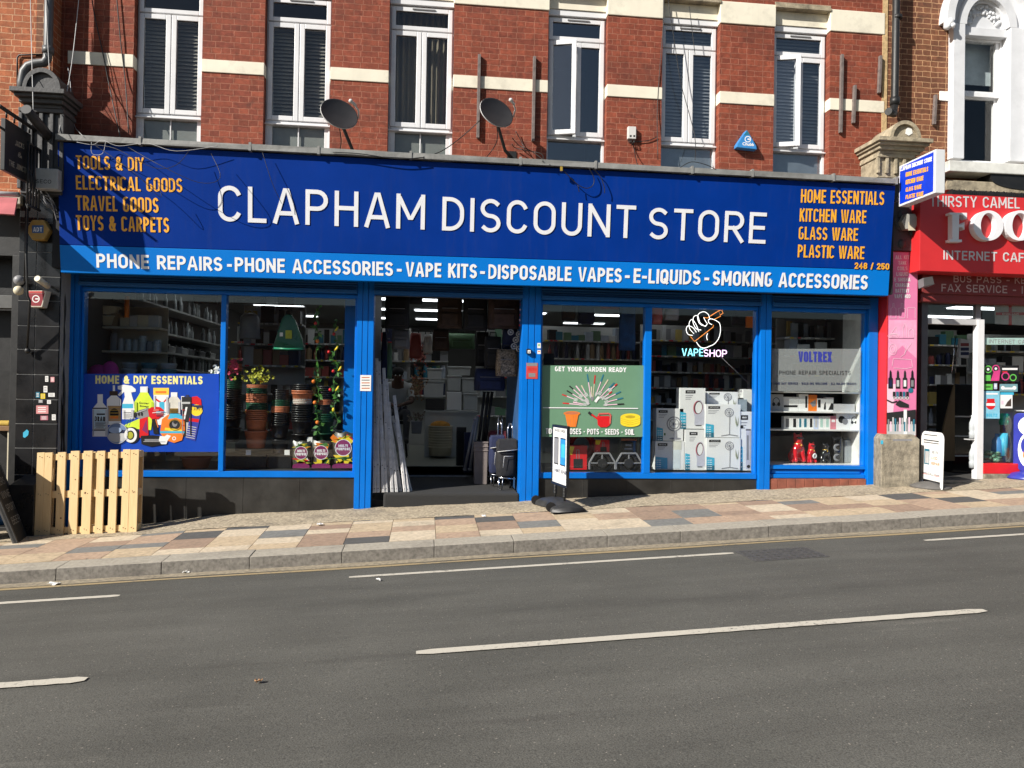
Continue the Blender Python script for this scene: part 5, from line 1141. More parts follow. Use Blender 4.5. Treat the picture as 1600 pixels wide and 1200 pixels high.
# shopping trolleys
def trolley(px0, px1, pyt, pyb, y, label, mat):
    a = P(px0, pyt, y); b = P(px1, pyb, y); zf = -1.334; w = b.x-a.x; cx = (a.x+b.x)/2; zt_ = a.z
    t = thing('shopping_trolley', label, 'shopping trolley', (cx, y+.12, zf)); m = MB(); nu = 16; vs = []; prof = [(0, .80), (.06, .95), (.3, 1), (.7, 1), (.92, .98), (1, .92)]
    for v, s in prof:
        for k in range(nu):
            an = 2*math.pi*k/nu; ca, sa = math.cos(an), math.sin(an)
            vs.append((cx+w/2*s*math.copysign(abs(ca)**.5, ca)+.01*math.sin(3*k+v*9), y+.12+.12*s*math.copysign(abs(sa)**.5, sa)+.008*math.sin(k*2+v*11), zf+.17+(zt_-zf-.17)*v))
    m.add(vs, [(j*nu+k, j*nu+(k+1) % nu, (j+1)*nu+(k+1) % nu, (j+1)*nu+k) for j in range(5) for k in range(nu)]+[tuple(range(nu-1, -1, -1)), tuple(range(5*nu, 6*nu))], None, True); m.build('bag', mat, t)
    z2 = zf+.17+(zt_-zf-.17)*.72; z3 = zt_
    m = MB(); m.hexa([(cx-w*.5, y-.03, z2), (cx+w*.52, y-.03, z2+.03), (cx+w*.5, y-.0, z3+.03), (cx-w*.42, y-.0, z3+.02)], [(cx-w*.5, y+.0, z2), (cx+w*.52, y+.0, z2+.03), (cx+w*.5, y+.22, z3+.035), (cx-w*.42, y+.22, z3+.025)]); m.build('flap', mat, t, .01)
    m = MB(); m.tube([(cx-w*.5, y-.035, z2), (cx+w*.52, y-.035, z2+.03)], .005, 5); m.tube([(cx-w*.2, y-.03, zf+.3), (cx-w*.15, y-.035, z2-.06), (cx+w*.3, y-.03, z2-.06)], .004, 5); m.build('piping', M_lgrey, t)
    m = MB(); m.tube([(cx+w*.1, y+.2, zf+.12), (cx+w*.12, y+.26, zt_+.16), (cx+w*.2, y+.27, zt_+.24), (cx+w*.3, y+.27, zt_+.24), (cx+w*.38, y+.26, zt_+.16), (cx+w*.4, y+.2, zf+.12)], .010, 7); m.tube([(cx-w*.4, y-.02, zf+.17), (cx-w*.42, y-.05, zf+.02), (cx-w*.25, y-.05, zf+.01), (cx-w*.2, y-.02, zf+.17)], .009, 6); m.tube([(cx-w*.4, y-.02, zf+.17), (cx+w*.45, y-.02, zf+.15)], .008, 6); m.build('frame', M_chrome, t)
    for k in (-.02, .1):
        m = MB(); m.cyl((cx+w*.28+k, y+.2, zf+.07), .07, .03, 18, M_black, 'x'); m.build('wheel', M_black, t)
trolley(777, 807, 690, 745, .35, 'black fabric shopping trolley by the doorway right post', M_bfab)
trolley(766, 788, 684, 740, .75, 'navy shopping trolley with grey trim half behind the black one', M_nfab)
trolley(764, 790, 676, 730, 1.15, 'maroon shopping trolley deepest in the doorway corner', pm('maroon_fabric', (.10, .01, .018), .85, .3, 12))
m = MB(); a = P(742, 690, .95); b = P(761, 748, .95); m.hexa([(a.x, .95, -1.334), (b.x, .95, -1.334), (b.x+.01, .95, a.z), (a.x-.01, .95, a.z)], [(a.x, 1.1, -1.334), (b.x, 1.1, -1.334), (b.x+.01, 1.1, a.z), (a.x-.01, 1.1, a.z)])
for k in range(3): m.box(a.x-.015, b.x+.015, .94, 1.11, a.z-.02-.06*k, a.z-.06*k)
tag(m.build('waste_bin', pm('warm_grey', (.20, .17, .16), .6), None, .008, loc=((a.x+b.x)/2, 1, -1.334)), 'tall grey stacked waste bins beside the shopping trolleys', 'waste bin')
for i, (tx, ty, bx, by) in enumerate(((757, 612, 748, 690), (763, 612, 754, 692), (769, 612, 758, 694), (742, 655, 726, 735), (746, 650, 734, 735))):
    a, b = P(tx, ty, 1.3), P(bx, by, 1.3); m = MB(); m.cyl((0, 0, 0), .022, (a-b).length, 10); m.cyl((0, 0, -.002), .03, .03, 10); m.cyl((0, 0, (a-b).length-.02), .026, .022, 10)
    o = m.build('rolled_blind', M_dark if i < 3 else M_grey); o.location = b; o.rotation_euler = (a-b).to_track_quat('Z', 'Y').to_euler(); tag(o, ('thin dark roll standing upright under the navy travel bag' if i < 3 else 'grey roll leaning by the waste bin'), 'roll', 'dark rolls under the travel bag' if i < 3 else 'grey rolls by the waste bin')
# white tubs and bins in the middle of the shop
def tubbox(px0, py0, px1, py1, y, d, mat, label, lid=True, taper=.9):
    a = P(px0, py0, y); b = P(px1, py1, y); w = b.x-a.x; t = thing('storage_tub', label, 'storage tub', ((a.x+b.x)/2, y+d/2, b.z)); m = MB(); s = w*(1-taper)/2
    m.hexa([(a.x+s, y+s, b.z), (b.x-s, y+s, b.z), (b.x, y, a.z), (a.x, y, a.z)], [(a.x+s, y+d-s, b.z), (b.x-s, y+d-s, b.z), (b.x, y+d, a.z), (a.x, y+d, a.z)]); m.build('tub', mat, t, .012)
    if lid: MB().box(a.x-.012, b.x+.012, y-.012, y+d+.012, a.z-.01, a.z+.022).build('lid', mat, t, .01)
    return t
tb = pm('milky_plastic', (.52, .54, .53), .4, .08, 4)
cz = P(700, 642, 3.6).z
t = thing('display_counter', 'plain white counter carrying the pile of milky tubs', 'counter', (P(700, 642, 3.6).x, 3.9, -1.18)); MB().box(P(664, 642, 3.6).x, P(746, 642, 3.6).x, 3.62, 4.2, -1.18, cz-.03).build('carcass', tb, t, .004); MB().box(P(663, 642, 3.6).x, P(747, 642, 3.6).x, 3.6, 4.22, cz-.03, cz).build('counter_top', tb, t, .004)
for x0, yt, x1, yb, mt, lb in ((665, 623, 695, 641, M_bpot, 'black crate at the bottom left of the counter pile'), (662, 596, 693, 622, tb, 'wide milky tub on top of the black crate'), (668, 577, 690, 594, tb, 'small milky tub topmost on the left of the counter'), (698, 612, 721, 641, M_wbox, 'white printed carton on the counter middle'), (699, 588, 720, 611, tb, 'milky tub resting on the white printed carton'), (724, 616, 746, 641, tb, 'white lidded bin at the counter right'), (722, 592, 745, 614, tb, 'flat white tub topmost on the counter right'), (700, 574, 735, 587, tb, 'long shallow tub across the top of the pile')):
    tubbox(x0, yt, x1, yb, 3.64, .35, mt, lb, mt is tb, .95 if mt is tb else 1)
for k in range(9):
    c = P(688, 713, 3.3); m = MB(); z = c.z+.045*k
    if k == 0: lb0 = 'cream basins in the tall stack on the shop floor'; o = MB().lathe([(0, 0), (.19, 0), (.20, .14), (.215, .145), (.215, .16), (.19, .16), (0, .03)], (0, 0, 0), 24).build('basin', M_cream2); o.location = (c.x, 3.5, z); tag(o, lb0, 'basin', 'stacked cream basins'); bs = o
    else: dup(bs, (c.x, 3.5, z))
m = MB(); c = P(688, 668, 3.4); m.ball((0, 0, .05), .17, 16, 8, None, (1.05, .9, .5)); o = m.build('orange_sponge_bag', pm('orange_net', (.55, .25, .03), .7, .3, 20)); o.location = (c.x, 3.5, c.z-.02); tag(o, 'orange bag lying on top of the cream basins', 'bag')
flowers(652, 600, 22, 44, pm('mixed_petals', (.32, .20, .12), .8, .9, 30), 'tall mixed bouquet of cloth flowers beside the white tubs', 70, 3.2)
flowers(650, 650, 20, 16, pm('pale_petals', (.28, .24, .20), .8, .6, 30), 'pale cloth flowers in a grey bucket on the floor', 30, 2.9)
tubbox(642, 658, 660, 678, 2.8, .2, M_grey, 'grey flower bucket on the shop floor', False, .8)
flowers(655, 555, 26, 40, pm('white_red_petals', (.35, .12, .10), .8, .9, 30), 'red and white cloth flowers hung behind the seated person', 60, 4.2)
# --- the person sitting inside the doorway
def skinned(name, nodes_, edges, root, mats, pick, parent=None, loc=None, sub=2):
    me = bpy.data.meshes.new(name); keys = list(nodes_); me.from_pydata([nodes_[k][0] for k in keys], [(keys.index(a), keys.index(b)) for a, b in edges], [])
    ob = bpy.data.objects.new(name, me); COL.objects.link(ob)
    ob.modifiers.new('skin', 'SKIN'); sd = ob.modifiers.new('sub', 'SUBSURF'); sd.levels = sub; sd.render_levels = sub
    for i, k in enumerate(keys):
        r = nodes_[k][1]; r = r if isinstance(r, tuple) else (r, r); me.skin_vertices[0].data[i].radius = r; me.skin_vertices[0].data[i].use_root = (k == root)
    dg = bpy.context.evaluated_depsgraph_get(); dg.update(); m2 = bpy.data.meshes.new_from_object(ob.evaluated_get(dg)); bpy.data.objects.remove(ob); bpy.data.meshes.remove(me)
    m2.materials.clear()
    for x in mats: m2.materials.append(x)
    pos = [(k, V(nodes_[k][0])) for k in keys]
    for p in m2.polygons:
        p.use_smooth = True; k = min(pos, key=lambda q: (q[1]-p.center).length)[0]; p.material_index = pick(k, p.center)
    o = bpy.data.objects.new(name, m2); COL.objects.link(o)
    if parent: o.parent = parent
    if loc is not None: o.location = loc
    return o
nd = {'pelvis': ((0, 0, .76), .145), 'spine': ((0, -.05, .98), .14), 'chest': ((0, -.15, 1.18), (.17, .12)), 'neck': ((0, -.23, 1.32), .055), 'head': ((0, -.29, 1.41), (.085, .10)), 'crown': ((0, -.30, 1.50), .075)}
ed = [('pelvis', 'spine'), ('spine', 'chest'), ('chest', 'neck'), ('neck', 'head'), ('head', 'crown')]
for s, n_ in ((-1, 'l'), (1, 'r')):
    nd.update({'sh'+n_: ((s*.20, -.16, 1.24), .075), 'sl'+n_: ((s*.23, -.22, 1.12), .06), 'el'+n_: ((s*.25, -.32, .98), .045), 'wr'+n_: ((s*.09, -.50, .93), .03), 'ha'+n_: ((s*.04, -.55, .91), (.04, .022)), 'hp'+n_: ((s*.1, -.04, .74), .10), 'kn'+n_: ((s*.17, -.46, .80), .075), 'an'+n_: ((s*.16, -.42, .34), .05), 'to'+n_: ((s*.18, -.56, .29), .04)})
    ed += [('chest', 'sh'+n_), ('sh'+n_, 'sl'+n_), ('sl'+n_, 'el'+n_), ('el'+n_, 'wr'+n_), ('wr'+n_, 'ha'+n_), ('pelvis', 'hp'+n_), ('hp'+n_, 'kn'+n_), ('kn'+n_, 'an'+n_), ('an'+n_, 'to'+n_)]
    for f_i, dx in enumerate((-.022, -.007, .008, .022)):
        nd['f%s%d' % (n_, f_i)] = ((s*.02+dx, -.60-.006*(f_i % 2), .895), .009); ed.append(('ha'+n_, 'f%s%d' % (n_, f_i)))
    nd['t'+n_] = ((s*.065, -.58, .925), .010); ed.append(('ha'+n_, 't'+n_))
def pk(k, c):
    if k in ('chest', 'spine') or k[:2] in ('sh', 'sl'): return 1
    if k == 'pelvis': return 1 if c.z > .84 else 2
    if k[:2] in ('hp', 'kn', 'an'): return 2
    if k[:2] == 'to': return 3
    return 0
c = P(622, 600, 3.5)
pers = thing('person', 'person in white T-shirt and grey trousers sitting hunched on a stool inside', 'person', (c.x, 3.6, -1.18))
skinned('body', nd, ed, 'pelvis', [M_skin, pm('white_cotton', (.48, .50, .50), .9), pm('grey_trousers', (.09, .09, .10), .9), M_black], pk, pers)
o = MB().ball((c.x, 3.6-.285, -1.18+1.485), .105, 16, 10, None, (.95, 1, .85)).build('hair', M_dark, pers)
m = MB(); 
for s in (-1, 1): m.ball((c.x+.035*s, 3.6-.385, -1.18+1.425), .011, 8, 6, M_wbox); m.ball((c.x+.09*s, 3.6-.29, -1.18+1.42), .022, 8, 6, M_skin, (.4, 1, 1.3))
m.ball((c.x, 3.6-.395, -1.18+1.40), .016, 8, 6, M_skin, (.8, 1, 1.4)); m.box(c.x-.025, c.x+.025, 3.6-.385, 3.6-.378, -1.18+1.36, -1.18+1.366, M_brown); m.build('face', M_skin, pers)
t = thing('stool', 'tall dark stool under the seated person', 'stool', (c.x, 3.62, -1.18)); MB().cyl((c.x, 3.62, -1.18+.58), .17, .05, 20).build('seat', M_dark, t, .01)
for s in (-1, 1):
    for r in (-1, 1): m = MB(); m.tube([(c.x+s*.11, 3.62+r*.11, -1.18+.58), (c.x+s*.17, 3.62+r*.17, -1.18)], .014, 8); m.build('leg', M_dark, t)
# --- fan boxes in the neon window (depth order front to back)
zq = lambda x, y: (1015+x/8.57, 600+y/8.57)
def fanbox(r, y, kind, label):
    (x0, y0), (x1, y1) = zq(r[0], r[1]), zq(r[2], r[3])
    t = zfront('fan_box', label, 'fan box', x0, y0, x1, y1, y, .16, M_wbox, group=None)
    A = yart(y-.001); A.k = 1; w, h = x1-x0, y1-y0; q = lambda u, v: (x0+u*w, y0+v*h); L_ = pm('print_grey', (.26, .26, .29), .5)
    lw = .34 if kind != 'tower' else .6
    lx = .08 if kind != 'leafless' else .22
    a, b = q(lx, .06 if kind != 'cool' else .07), q(lx+lw+(.06 if kind == 'leafless' else 0), .14 if kind != 'cool' else .17); A.rect(a[0], a[1], b[0], b[1], M_dark)
    hh_ = b[1]-a[1]; A.text('NWANTUN', (a[0]+2.5, b[1]-.33*hh_), (b[0]-2.5, b[1]-.33*hh_), (a[0]+2.5, a[1]+.33*hh_), M_wtext, .15, gap=.25)
    for k in range(3): c0, d0 = q(lx, .18+.045*k), q(lx+lw*[.9, .75, .6][k], .195+.045*k); A.rect(c0[0], c0[1], d0[0], d0[1], L_)
    a, b = q(0.005, .58 if kind != 'cool' else .54), q(.24 if kind != 'cool' else .42, .995)
    A.poly([(a[0], b[1]), (b[0], b[1]), (b[0], a[1]+2), (a[0], a[1])], M_cyan); A.rect(a[0], b[1]-(b[1]-a[1])*.35, b[0], b[1], M_teal if kind != 'cool' else M_cyan)
    for k in range(5): c0 = (a[0]+2.5, a[1]+4+(b[1]-a[1]-4)*k/5); A.ell(c0[0], c0[1]+1.5, .8, .8, M_wtext, 8); A.rect(c0[0]+2, c0[1]+1, c0[0]+6, c0[1]+2, M_wtext)
    if kind == 'desk':
        c0 = q(.66, .48); A.ring(*c0, w*.28, w*.28, 1.6, L_); A.ring(*c0, w*.19, w*.19, .9, L_); A.ell(*c0, w*.06, w*.06, L_); A.poly([q(.66, .70), q(.76, .70), q(.78, .9), q(.66, .9)], L_); A.ell(*q(.7, .93), w*.22, 1.6, L_); A.rect(*q(.28, .76), *q(.34, .83), M_leaf)
        for k in range(5): an = k*1.257; A.line([c0, (c0[0]+w*.24*math.cos(an), c0[1]+w*.24*math.sin(an))], .5, L_)
    if kind == 'stand':
        c0 = q(.68, .25); A.ring(*c0, w*.13, w*.13, 1.1, L_); A.ring(*c0, w*.08, w*.08, .7, L_); A.ell(*c0, w*.03, w*.03, M_grey); A.line([q(.70, .28), q(.69, .92)], 1.1, M_grey); A.line([q(.45, .95), q(.69, .91), q(.93, .95)], 1.2, M_grey)
        A.poly([q(.86, .35), q(.92, .6), q(.95, .35), q(.94, .62), q(.90, .68), q(.86, .55)], pm('dull_leaf', (.25, .27, .18), .6)); 
        for k in range(6): A.line([c0, (c0[0]+w*.12*math.cos(k), c0[1]+w*.12*math.sin(k))], .3, L_)
    if kind == 'leafless':
        A.poly([q(.56, .40), q(.66, .31), q(.82, .30), q(.93, .40), q(.98, .58), q(.97, .9), q(.57, .9), q(.59, .72), q(.52, .55)], pm('print_lilac', (.52, .52, .60), .5)); A.ell(*q(.72, .48), w*.19, h*.165, pm('print_rose', (.55, .12, .16), .5), 26, .12); A.ell(*q(.735, .48), w*.165, h*.16, M_dark, 26, .1); A.ell(*q(.745, .485), w*.135, h*.14, M_wbox, 26, .1); A.rect(*q(.62, .91), *q(.86, .925), M_dark)
    if kind == 'cool': A.poly([q(.62, .3), q(.86, .3), q(.86, .96), q(.58, .96)], pm('print_ice', (.62, .68, .70), .5)); A.rect(*q(.6, .0), *q(.9, .3), pm('print_sand', (.64, .64, .56), .5)); A.rect(*q(.05, .96), *q(.6, .995), M_lgrey)
    if kind == 'tower':
        A.poly([q(.52, .28), q(.92, .30), q(.86, .97), q(.5, .97)], pm('print_lilac', (0, 0, 0))); A.rect(*q(.58, .40), *q(.74, .82), M_grey); A.rect(*q(.5, .30), *q(.9, .32), M_dark); A.ell(*q(.16, .26), w*.13, w*.13, M_dark); A.ell(*q(.72, .93), w*.14, w*.14, M_dark)
    A.mb.build('printed_front', M_wtext, t); return t
fanbox((760, 720, 1215, 1155), .28, 'stand', 'white carton printed with a stand fan, bottom of its pile')
fanbox((748, 270, 1215, 718), .29, 'stand', 'white carton printed with a stand fan, middle of its pile')
fanbox((765, 100, 1180, 400), .47, 'stand', 'white carton printed with a stand fan, highest and set back behind two others')
fanbox((475, 610, 745, 1155), .30, 'leafless', 'white carton showing a bladeless fan, standing lower left of the stand fans')
fanbox((408, 50, 742, 602), .31, 'leafless', 'white carton showing a bladeless fan, standing on top of its twin')
fanbox((78, 765, 462, 1150), .30, 'cool', 'pale carton showing a cool air fan under the desk fan box')
fanbox((92, 325, 450, 762), .31, 'desk', 'white carton printed with a round desk fan')
fanbox((1208, 370, 1370, 1160), .30, 'tower', 'narrow white carton printed with a tower fan by the window post')
zfront('fan_box', 'white narrow carton set back highest at the right of the fan boxes', 'fan box', 1161, 608, 1177, 735, .55, .2, M_wbox, zb=ZS)
zfront('fan_box', 'grey-striped carton peeping out behind the tower fan box', 'fan box', 1150, 624, 1166, 735, .48, .1, pm('grey_print', (.30, .36, .42), .5), zb=ZS)
zfront('display_plinth', 'hidden black riser under the rear fan cartons', 'display stand', 1105, 650, 1150, 735, .48, .2, M_bpot, zb=ZS)
# --- bottom of the garden window: red boxes and hose reels
zg = lambda x, y: (840+x/6.486, 560+y/6.486)
def redbox(r, y, label, zb=None):
    (x0, y0), (x1, y1) = zg(r[0], r[1]), zg(r[2], r[3]); t = zfront('tool_box', label, 'tool box', x0, y0, x1, y1, y, .18, M_rd, zb=zb)
    A = yart(y-.001); A.k = 1; w, h = x1-x0, y1-y0; A.poly([(x0+.3, y0+h*.36), (x0+w*.28, y0+h*.38), (x0+w*.4, y0+h*.05), (x0+.3, y0+.3)], M_yel); A.rect(x0+w*.35, y0+h*.55, x0+w*.8, y0+h*.93, M_dark); A.line([(x0+w*.5, y0+h*.55), (x0+w*.5, y0+h*.18), (x0+w*.62, y0+h*.18), (x0+w*.62, y0+h*.55)], 1, M_grey); A.rect(x0+w*.1, y0+h*.85, x0+w*.16, y0+h*.89, M_wtext); A.mb.build('printed_front', M_yel, t)
redbox((290, 882, 500, 1130), .3, 'big red and yellow tool carton standing behind the swing sign')
redbox((585, 826, 728, 955), .3, 'small red tool carton resting on the left hose reel')
t = zfront('tool_box', 'black printed tool carton resting on the right hose reel', 'tool box', *zg(848, 830), *zg(1005, 958), .3, .16, M_glblk); A = yart(.299); A.k = 1; A.rect(*zg(848, 812), *zg(1005, 834), M_terra); A.rect(*zg(890, 870), *zg(950, 890), M_grey); A.rect(*zg(880, 910), *zg(960, 925), M_grey); A.mb.build('printed_front', M_grey, t)
for cx, lb, hm in ((655, 'octagonal grey hose reel under the red carton', M_lgrey), (925, 'octagonal grey hose reel under the black carton', M_lgrey)):
    t = thing('hose_reel', lb, 'hose reel', P(*zg(cx, 1125), .3)); c = zg(cx, 1050); oc = [zg(cx+dx, y) for dx, y in ((-130, 1125), (-132, 1060), (-75, 962), (75, 962), (132, 1060), (130, 1125))]
    for nm, yy in (('rim', .26), ('rim', .40)):
        m = MB(); 
        for a, b in zip(oc, oc[1:]): m.bar(P(*a, yy), P(*b, yy), .022, .03)
        for p in (oc[1], oc[4], zg(cx, 962)): m.bar(P(*p, yy), P(*zg(cx, 1062), yy), .018, .02)
        m.build(nm, M_grey, t, .004)
    m = MB(); m.cyl(P(*zg(cx, 1062), .24), .06, .18, 16, None, 'y'); m.build('hub', M_dark, t)
    m = MB(); m.lathe([(.09, 0), (.15, 0), (.15, .1), (.09, .1), (.09, 0)], P(*zg(cx, 1062), .28), 24, None, 'y'); m.build('hose', M_bpot, t)
m = MB(); c = P(*zg(440, 880), .6); m.lathe([(.12, -.05), (.2, -.05), (.2, .05), (.12, .05), (.12, -.05)], c, 28, None, 'y'); tag(m.build('coiled_hose', M_rd, None, loc=c), 'coiled red hose standing behind the garden poster', 'hose')
# --- phone shop window: shelves, small boxes, animal speakers
zs = lambda x, y: (1195+x/7.74, 590+y/7.74)
x5a, x5b = cX['c4'][1]+.03, cX['c5'][0]-.03
sw = pm('gloss_white', (.72, .72, .70), .4)
t = thing('display_cabinet', 'white display shelves for phones behind the frosted window', 'display cabinet', ((x5a+x5b)/2, .5, ZS3))
ZL = [P(*zs(600, y), .2).z for y in (1045, 625, 408, 170)]
for z in ZL: MB().box(x5a, x5b, .17, .62, z-.022, z).build('shelf', sw, t, .003)
MB().box(x5b, x5b+.02, .17, .62, ZS3-.05, 1.2).build('side_panel', sw, t); MB().box(x5a-.02, x5a, .17, .62, ZS3-.05, 1.2).build('side_panel', M_bpot, t); MB().box(x5a, x5b, .62, .64, ZS3-.05, ZL[3]).build('back_panel', M_bpot, t)
def smallbox(r, z, label, mat=M_wbox, art=None, y=.24, group=None):
    (x0, y0), (x1, y1) = zs(r[0], r[1]), zs(r[2], r[3]); t = zfront('product_box', label, 'product box', x0, y0, x1, y1, y, .08, mat, zb=z, group=group)
    if art:
        A = yart(y-.001); A.k = 1; art(A, x0, y0, x1-x0, y1-y0); A.mb.build('printed_front', M_dark, t)
def a_phone(A, x, y, w, h): A.poly([(x+w*.25, y+h*.96), (x+w*.8, y+h*.96), (x+w*.8, y+h*.25), (x+w*.45, y+h*.25)], M_dark)
def a_head(A, x, y, w, h): A.ring(x+w*.45, y+h*.45, w*.28, w*.32, 1.0, M_black); A.ell(x+w*.25, y+h*.62, w*.12, w*.16, M_black); A.ell(x+w*.65, y+h*.62, w*.12, w*.16, M_black)
def a_bar(A, x, y, w, h): A.rect(x+w*.02, y+h*.62, x+w*.93, y+h*.78, M_dark)
def a_case(A, x, y, w, h): A.ell(x+w*.42, y+h*.42, w*.27, w*.28, M_dark); A.ell(x+w*.68, y+h*.55, w*.22, w*.25, M_grey)
def a_strip(m_): return lambda A, x, y, w, h: A.rect(x+w*.25, y+h*.2, x+w*.72, y+h*.92, m_)
smallbox((70, 200, 222, 395), ZL[2], 'grey headphone carton at the left of the upper shelf', M_lgrey, a_head); smallbox((226, 232, 410, 395), ZL[2], 'wide white carton printed with a black sound bar', M_wbox, a_bar); smallbox((414, 200, 525, 395), ZL[2], 'tall white carton beside the orange one', M_wbox, lambda A, x, y, w, h: A.rect(x+w*.68, y+h*.12, x+w*.9, y+h*.85, M_dark)); smallbox((530, 208, 630, 395), ZL[2], 'bright orange phone carton on the upper shelf', M_or, lambda A, x, y, w, h: A.poly([(x+w*.15, y+h*.55), (x+w*.85, y+h*.3), (x+w*.9, y+h*.7), (x+w*.5, y+h*.8)], M_grey)); smallbox((632, 250, 740, 390), ZL[2], 'white carton with green-black phone right of the orange one', M_wbox, lambda A, x, y, w, h: (A.rect(x+w*.1, y+h*.12, x+w*.4, y+h*.8, M_dark), A.poly([(x+w*.75, y+h*.98), (x+w*.98, y+h*.98), (x+w*.98, y+h*.3), (x+w*.8, y+h*.5)], M_dark))); smallbox((742, 240, 830, 390), ZL[2], 'last white phone carton on the upper shelf', M_wbox, lambda A, x, y, w, h: A.poly([(x+w*.3, y+h), (x+w*.99, y+h), (x+w*.99, y+h*.5), (x+w*.7, y+h*.45)], M_dark)); smallbox((835, 318, 1090, 390), ZL[2], 'low flat grey carton lying on the upper shelf', M_lgrey)
for k, (a, b, m_, lb) in enumerate(((232, 320, M_grey, 'leftmost small white phone carton on the lower shelf'), (324, 400, M_dark, 'white phone carton second on the lower shelf'), (404, 455, M_teal, 'narrow teal-marked phone carton third on the lower shelf'), (458, 525, M_teal, 'white phone carton with dark teal screen'), (530, 592, M_dark, 'white phone carton with black screen beside the pale blue one'), (596, 650, M_lgrey, 'pale blue phone carton in the row middle'), (654, 722, pm('mint', (.42, .62, .55), .5), 'white phone carton with mint screen, left of its twin'), (726, 792, pm('mint', (0, 0, 0)), 'white phone carton with mint screen, next to the pink carton'))):
    smallbox((a, 468, b, 612), ZL[1], lb, pm('pale_blue', (.48, .55, .72), .5) if k == 5 else M_wbox, a_strip(m_))
smallbox((795, 465, 862, 612), ZL[1], 'small dusty pink carton on the lower shelf', pm('dusty_pink', (.62, .22, .26), .5), lambda A, x, y, w, h: A.rect(x+w*.2, y+h*.3, x+w*.8, y+h*.5, M_wtext)); smallbox((865, 432, 1022, 612), ZL[1], 'white carton printed with dark earbud cases', M_wbox, a_case); smallbox((1026, 428, 1148, 612), ZL[1], 'white carton printed with dark headphones at the shelf end', M_wbox, a_head)
def dog(px0, px1, pyt, pyb, mat, label, horn=None, turn=0, y=.36):
    a = P(*zs(px0, pyt), y); b = P(*zs(px1, pyb), y); h = a.z-b.z; k = h
    nd = {'rump': ((0, .10, .22), .17), 'belly': ((0, .02, .36), .16), 'chest': ((0, -.05, .50), .155), 'neck': ((0, -.05, .62), .12), 'skull': ((0, -.07, .76), .13), 'snout': ((.02, -.20, .72), .085)}
    ed = [('rump', 'belly'), ('belly', 'chest'), ('chest', 'neck'), ('neck', 'skull'), ('skull', 'snout')]
    for s, n_ in ((-1, 'l'), (1, 'r')):
        nd.update({'e1'+n_: ((s*.10, -.04, .86), .05), 'e2'+n_: ((s*.135, -.04, .945), .014), 's'+n_: ((s*.13, -.09, .42), .085), 'p'+n_: ((s*.14, -.14, .18), .055), 'f'+n_: ((s*.15, -.19, .045), .06), 'h'+n_: ((s*.17, .06, .16), .11), 'hf'+n_: ((s*.20, -.10, .045), .055)})
        ed += [('skull', 'e1'+n_), ('e1'+n_, 'e2'+n_), ('chest', 's'+n_), ('s'+n_, 'p'+n_), ('p'+n_, 'f'+n_), ('rump', 'h'+n_), ('h'+n_, 'hf'+n_)]
    nd = {q: (tuple(c_*k for c_ in v[0]), v[1]*k) for q, v in nd.items()}
    t = thing('dog_speaker', label, 'dog figurine', ((a.x+b.x)/2, y, b.z)); t.rotation_euler = (0, 0, turn); skinned('figure', nd, ed, 'rump', [mat], lambda *z: 0, t)
    def kid(m, nm, mt): o = m.build(nm, mt); o.parent = t
    m = MB(); m.tube([(-.11*k, -.13*k, .79*k), (-.05*k, -.205*k, .79*k), (.05*k, -.205*k, .79*k), (.11*k, -.13*k, .79*k)], .018*k, 6); m.ball((-.06*k, -.19*k, .78*k), .05*k, 10, 6, None, (1, .5, .75)); m.ball((.06*k, -.19*k, .78*k), .05*k, 10, 6, None, (1, .5, .75)); kid(m, 'sunglasses', M_glblk)
    m = MB(); m.tube([(.12*k*math.cos(q*.524), -.05*k+.12*k*math.sin(q*.524), .60*k-.02*k*math.sin(q*.524)) for q in range(12)], .014*k, 6, None, True); m.ball((.02*k, -.19*k, .56*k), .03*k, 8, 6); kid(m, 'collar', M_gold)
    if horn: m = MB(); m.lathe([(.045*k, -.03*k), (.11*k, -.03*k), (.12*k, 0), (.11*k, .01*k), (.06*k, .005*k), (.045*k, -.03*k)], (.03*k, -.21*k, .34*k), 18, M_wbox, 'y'); m.cyl((.03*k, -.215*k, .34*k), .055*k, .02*k, 16, M_black, 'y'); kid(m, 'speaker_cone', M_wbox)
dog(300, 470, 640, 1035, M_gloss, 'tall glossy red dog figurine with sunglasses, ears up', None, .2)
dog(470, 635, 760, 1038, M_gloss, 'shorter glossy red dog figurine with a white speaker in its chest', True, .3)
dog(650, 795, 765, 1035, M_glblk, 'glossy black dog figurine beside the red pair', None, .1)
t = thing('tower_speaker', 'black round-topped tower speaker with two cones', 'speaker', P(*zs(870, 1035), .4)); a = P(*zs(805, 715), .4); b = P(*zs(945, 1035), .4); m = MB(); w = (b.x-a.x)/2; m.lathe([(0, 0), (w, 0), (w, a.z-b.z-.03), (w*.9, a.z-b.z), (0, a.z-b.z)], ((a.x+b.x)/2, .4, b.z), 24, None, 'z', True, 1, .8); m.build('cabinet', M_glblk, t)
for yy in (845, 965): c = P(*zs(875, yy), .4-w*.8+.004); m = MB(); m.lathe([(.018, .006), (.03, 0), (.05, -.004), (.055, .004), (.0, .012)], c, 20, None, 'y'); m.build('cone', M_grey, t)
t = thing('box_speaker', 'silver grey oblong speaker at the cabinet right end', 'speaker', P(*zs(1030, 1035), .4)); MB().box(*fr_box(*zs(965, 750), *zs(1090, 1035), .36, .12)).build('cabinet', pm('silver', (.36, .38, .40), .35, .1, 6, metal=.4), t, .02); MB().box(*fr_box(*zs(985, 775), *zs(1068, 1010), .352, .02)).build('grille', pm('grille', (.26, .28, .30), .5, .2, 80), t, .004); MB().box(*fr_box(*zs(1092, 800), *zs(1120, 1035), .38, .10)).build('side_module', M_glblk, t, .01)
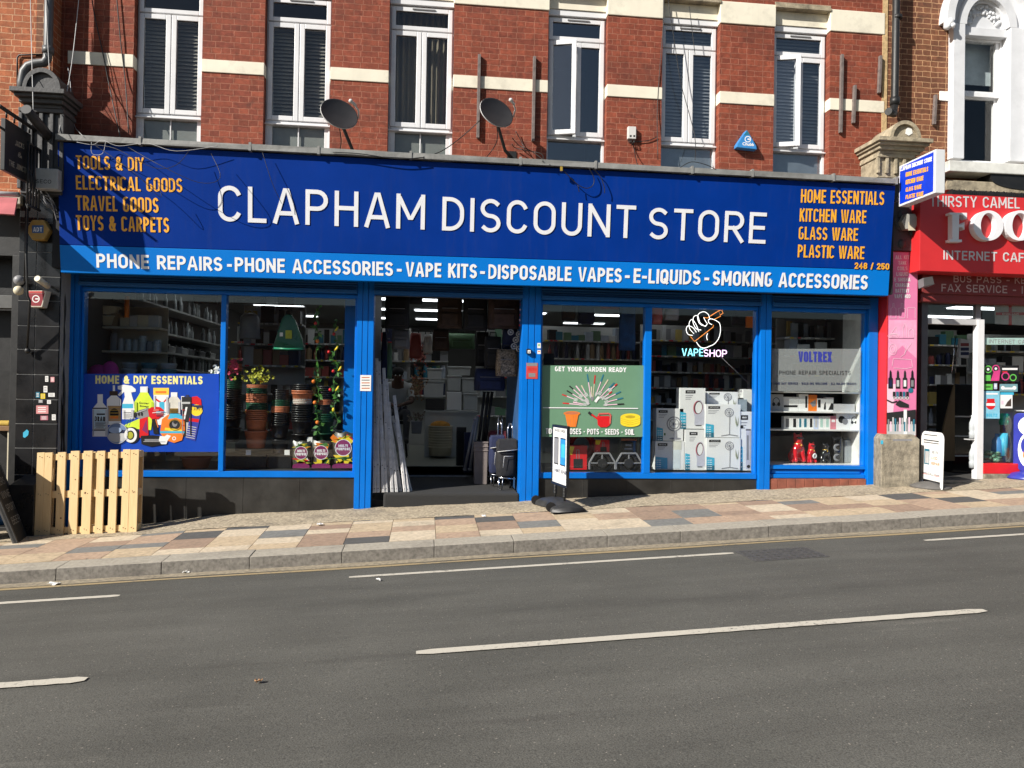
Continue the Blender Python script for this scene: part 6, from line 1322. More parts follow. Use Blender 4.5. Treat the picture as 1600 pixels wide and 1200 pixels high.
# ---------------------------------------------------------------- left neighbour
yl = -.2
xle = P(82, 100, yl).x
LB = thing('pub_building', 'orange brick building with black tiled pilaster at the far left', 'building', (-6.5, 0, -1.7))
MB().box(-13, xle, yl, .3, 2.25, 8.5).build('brick_wall', M_brickl, LB)
m = MB(); m.box(P(56, 100, yl).x, xle-.02, yl-.006, yl+.02, 2.9, 8.5); m.build('brick_pier', brickmat('old_pier_brick', (.22, .085, .045), (.16, .07, .04), (.42, .26, .16), (.08, .04, .03), soot=.5), LB)
yt_ = -.28
xa_, xb_ = P(27, 500, yt_).x, P(93, 500, yt_).x; xm_ = P(55, 500, yt_).x
m = MB(); m.box(xa_+.004, xb_-.004, yt_+.006, .05, -2.1, 2.3, M_grout)
zj = [2.3, 1.92]+[P(60, y, yt_).z for y in (394, 432, 470, 509, 546, 585, 624, 662, 700, 742)]+[-2.1]
for i in range(len(zj)-1):
    for a, b in ((xa_, xm_), (xm_, xb_)): m.box(a+.004, b-.004, yt_+random.uniform(-.001, .001), yt_+.03, zj[i+1]+.004, zj[i]-.004, M_tileb)
m.build('tiled_pilaster', M_tileb, LB, .003)
zp_ = P(40, 742, yt_).z
m = MB(); x0, x1 = P(14, 770, -.45).x, P(54, 770, -.45).x
m.hexa([(x0, -.46, -2.2), (x1, -.46, -2.2), (x1, -.46, zp_-.1), (x0, -.46, zp_-.1)], [(x0, -.2, -2.2), (x1, -.2, -2.2), (x1, -.2, zp_-.1), (x0, -.2, zp_-.1)]); m.hexa([(x0, -.46, zp_-.1), (x1, -.46, zp_-.1), (x1, -.30, zp_), (x0+.1, -.30, zp_)], [(x0, -.2, zp_-.1), (x1, -.2, zp_-.1), (x1, -.2, zp_), (x0+.1, -.2, zp_)]); m.build('pilaster_plinth', M_tileb, LB, .006)
# black shopfront of the pub, mostly outside the picture
m = MB(); m.box(-13, xa_, -.05, .3, 1.55, 2.25); m.box(-13, xa_, .25, .35, -2.2, 1.55); m.box(P(22, 600, 0).x, xa_, -.1, .2, -2.2, 1.55); m.box(-13, P(22, 600, 0).x, -.04, .12, P(10, 482, 0).z, P(10, 462, 0).z, pm('grey_transom', (.10, .10, .095), .5)); m.box(-13, P(22, 600, 0).x, -.02, .2, -2.2, -1.75); m.build('pub_front', M_iron, LB, .004)
t = thing('pub_stool', 'wooden chair with yellow cushion just inside the pub at the left edge', 'chair', P(8, 700, .1)); a = P(8, 665, .1); 
MB().box(a.x-.2, a.x+.12, .0, .22, a.z-.06, a.z).build('seat', pm('old_wood', (.20, .11, .05), .6), t, .005); MB().box(a.x-.2, a.x+.10, .01, .2, a.z+.002, a.z+.06).build('cushion', pm('mustard', (.50, .34, .06), .8), t, .02)
for s in (-.17, .09): MB().box(a.x+s-.02, a.x+s+.02, .02, .06, -1.76, a.z-.06).build('leg', M_cream2, t)
MB().box(a.x+.085, a.x+.125, .17, .21, a.z, a.z+.5).build('back_post', pm('old_wood', (0, 0, 0)), t)
def console(nm, label, px, mat, y0, yw, inner, plaster=None):
    (ax0, ax1, atop, abase, lx0, lx1, lbot, bx0, bx1, bbot) = px; t = thing(nm, label, 'console', P((bx0+bx1)/2, bbot, y0))
    c = P((ax0+ax1)/2, abase, y0); rx = (P(ax1, abase, y0).x-P(ax0, abase, y0).x)/2; rz = P(ax0, atop, y0).z-c.z
    pol = [(c.x+rx*math.cos(a), y0, c.z+rz*math.sin(a)) for a in [math.pi*i/20 for i in range(21)]]
    m = MB(); m.prism(pol, (0, yw-y0, 0), None, True); 
    n = 20
    for i in range(n):
        a, b = math.pi*i/n, math.pi*(i+1)/n; q = lambda r, an, y: (c.x+rx*r*math.cos(an), y, c.z+rz*r*math.sin(an)+.0)
        m.hexa([q(1.03, a, y0-.04), q(1.03, b, y0-.04), q(.82, b, y0-.04), q(.82, a, y0-.04)], [q(1.03, a, y0+.1), q(1.03, b, y0+.1), q(.82, b, y0+.1), q(.82, a, y0+.1)])
    m.build('arched_cap', mat, t)
    if plaster: m = MB(); m.poly([(c.x+rx*u, y0-.006, c.z+rz*v) for u, v in ((.05, .3), (.3, .2), (.55, .35), (.5, .6), (.25, .72), (.1, .55))]); m.build('bare_patch', plaster, t)
    l0, l1 = P(lx0, abase+6, y0).x, P(lx1, abase+6, y0).x; zt0 = P(lx0, abase, y0).z; zb0 = P(lx0, lbot, y0).z; h = zt0-zb0; m = MB()
    for k, (dy, f0, f1, ins) in enumerate(((-.14, 0, .3, 0), (-.10, .3, .5, .03), (-.05, .5, .78, .06), (0, .78, 1, .09))): m.box(l0+ins, l1-ins, y0+dy, yw, zt0-h*f1, zt0-h*f0-.001)
    m.build('cornice', mat, t, .006)
    b0, b1 = P(bx0, bbot, y0+.05).x, P(bx1, bbot, y0+.05).x; zb = P(bx0, bbot, y0).z; m = MB(); m.box(b0, b1, y0+.05, yw, zb, zb0)
    nfl = 4
    for k in range(nfl+1): xx = b0+(b1-b0)*k/nfl; m.box(xx-.022, xx+.022, y0+.02, y0+.06, zb+.05, zb0-.05)
    m.box(b0-.02, b1+.02, y0+.01, yw, zb0-.05, zb0); m.build('fluted_body', mat, t, .008); return t
console('pilaster_console', 'sooty black console with arched cap above the black tiles', (38, 96, 107, 141, 24, 109, 166, 31, 96, 300), M_stoneb, -.55, yl, None)
def pipe(nm, label, paths, r, mat, collars=()):
    t = thing(nm, label, 'drainpipe', paths[0][-1])
    for p in paths: m = MB(); m.tube(p, r, 12); m.build('pipe', mat, t)
    for p, l in collars: m = MB(); m.cyl((p[0], p[1], p[2]), r*1.28, l, 12); m.build('collar', mat, t)
    return t
y_ = -.30; c = P(75, 60, y_)
pth = [V((c.x, y_, 8.4)), P(75, 80, y_), P(74, 92, y_), P(69, 98, y_), P(55, 99, y_), P(44, 103, y_), P(37, 112, y_), P(34, 128, y_), P(34, 150, y_)]
pipe('drainpipe', 'grey downpipe with a swan neck by the black console', [pth], .05, pm('pipe_grey', (.085, .09, .095), .45, .2, 6), [(P(75, 84, y_), .08)])
m = MB(); m.tube([P(27, 140, yl-.02), P(27, 90, yl-.02), P(30, 86, yl-.02), P(68, 85, yl-.02)], .010, 6); tag(m.build('conduit', M_iron, None, loc=P(27, 140, yl)), 'thin black conduit bent round the swan neck pipe', 'conduit')
# pub hanging sign on its iron bracket
XS = P(49, 250, -.62).x
pa = [PX(9, 186, XS), PX(49, 209, XS), PX(49, 286, XS), PX(9, 268, XS)]
zt1, zb1 = (pa[0].z+pa[1].z)/2, (pa[2].z+pa[3].z)/2; ya, yb = pa[0].y, pa[1].y
t = thing('hanging_sign', 'black pub hanging sign end-on to the wall with faint gold lettering', 'hanging sign', (XS, (ya+yb)/2, zb1))
MB().box(XS-.05, XS, ya, yb, zb1, zt1).build('sign_panel', pm('sign_black', (.018, .019, .020), .45), t, .006)
A = Art((XS, 0, 0), (1, 0, 0)); A.k = 4; gd = pm('dull_gold', (.34, .31, .24), .5)
A.text('JACKS', (23.5, 227), (38, 233.5), (23.5, 218.5), gd, .16); A.text('&', (28, 245), (34, 248), (28, 237), gd, .16); A.text('THE JUNCTION', (14, 258), (47, 274), (14, 249), gd, .15); A.mb.build('lettering', gd, t)
t = thing('sign_bracket', 'black iron bracket of rails and scrolls carrying the pub sign', 'sign bracket', (XS, -.3, zt1)); m = MB()
for z, r in ((zt1+.10, .022), (zt1-.12, .014)): m.tube([(XS-.025, ya-.1, z), (XS-.025, -.25, z)], r, 8)
for k in range(6): y = ya+.06+(-.3-ya-.06)*k/5; m.tube([(XS-.025, y, zt1+.10), (XS-.025, y, zt1+.02 if k < 4 else zt1-.12)], .011, 6)
m.tube(smooth([(XS-.025, -.3, zt1-.12), (XS-.025, -.42, zt1-.28), (XS-.025, -.3, zt1-.5)]), .012, 6); m.build('ironwork', M_iron, t)
m = MB(); q0, q1 = V((-4.42, -1.02, zt1+.16)), V((-4.42, -.28, zt1-.02)); m.tube([q0, q1], .055, 12); m.build('lamp_trough', pm('dark_steel', (.022, .022, .023), .5), t)
t2 = thing('iron_balustrade', 'black iron railing bracket beside the console flutes', 'railing', (-4.55, -.6, 2.0)); m = MB(); X2 = -4.50
for z in (2.72, 2.02): m.tube([(X2, -.80, z), (X2, -.5, z-.0)], .016, 6)
for k in range(5): m.tube([(X2, -.79+.065*k, 2.72), (X2, -.79+.065*k, 2.02)], .013, 6)
for k in range(3): m.tube(smooth([(X2, -.78+.08*k, 2.3), (X2, -.74+.08*k, 2.42), (X2, -.70+.08*k, 2.3), (X2, -.74+.08*k, 2.18)]), .009, 5)
m.build('rails', M_iron, t2)
def signbox(nm, cat, label, px, y, d, mat, art=None, bevel=.012):
    x0, x1, y0, y1, z0, z1 = fr_box(*px, y, d); t = thing(nm, label, cat, ((x0+x1)/2, y0, z0)); MB().box(x0, x1, y0, y1, z0, z1).build('housing', mat, t, bevel)
    if art: A = yart(y-.0005); A.k = 1; art(A); A.mb.build('lettering', M_dark, t)
    return t
m = signbox('alarm_box', 'alarm box', 'off-white wedge alarm box in shade beside the pub sign', (55, 262, 90, 296), -.62, .12, pm('aged_white', (.40, .40, .38), .6), lambda A: A.text('SECO', (56, 286), (80, 287), (56, 280), M_dark, .14))
def hexbox(label, cx, cy, rx, ry, y, mat, plate, txt):
    t = thing('alarm_box', label, 'alarm box', P(cx, cy, y)); pts = [P(cx+rx*math.cos(a), cy+ry*math.sin(a), y) for a in [math.pi/3*i for i in range(6)]]; m = MB(); m.prism(pts, (0, .10, 0)); m.build('housing', mat, t, .01)
    A = yart(y-.0005); A.k = 1
    if txt: A.rect(cx-9, cy-7, cx+9, cy+5, plate); A.text(txt, (cx-7, cy+3), (cx+7, cy+3), (cx-7, cy-4), M_wtext, .2)
    else: A.poly([(cx-4, cy+14), (cx-4, cy), (cx+8, cy+14)], plate)
    A.mb.build('badge', plate, t)
hexbox('amber hexagonal alarm box with blue badge on the black tiles', 59, 359, 18.5, 18, -.40, pm('amber_box', (.42, .25, .06), .5), pm('badge_blue', (.04, .12, .30), .5), 'ADT')
t = thing('alarm_box', 'red and cream bell-shaped alarm box on the black tiles', 'alarm box', P(56, 470, -.4)); m = MB(); m.prism([P(*p, -.42) for p in ((40, 454), (73, 454), (66, 480), (47, 480))], (0, .12, 0)); m.build('housing', pm('cream_box', (.62, .55, .45), .5), t, .006)
A = yart(-.4205); A.k = 1; A.poly([(44, 458), (70, 458), (64, 478), (49, 478)], pm('dark_red', (.25, .02, .03), .5)); A.ring(56, 467, 6, 6, 1.6, M_ppr); A.rect(55, 466, 60, 468, M_ppr); A.rect(45, 455, 69, 457.5, M_red); A.mb.build('badge', M_ppr, t)
t = thing('security_camera', 'white bullet security camera above the red alarm box', 'security camera', P(66, 440, -.5)); m = MB(); m.tube([P(58, 435, -.62), P(75, 447, -.42)], .035, 12); m.build('camera_body', M_cream2, t); m = MB(); m.tube([P(75, 445, -.42), P(78, 447, -.29)], .014, 8); m.build('mount', M_grey, t)
t = thing('floodlight', 'pair of round white floodlights at the pub corner', 'floodlight', P(28, 445, -.4)); m = MB(); m.ball(P(29, 454, -.42), .055, 12, 8, M_cream2); m.ball(P(30, 438, -.38), .06, 12, 8, M_grey); m.build('lamp', M_cream2, t); m = MB(); m.tube([P(29, 454, -.42), P(40, 440, -.3)], .014, 6); m.build('mount', M_iron, t)
m = MB(); m.tube([P(44, 300, -.5), P(41, 400, -.5), P(43, 462, -.52), P(47, 470, -.5), P(42, 552, -.32)], .014, 8); m.ball(P(43, 548, -.33), .035, 8, 6); m.tube([P(40, 330, -.48), P(38, 440, -.48)], .008, 6); tag(m.build('awning_hook_rod', M_iron, None, loc=P(43, 548, -.33)), 'thin rusty awning arm hanging in front of the black tiles', 'awning arm')
t = thing('awning', 'faded red canvas awning end at the left edge of the pub', 'awning', P(10, 320, -.6)); m = MB(); m.hexa([P(-60, 330, -.85), P(22, 335, -.85), P(27, 309, -.5), P(-60, 304, -.5)], [q+V((0, .02, -.01)) for q in (P(-60, 330, -.85), P(22, 335, -.85), P(27, 309, -.5), P(-60, 304, -.5))]); m.build('canvas', pm('faded_red', (.42, .12, .13), .85, .2, 4), t); m = MB(); m.tube([P(-60, 300, -.5), P(30, 304, -.5)], .03, 8); m.build('roller', M_lgrey, t)
m = MB(); m.box(-13, P(42, 300, -.2).x, -.34, -.1, 2.12, 2.24); tag(m.build('cornice_ledge', pm('pale_ledge', (.42, .38, .31), .8, .25, 8), None, .01, loc=(-8, -.2, 2.12)), 'pale stone ledge under the orange brickwork at far left', 'ledge')
t = thing('cable_bundle', 'tangle of black cables hanging between black tiles and blue frame', 'cables', P(96, 700, -.2)); m = MB(); rr = random.Random(4)
for k in range(9):
    x = 93+rr.uniform(0, 9); m.tube(smooth([P(x+rr.uniform(-2, 2), 300+i*45, -.16+rr.uniform(-.03, .03)) for i in range(10)], 4), rr.uniform(.006, .012), 5)
for k in range(8): m.tube(smooth([P(60+rr.uniform(-8, 8), 300+rr.uniform(-8, 8), -.5), P(75+rr.uniform(-5, 5), 315+rr.uniform(-8, 8), -.5), P(92+rr.uniform(-3, 3), 335+rr.uniform(-10, 25), -.3)], 4), .007, 5, M_grey)
m.build('cables', M_iron, t)
for k, (x, y, w, h, mt, lb) in enumerate(((73, 592, 5, 9, M_ppr, 'upper white sticker of the cluster on the black tiles'), (82, 593, 6, 8, pm('sticker_pink', (.62, .28, .30), .6), 'small pink sticker at the top right of the tile cluster'), (71, 608, 6, 10, M_ppr, 'tall white sticker second row of the tile cluster'), (59, 617, 6, 9, M_teal, 'dark teal sticker at the left of the tile cluster'), (67, 619, 7, 8, M_yel, 'yellow sticker in the middle of the tile cluster'), (80.5, 617, 10, 6, M_ppr, 'wide white sticker at the right of the tile cluster'), (76.5, 628, 6, 6, M_ppr, 'small square white sticker below the wide one'), (63.5, 627, 7, 5, M_grey, 'grey sticker below the yellow one'), (66, 640, 19, 13, pm('sticker_rose', (.60, .24, .24), .6), 'large red and pink sticker below the cluster'), (69, 653, 12, 7, pm('sticker_plum', (.40, .12, .16), .6), 'torn plum sticker under the large red one'), (84, 652, 6, 9, M_ppr, 'torn white sticker beside the plum one'), (40, 678, 8, 9, M_cyan, 'bright blue tag-shaped sticker low on the black tiles'))):
    A = yart(yt_-.003); A.k = 1
    if k == 11: A.poly([(36, 683), (36, 676), (42, 671), (45, 674), (44, 680), (39, 684)], mt)
    else: A.rect(x-w/2, y-h/2, x+w/2, y+h/2, mt); [A.rect(x-w*.35, y-h*.3+h*.25*j, x+w*.3, y-h*.2+h*.25*j, M_ppr if mt not in (M_ppr, M_yel) else M_grey) for j in range(3)]
    o = A.mb.build('sticker', mt, None, loc=P(x, y, yt_)); tag(o, lb, 'sticker')
# chalkboard at the left edge
L0, L1 = PG(27, 849), PG(51, 834); t = thing('chalkboard_sign', 'black A-board with chalk writing leaning at the left edge', 'A-board', L0); up = V((-.40, -.02, 1.0)); n = (L1-L0).cross(up).normalized(); n = n if n.x > 0 else -n
u = (L1-L0).normalized(); L0b = L0+u*0; wd = .50; L1b = L0+u*wd
m = MB(); m.hexa([L0b, L1b, L1b+up*1.08, L0b+up*1.08], [p-n*.03 for p in (L0b, L1b, L1b+up*1.08, L0b+up*1.08)]); m.build('board', pm('chalk_black', (.022, .022, .022), .7), t, .004)
m = MB()
for p in (L0b, L1b-u*.04): m.hexa([p+n*.006, p+u*.04+n*.006, p+u*.04+up*1.1+n*.006, p+up*1.1+n*.006], [q-n*.045 for q in (p, p+u*.04, p+u*.04+up*1.1, p+up*1.1)])
m.build('board_frame', pm('frame_grey', (.07, .07, .068), .6), t, .004)
m = MB(); lb0 = L0+V((-.85, 0, 0)); lb0.z = zpave(lb0.x, lb0.y); m.hexa([lb0, lb0+u*wd, L1b+up*1.08, L0b+up*1.08], [p-V((.03, 0, 0)) for p in (lb0, lb0+u*wd, L1b+up*1.08, L0b+up*1.08)]); m.build('rear_board', M_iron, t)
upn = up.normalized(); m = MB()
for k, s in enumerate(('OPEN', 'FOOD', 'BEERS', 'WINE', 'SPORT', 'BEER')): stroke_text(m, s, (L0b+u*.09+upn*(.98-.155*k)+n*.0075, u, upn, n), .30, .085, .1, pm('chalk', (.30, .30, .29), .9), .0004, 0)
m.build('chalk_lettering', pm('chalk', (0, 0, 0)), t)
c = PG(2, 828); m = MB(); m.ball((c.x-.1, c.y+.1, c.z+.17), .19, 16, 10, None, (1, .9, 1)); tag(m.build('plastic_sack', pm('blue_sack', (.02, .10, .30), .35, .25, 7, bump=.3), None, loc=c), 'shiny blue plastic sack behind the chalkboard', 'sack')
# pallet leaning near the pilaster
A0, A1 = PG(53, 838), PG(213, 832.5); u = (A1-A0).normalized(); wd = (A1-A0).length; lean = .03; up = V((0, lean, 1)).normalized(); n = u.cross(up).normalized(); n = n if n.y < 0 else -n; H_ = .975
t = thing('wooden_pallet', 'pale wooden pallet standing on edge against the black shopfront', 'pallet', A0); F = Matrix(((u.x, up.x, n.x, A0.x), (u.y, up.y, n.y, A0.y), (u.z, up.z, n.z, A0.z), (0, 0, 0, 1)))
def pbx(x0, x1, z0, z1, d0, d1): m = MB(); m.M = F; m.box(x0*wd, x1*wd, z0*H_, z1*H_, d0, d1); return m
rr = random.Random(9)
for x0, x1 in ((0, .075), (.077, .153), (.203, .283), (.330, .415), (.457, .545), (.590, .668), (.717, .795), (.843, .915), (.917, 1.0)):
    j = rr.uniform(-.006, .006); pbx(x0, x1, 0+j, 1+j, -.022, rr.uniform(-.002, .001)).build('deck_board', M_wood, t, .003)
for z0, z1 in ((.02, .095), (.445, .53), (.90, .975)): pbx(.002, .998, z0, z1, -.044, -.0225).build('cross_board', M_wood, t, .003)
for z in (.02, .445, .90):
    for x in (.0, .44, .88): pbx(x+.004, x+.116, z+.002, z+.085, -.122, -.0445).build('block', M_wood, t, .004)
for x in (.0, .44, .88): pbx(x+.006, x+.114, .03, .97, -.144, -.1225).build('base_board', M_wood, t, .003)
m = MB(); m.M = F
for x in (.04, .115, .24, .37, .5, .63, .755, .88, .96):
    for z in (.055, .49, .94): m.ball((x*wd+.012, z*H_, .001), .005, 6, 4); m.ball((x*wd-.014, z*H_+.012, .001), .005, 6, 4)
m.build('nails', M_iron, t)
# ---------------------------------------------------------------- right neighbour
RB = thing('cafe_building', 'brown brick building with white arched window over a red shopfront', 'building', (9, 0, -1.2))
xw0, xw1 = P(1500, 150, .0).x, P(1570, 150, 0).x; zs0, zs1 = P(1535, 253, 0).z, P(1535, 47, 0).z
m = MB(); m.box(XR+.0, xw0-.1, .004, .3, 1.6, 8.5); m.box(xw1+.1, 13, .004, .3, 1.6, 8.5); m.box(xw0-.1, xw1+.1, .004, .3, 1.6, zs0-.1); m.box(xw0-.1, xw1+.1, .05, .3, zs1, 8.5); m.build('brick_wall', M_brickr, RB)
m = MB(); m.box(XR-.03, XR+.045, -.008, .02, 2.2, 8.5); m.build('mortar_strip', pm('sandy_mortar', (.50, .35, .18), .9, .25, 20, bump=.5), RB)
W_ = bpy.data.objects.new('arched_window', None); COL.objects.link(W_); W_.parent = RB; W_.location = V((xw0, 0, zs0))-RB.location
wp = pm('white_stucco', (.62, .63, .65), .5, .06, 5, dirt=.14)
m = MB(); x_l = P(1489, 150, -.1).x; m.box(x_l, xw0, -.1, .2, zs0, zs1+.02); x_r = P(1577, 150, -.1).x; m.box(xw1+.0005, xw1+.27, -.1, .2, zs0, zs1+.02); m.box(xw0, xw1, -.03, .2, P(1535, 58, 0).z, zs1+.02)
m.box(xw1+.271, xw1+.95, -.05, .2, zs0, zs1+.6); m.cyl((x_r+.33, -.13, zs0), .06, zs1-zs0, 16); m.build('surround', wp, W_, .008)
cx_, cz_ = (xw0+xw1)/2, zs1+.02; rI = (xw1-xw0)/2
def arch(m, r0, r1, y0, y1, sy=1.22, n=24, a0=0.0, a1=math.pi):
    for i in range(n):
        a, b = a0+(a1-a0)*i/n, a0+(a1-a0)*(i+1)/n; q = lambda r, t_, y: (cx_+r*math.cos(t_), y, cz_+r*sy*math.sin(t_))
        m.hexa([q(r0, a, y0), q(r0, b, y0), q(r1, b, y0), q(r1, a, y0)], [q(r0, a, y1), q(r0, b, y1), q(r1, b, y1), q(r1, a, y1)])
m = MB(); arch(m, rI-.02, rI+.10, -.10, .1); arch(m, rI-.05, rI-.02, -.03, .1); m.build('arch_ring', wp, W_)
m = MB(); arch(m, rI+.10, rI+.22, -.05, .1); m.build('arch_band', wp, W_)
m = MB(); arch(m, rI+.22, rI+.33, -.18, .1); q = (cx_-rI-.28, -.14, cz_-.03); m.ball(q, .07, 10, 8); m.ball((q[0]-.04, -.16, q[2]-.06), .05, 10, 8); m.ball((q[0]+.03, -.18, q[2]-.05), .04, 8, 6); m.build('hood_mould', wp, W_)
m = MB(); pol = [(cx_+(rI-.04)*math.cos(a), .02, cz_+(rI-.04)*1.22*math.sin(a)) for a in [math.pi*i/24 for i in range(25)]]; m.prism(pol, (0, .1, 0)); rr = random.Random(2)
for k in range(34):
    a = math.pi*(.06+.88*k/33); r = (rI-.04)*(.72+.16*math.sin(k*1.9)); m.ball((cx_+r*math.cos(a), .012, cz_+.03+r*1.1*math.sin(a)), rr.uniform(.016, .034), 8, 6, None, (1, .8, 1))
m.build('tympanum', wp, W_)
m = MB(); zm = P(1535, 150, .1).z; zt_ = P(1535, 62, .1).z; f0, f1 = xw0+.0, xw1-.0
ringframe(m, f0, f1, zs0, P(1535, 58, 0).z, .06, .16, .03); ringframe(m, f0+.03, f1-.03, zm, zt_+.02, .08, .13, .055); ringframe(m, f0+.03, f1-.03, zs0+.01, zm, .12, .17, .045); m.box(f0+.03, f1-.03, .07, .13, zm-.03, zm+.035); m.build('sash', M_white, W_, .005)
m = MB(); m.box(f0+.05, f1-.05, .10, .106, zm, zt_); m.box(f0+.05, f1-.05, .14, .146, zs0, zm); m.build('pane', M_uglass, W_)
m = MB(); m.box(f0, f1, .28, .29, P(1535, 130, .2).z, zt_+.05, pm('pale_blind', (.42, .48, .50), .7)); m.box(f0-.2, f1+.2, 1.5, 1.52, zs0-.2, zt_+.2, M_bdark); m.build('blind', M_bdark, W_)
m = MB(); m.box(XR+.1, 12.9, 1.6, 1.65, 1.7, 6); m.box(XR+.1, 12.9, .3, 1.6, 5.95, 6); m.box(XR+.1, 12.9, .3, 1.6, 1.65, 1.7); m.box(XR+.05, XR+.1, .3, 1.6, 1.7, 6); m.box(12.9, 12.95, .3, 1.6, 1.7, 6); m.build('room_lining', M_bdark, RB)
sx0, sx1 = P(1483, 262, -.3).x, 13; zsl0, zsl1 = P(1540, 270, -.3).z, P(1540, 253, -.3).z
m = MB(); m.box(sx0, sx1, -.3, .1, zsl0, zsl1); m.build('stone_sill', pm('pale_sill', (.66, .66, .62), .7, .12, 8, dirt=.3), RB, .012)
m = MB(); n = 20; c = P(1570, 272, -.2); 
for i in range(n):
    a, b = math.pi*i/n, math.pi*(i+1)/n; q = lambda t_, y: (c.x-.62*math.cos(t_)+.35, y, zsl0-.002-.20*math.sin(t_)**.6)
    m.hexa([q(a, -.27), q(b, -.27), (q(b, 0)[0], -.27, zsl0-.001), (q(a, 0)[0], -.27, zsl0-.001)], [q(a, .0), q(b, .0), (q(b, 0)[0], .0, zsl0-.001), (q(a, 0)[0], .0, zsl0-.001)])
m.build('sill_shadow_bowl', M_iron, RB)  # black bowl-shaped solid standing in for the dark shadow under the sill
m = MB(); m.box(P(1478, 290, -.25).x, 13, -.26, .1, P(1540, 300, -.25).z, P(1540, 284, -.25).z); m.build('stone_ledge', M_stone, RB, .01)
m = MB(); rr = random.Random(8)
for k in range(70): x = P(1480, 298, -.3).x+k*.03; zz_ = P(1540, 306, -.4).z; m.hexa([(x, -.40, zz_), (x+.02, -.40, zz_), (x+.025, -.40, zz_+.045+rr.uniform(0, .03)), (x, -.40, zz_+.045+rr.uniform(0, .03))], [(x, -.28, zz_), (x+.02, -.28, zz_), (x+.02, -.28, zz_+.06), (x, -.28, zz_+.06)])
m.build('bird_spikes', M_iron, RB)
y_ = -.16; c = P(1401, 90, y_); pipe('drainpipe', 'black downpipe on the brown brickwork above the stone console', [[V((c.x, y_, 8.4)), P(1398, 160, y_), P(1397, 168, y_)], [P(1397, 166, y_), P(1396, 178, -.2), P(1388, 174, -.3)]], .05, M_iron, [(P(1398, 164, y_), .10), (P(1402, 30, y_), .05)])
m = MB(); m.box(*fr_box(1469, 142, 1490, 158, -.012, .02)); tag(m.build('vent_plate', M_ppr, None, .003, loc=P(1480, 150, 0)), 'small white plate on the brown bricks by the arched window', 'vent plate')
console('pilaster_console', 'weathered stone console with arched cap by the projecting sign', (1389, 1436, 189, 217, 1364, 1448, 238, 1371, 1425, 275), M_stone, -.45, .0, None, M_ppr)
# red fascia of the cafe
ys = -.40; xs0 = P(1437, 400, ys).x; zA, zB = P(1437, 423, ys).z, P(1437, 301, ys).z
t = thing('cafe_sign', 'bright red fascia sign with raised white letters at the right edge', 'shop sign', (xs0+1.5, ys, zA)); m = MB(); m.box(xs0, 13, ys, -.0, zA, zB); m.build('sign_board', M_red, t, .006)
A = yart(ys); A.k = 2; wl = pm('silver_letter', (.55, .55, .55), .4)
mb = MB(); A.text('THIRSTY CAMEL', (1453, 322.5), (1593, 326), (1453, 305.5), wl, .13, gap=.16, dep=.004, mb=mb); mb.build('lettering', wl, t)
mb = MB(); A.text('INTERNET CAFE', (1474, 405.5), (1610, 410), (1474, 391), wl, .15, gap=.16, dep=.004, mb=mb); mb.build('lettering', wl, t)
def serif_O(cx): 
    m = MB(); yy = ys-.09; n = 30; q = lambda k, rx, ry, y: P(cx+rx*math.cos(k), 354.5+ry*math.sin(k), ys)+V((0, y-ys, 0))
    for i in range(n):
        a, b = 2*math.pi*i/n, 2*math.pi*(i+1)/n
        m.hexa([q(a, 23.5, 23.5, yy), q(b, 23.5, 23.5, yy), q(b, 12, 19.5, yy), q(a, 12, 19.5, yy)], [q(a, 23.5, 23.5, ys-.002), q(b, 23.5, 23.5, ys-.002), q(b, 12, 19.5, ys-.002), q(a, 12, 19.5, ys-.002)])
    m.build('raised_letter', M_letter, t)
serif_O(1537); serif_O(1586)
m = MB()
for pl in ([(1484, 332), (1511, 332.5), (1511, 342), (1508, 342), (1505, 336), (1499, 335.5), (1484, 335.5)], [(1488, 335.6), (1499, 335.6), (1498, 374), (1488, 374)], [(1498.6, 351), (1504, 351), (1507, 347), (1507, 359), (1504, 355), (1498.6, 355)], [(1484, 374), (1503, 374.3), (1503, 378), (1484, 378)]): m.prism([P(*p, ys-.09) for p in pl], (0, .088, 0))
m.build('raised_letter', M_letter, t)
y2 = -.12; t = thing('cafe_shutter_sign', 'dull red strip with pale service lettering under the bright red fascia', 'shop sign', P(1540, 460, y2)); m = MB(); m.box(P(1441, 440, y2).x, 13, y2, .1, P(1500, 460, y2).z, zA-.002); m.build('strip_board', M_dred, t, .004); m = MB(); m.box(P(1441, 440, y2).x, 13, y2+.03, .1, P(1500, 472, y2).z, P(1500, 460, y2).z-.002); m.build('shutter_slats', M_dred, t)
A = yart(y2); A.k = 2; lr = pm('pale_rose', (.50, .40, .38), .5); A.text('BUS PASS - KEYS', (1490, 441), (1622, 444), (1490, 430), lr, .15); A.text('FAX SERVICE - INK', (1471, 455.5), (1620, 459.5), (1471, 443.5), lr, .15); A.mb.build('lettering', lr, t)
t = thing('floodlight', 'small black floodlight under the red fascia beside the pink panel', 'floodlight', P(1450, 440, -.35)); m = MB(); m.hexa([P(1443, 434, -.42), P(1457, 432, -.42), P(1460, 444, -.36), P(1444, 447, -.36)], [p+V((0, .12, -.02)) for p in (P(1443, 434, -.42), P(1457, 432, -.42), P(1460, 444, -.36), P(1444, 447, -.36))]); m.build('lamp', M_grey, t); m = MB(); m.tube([P(1444, 440, -.3), P(1436, 452, -.15)], .02, 8); m.build('mount', M_iron, t)
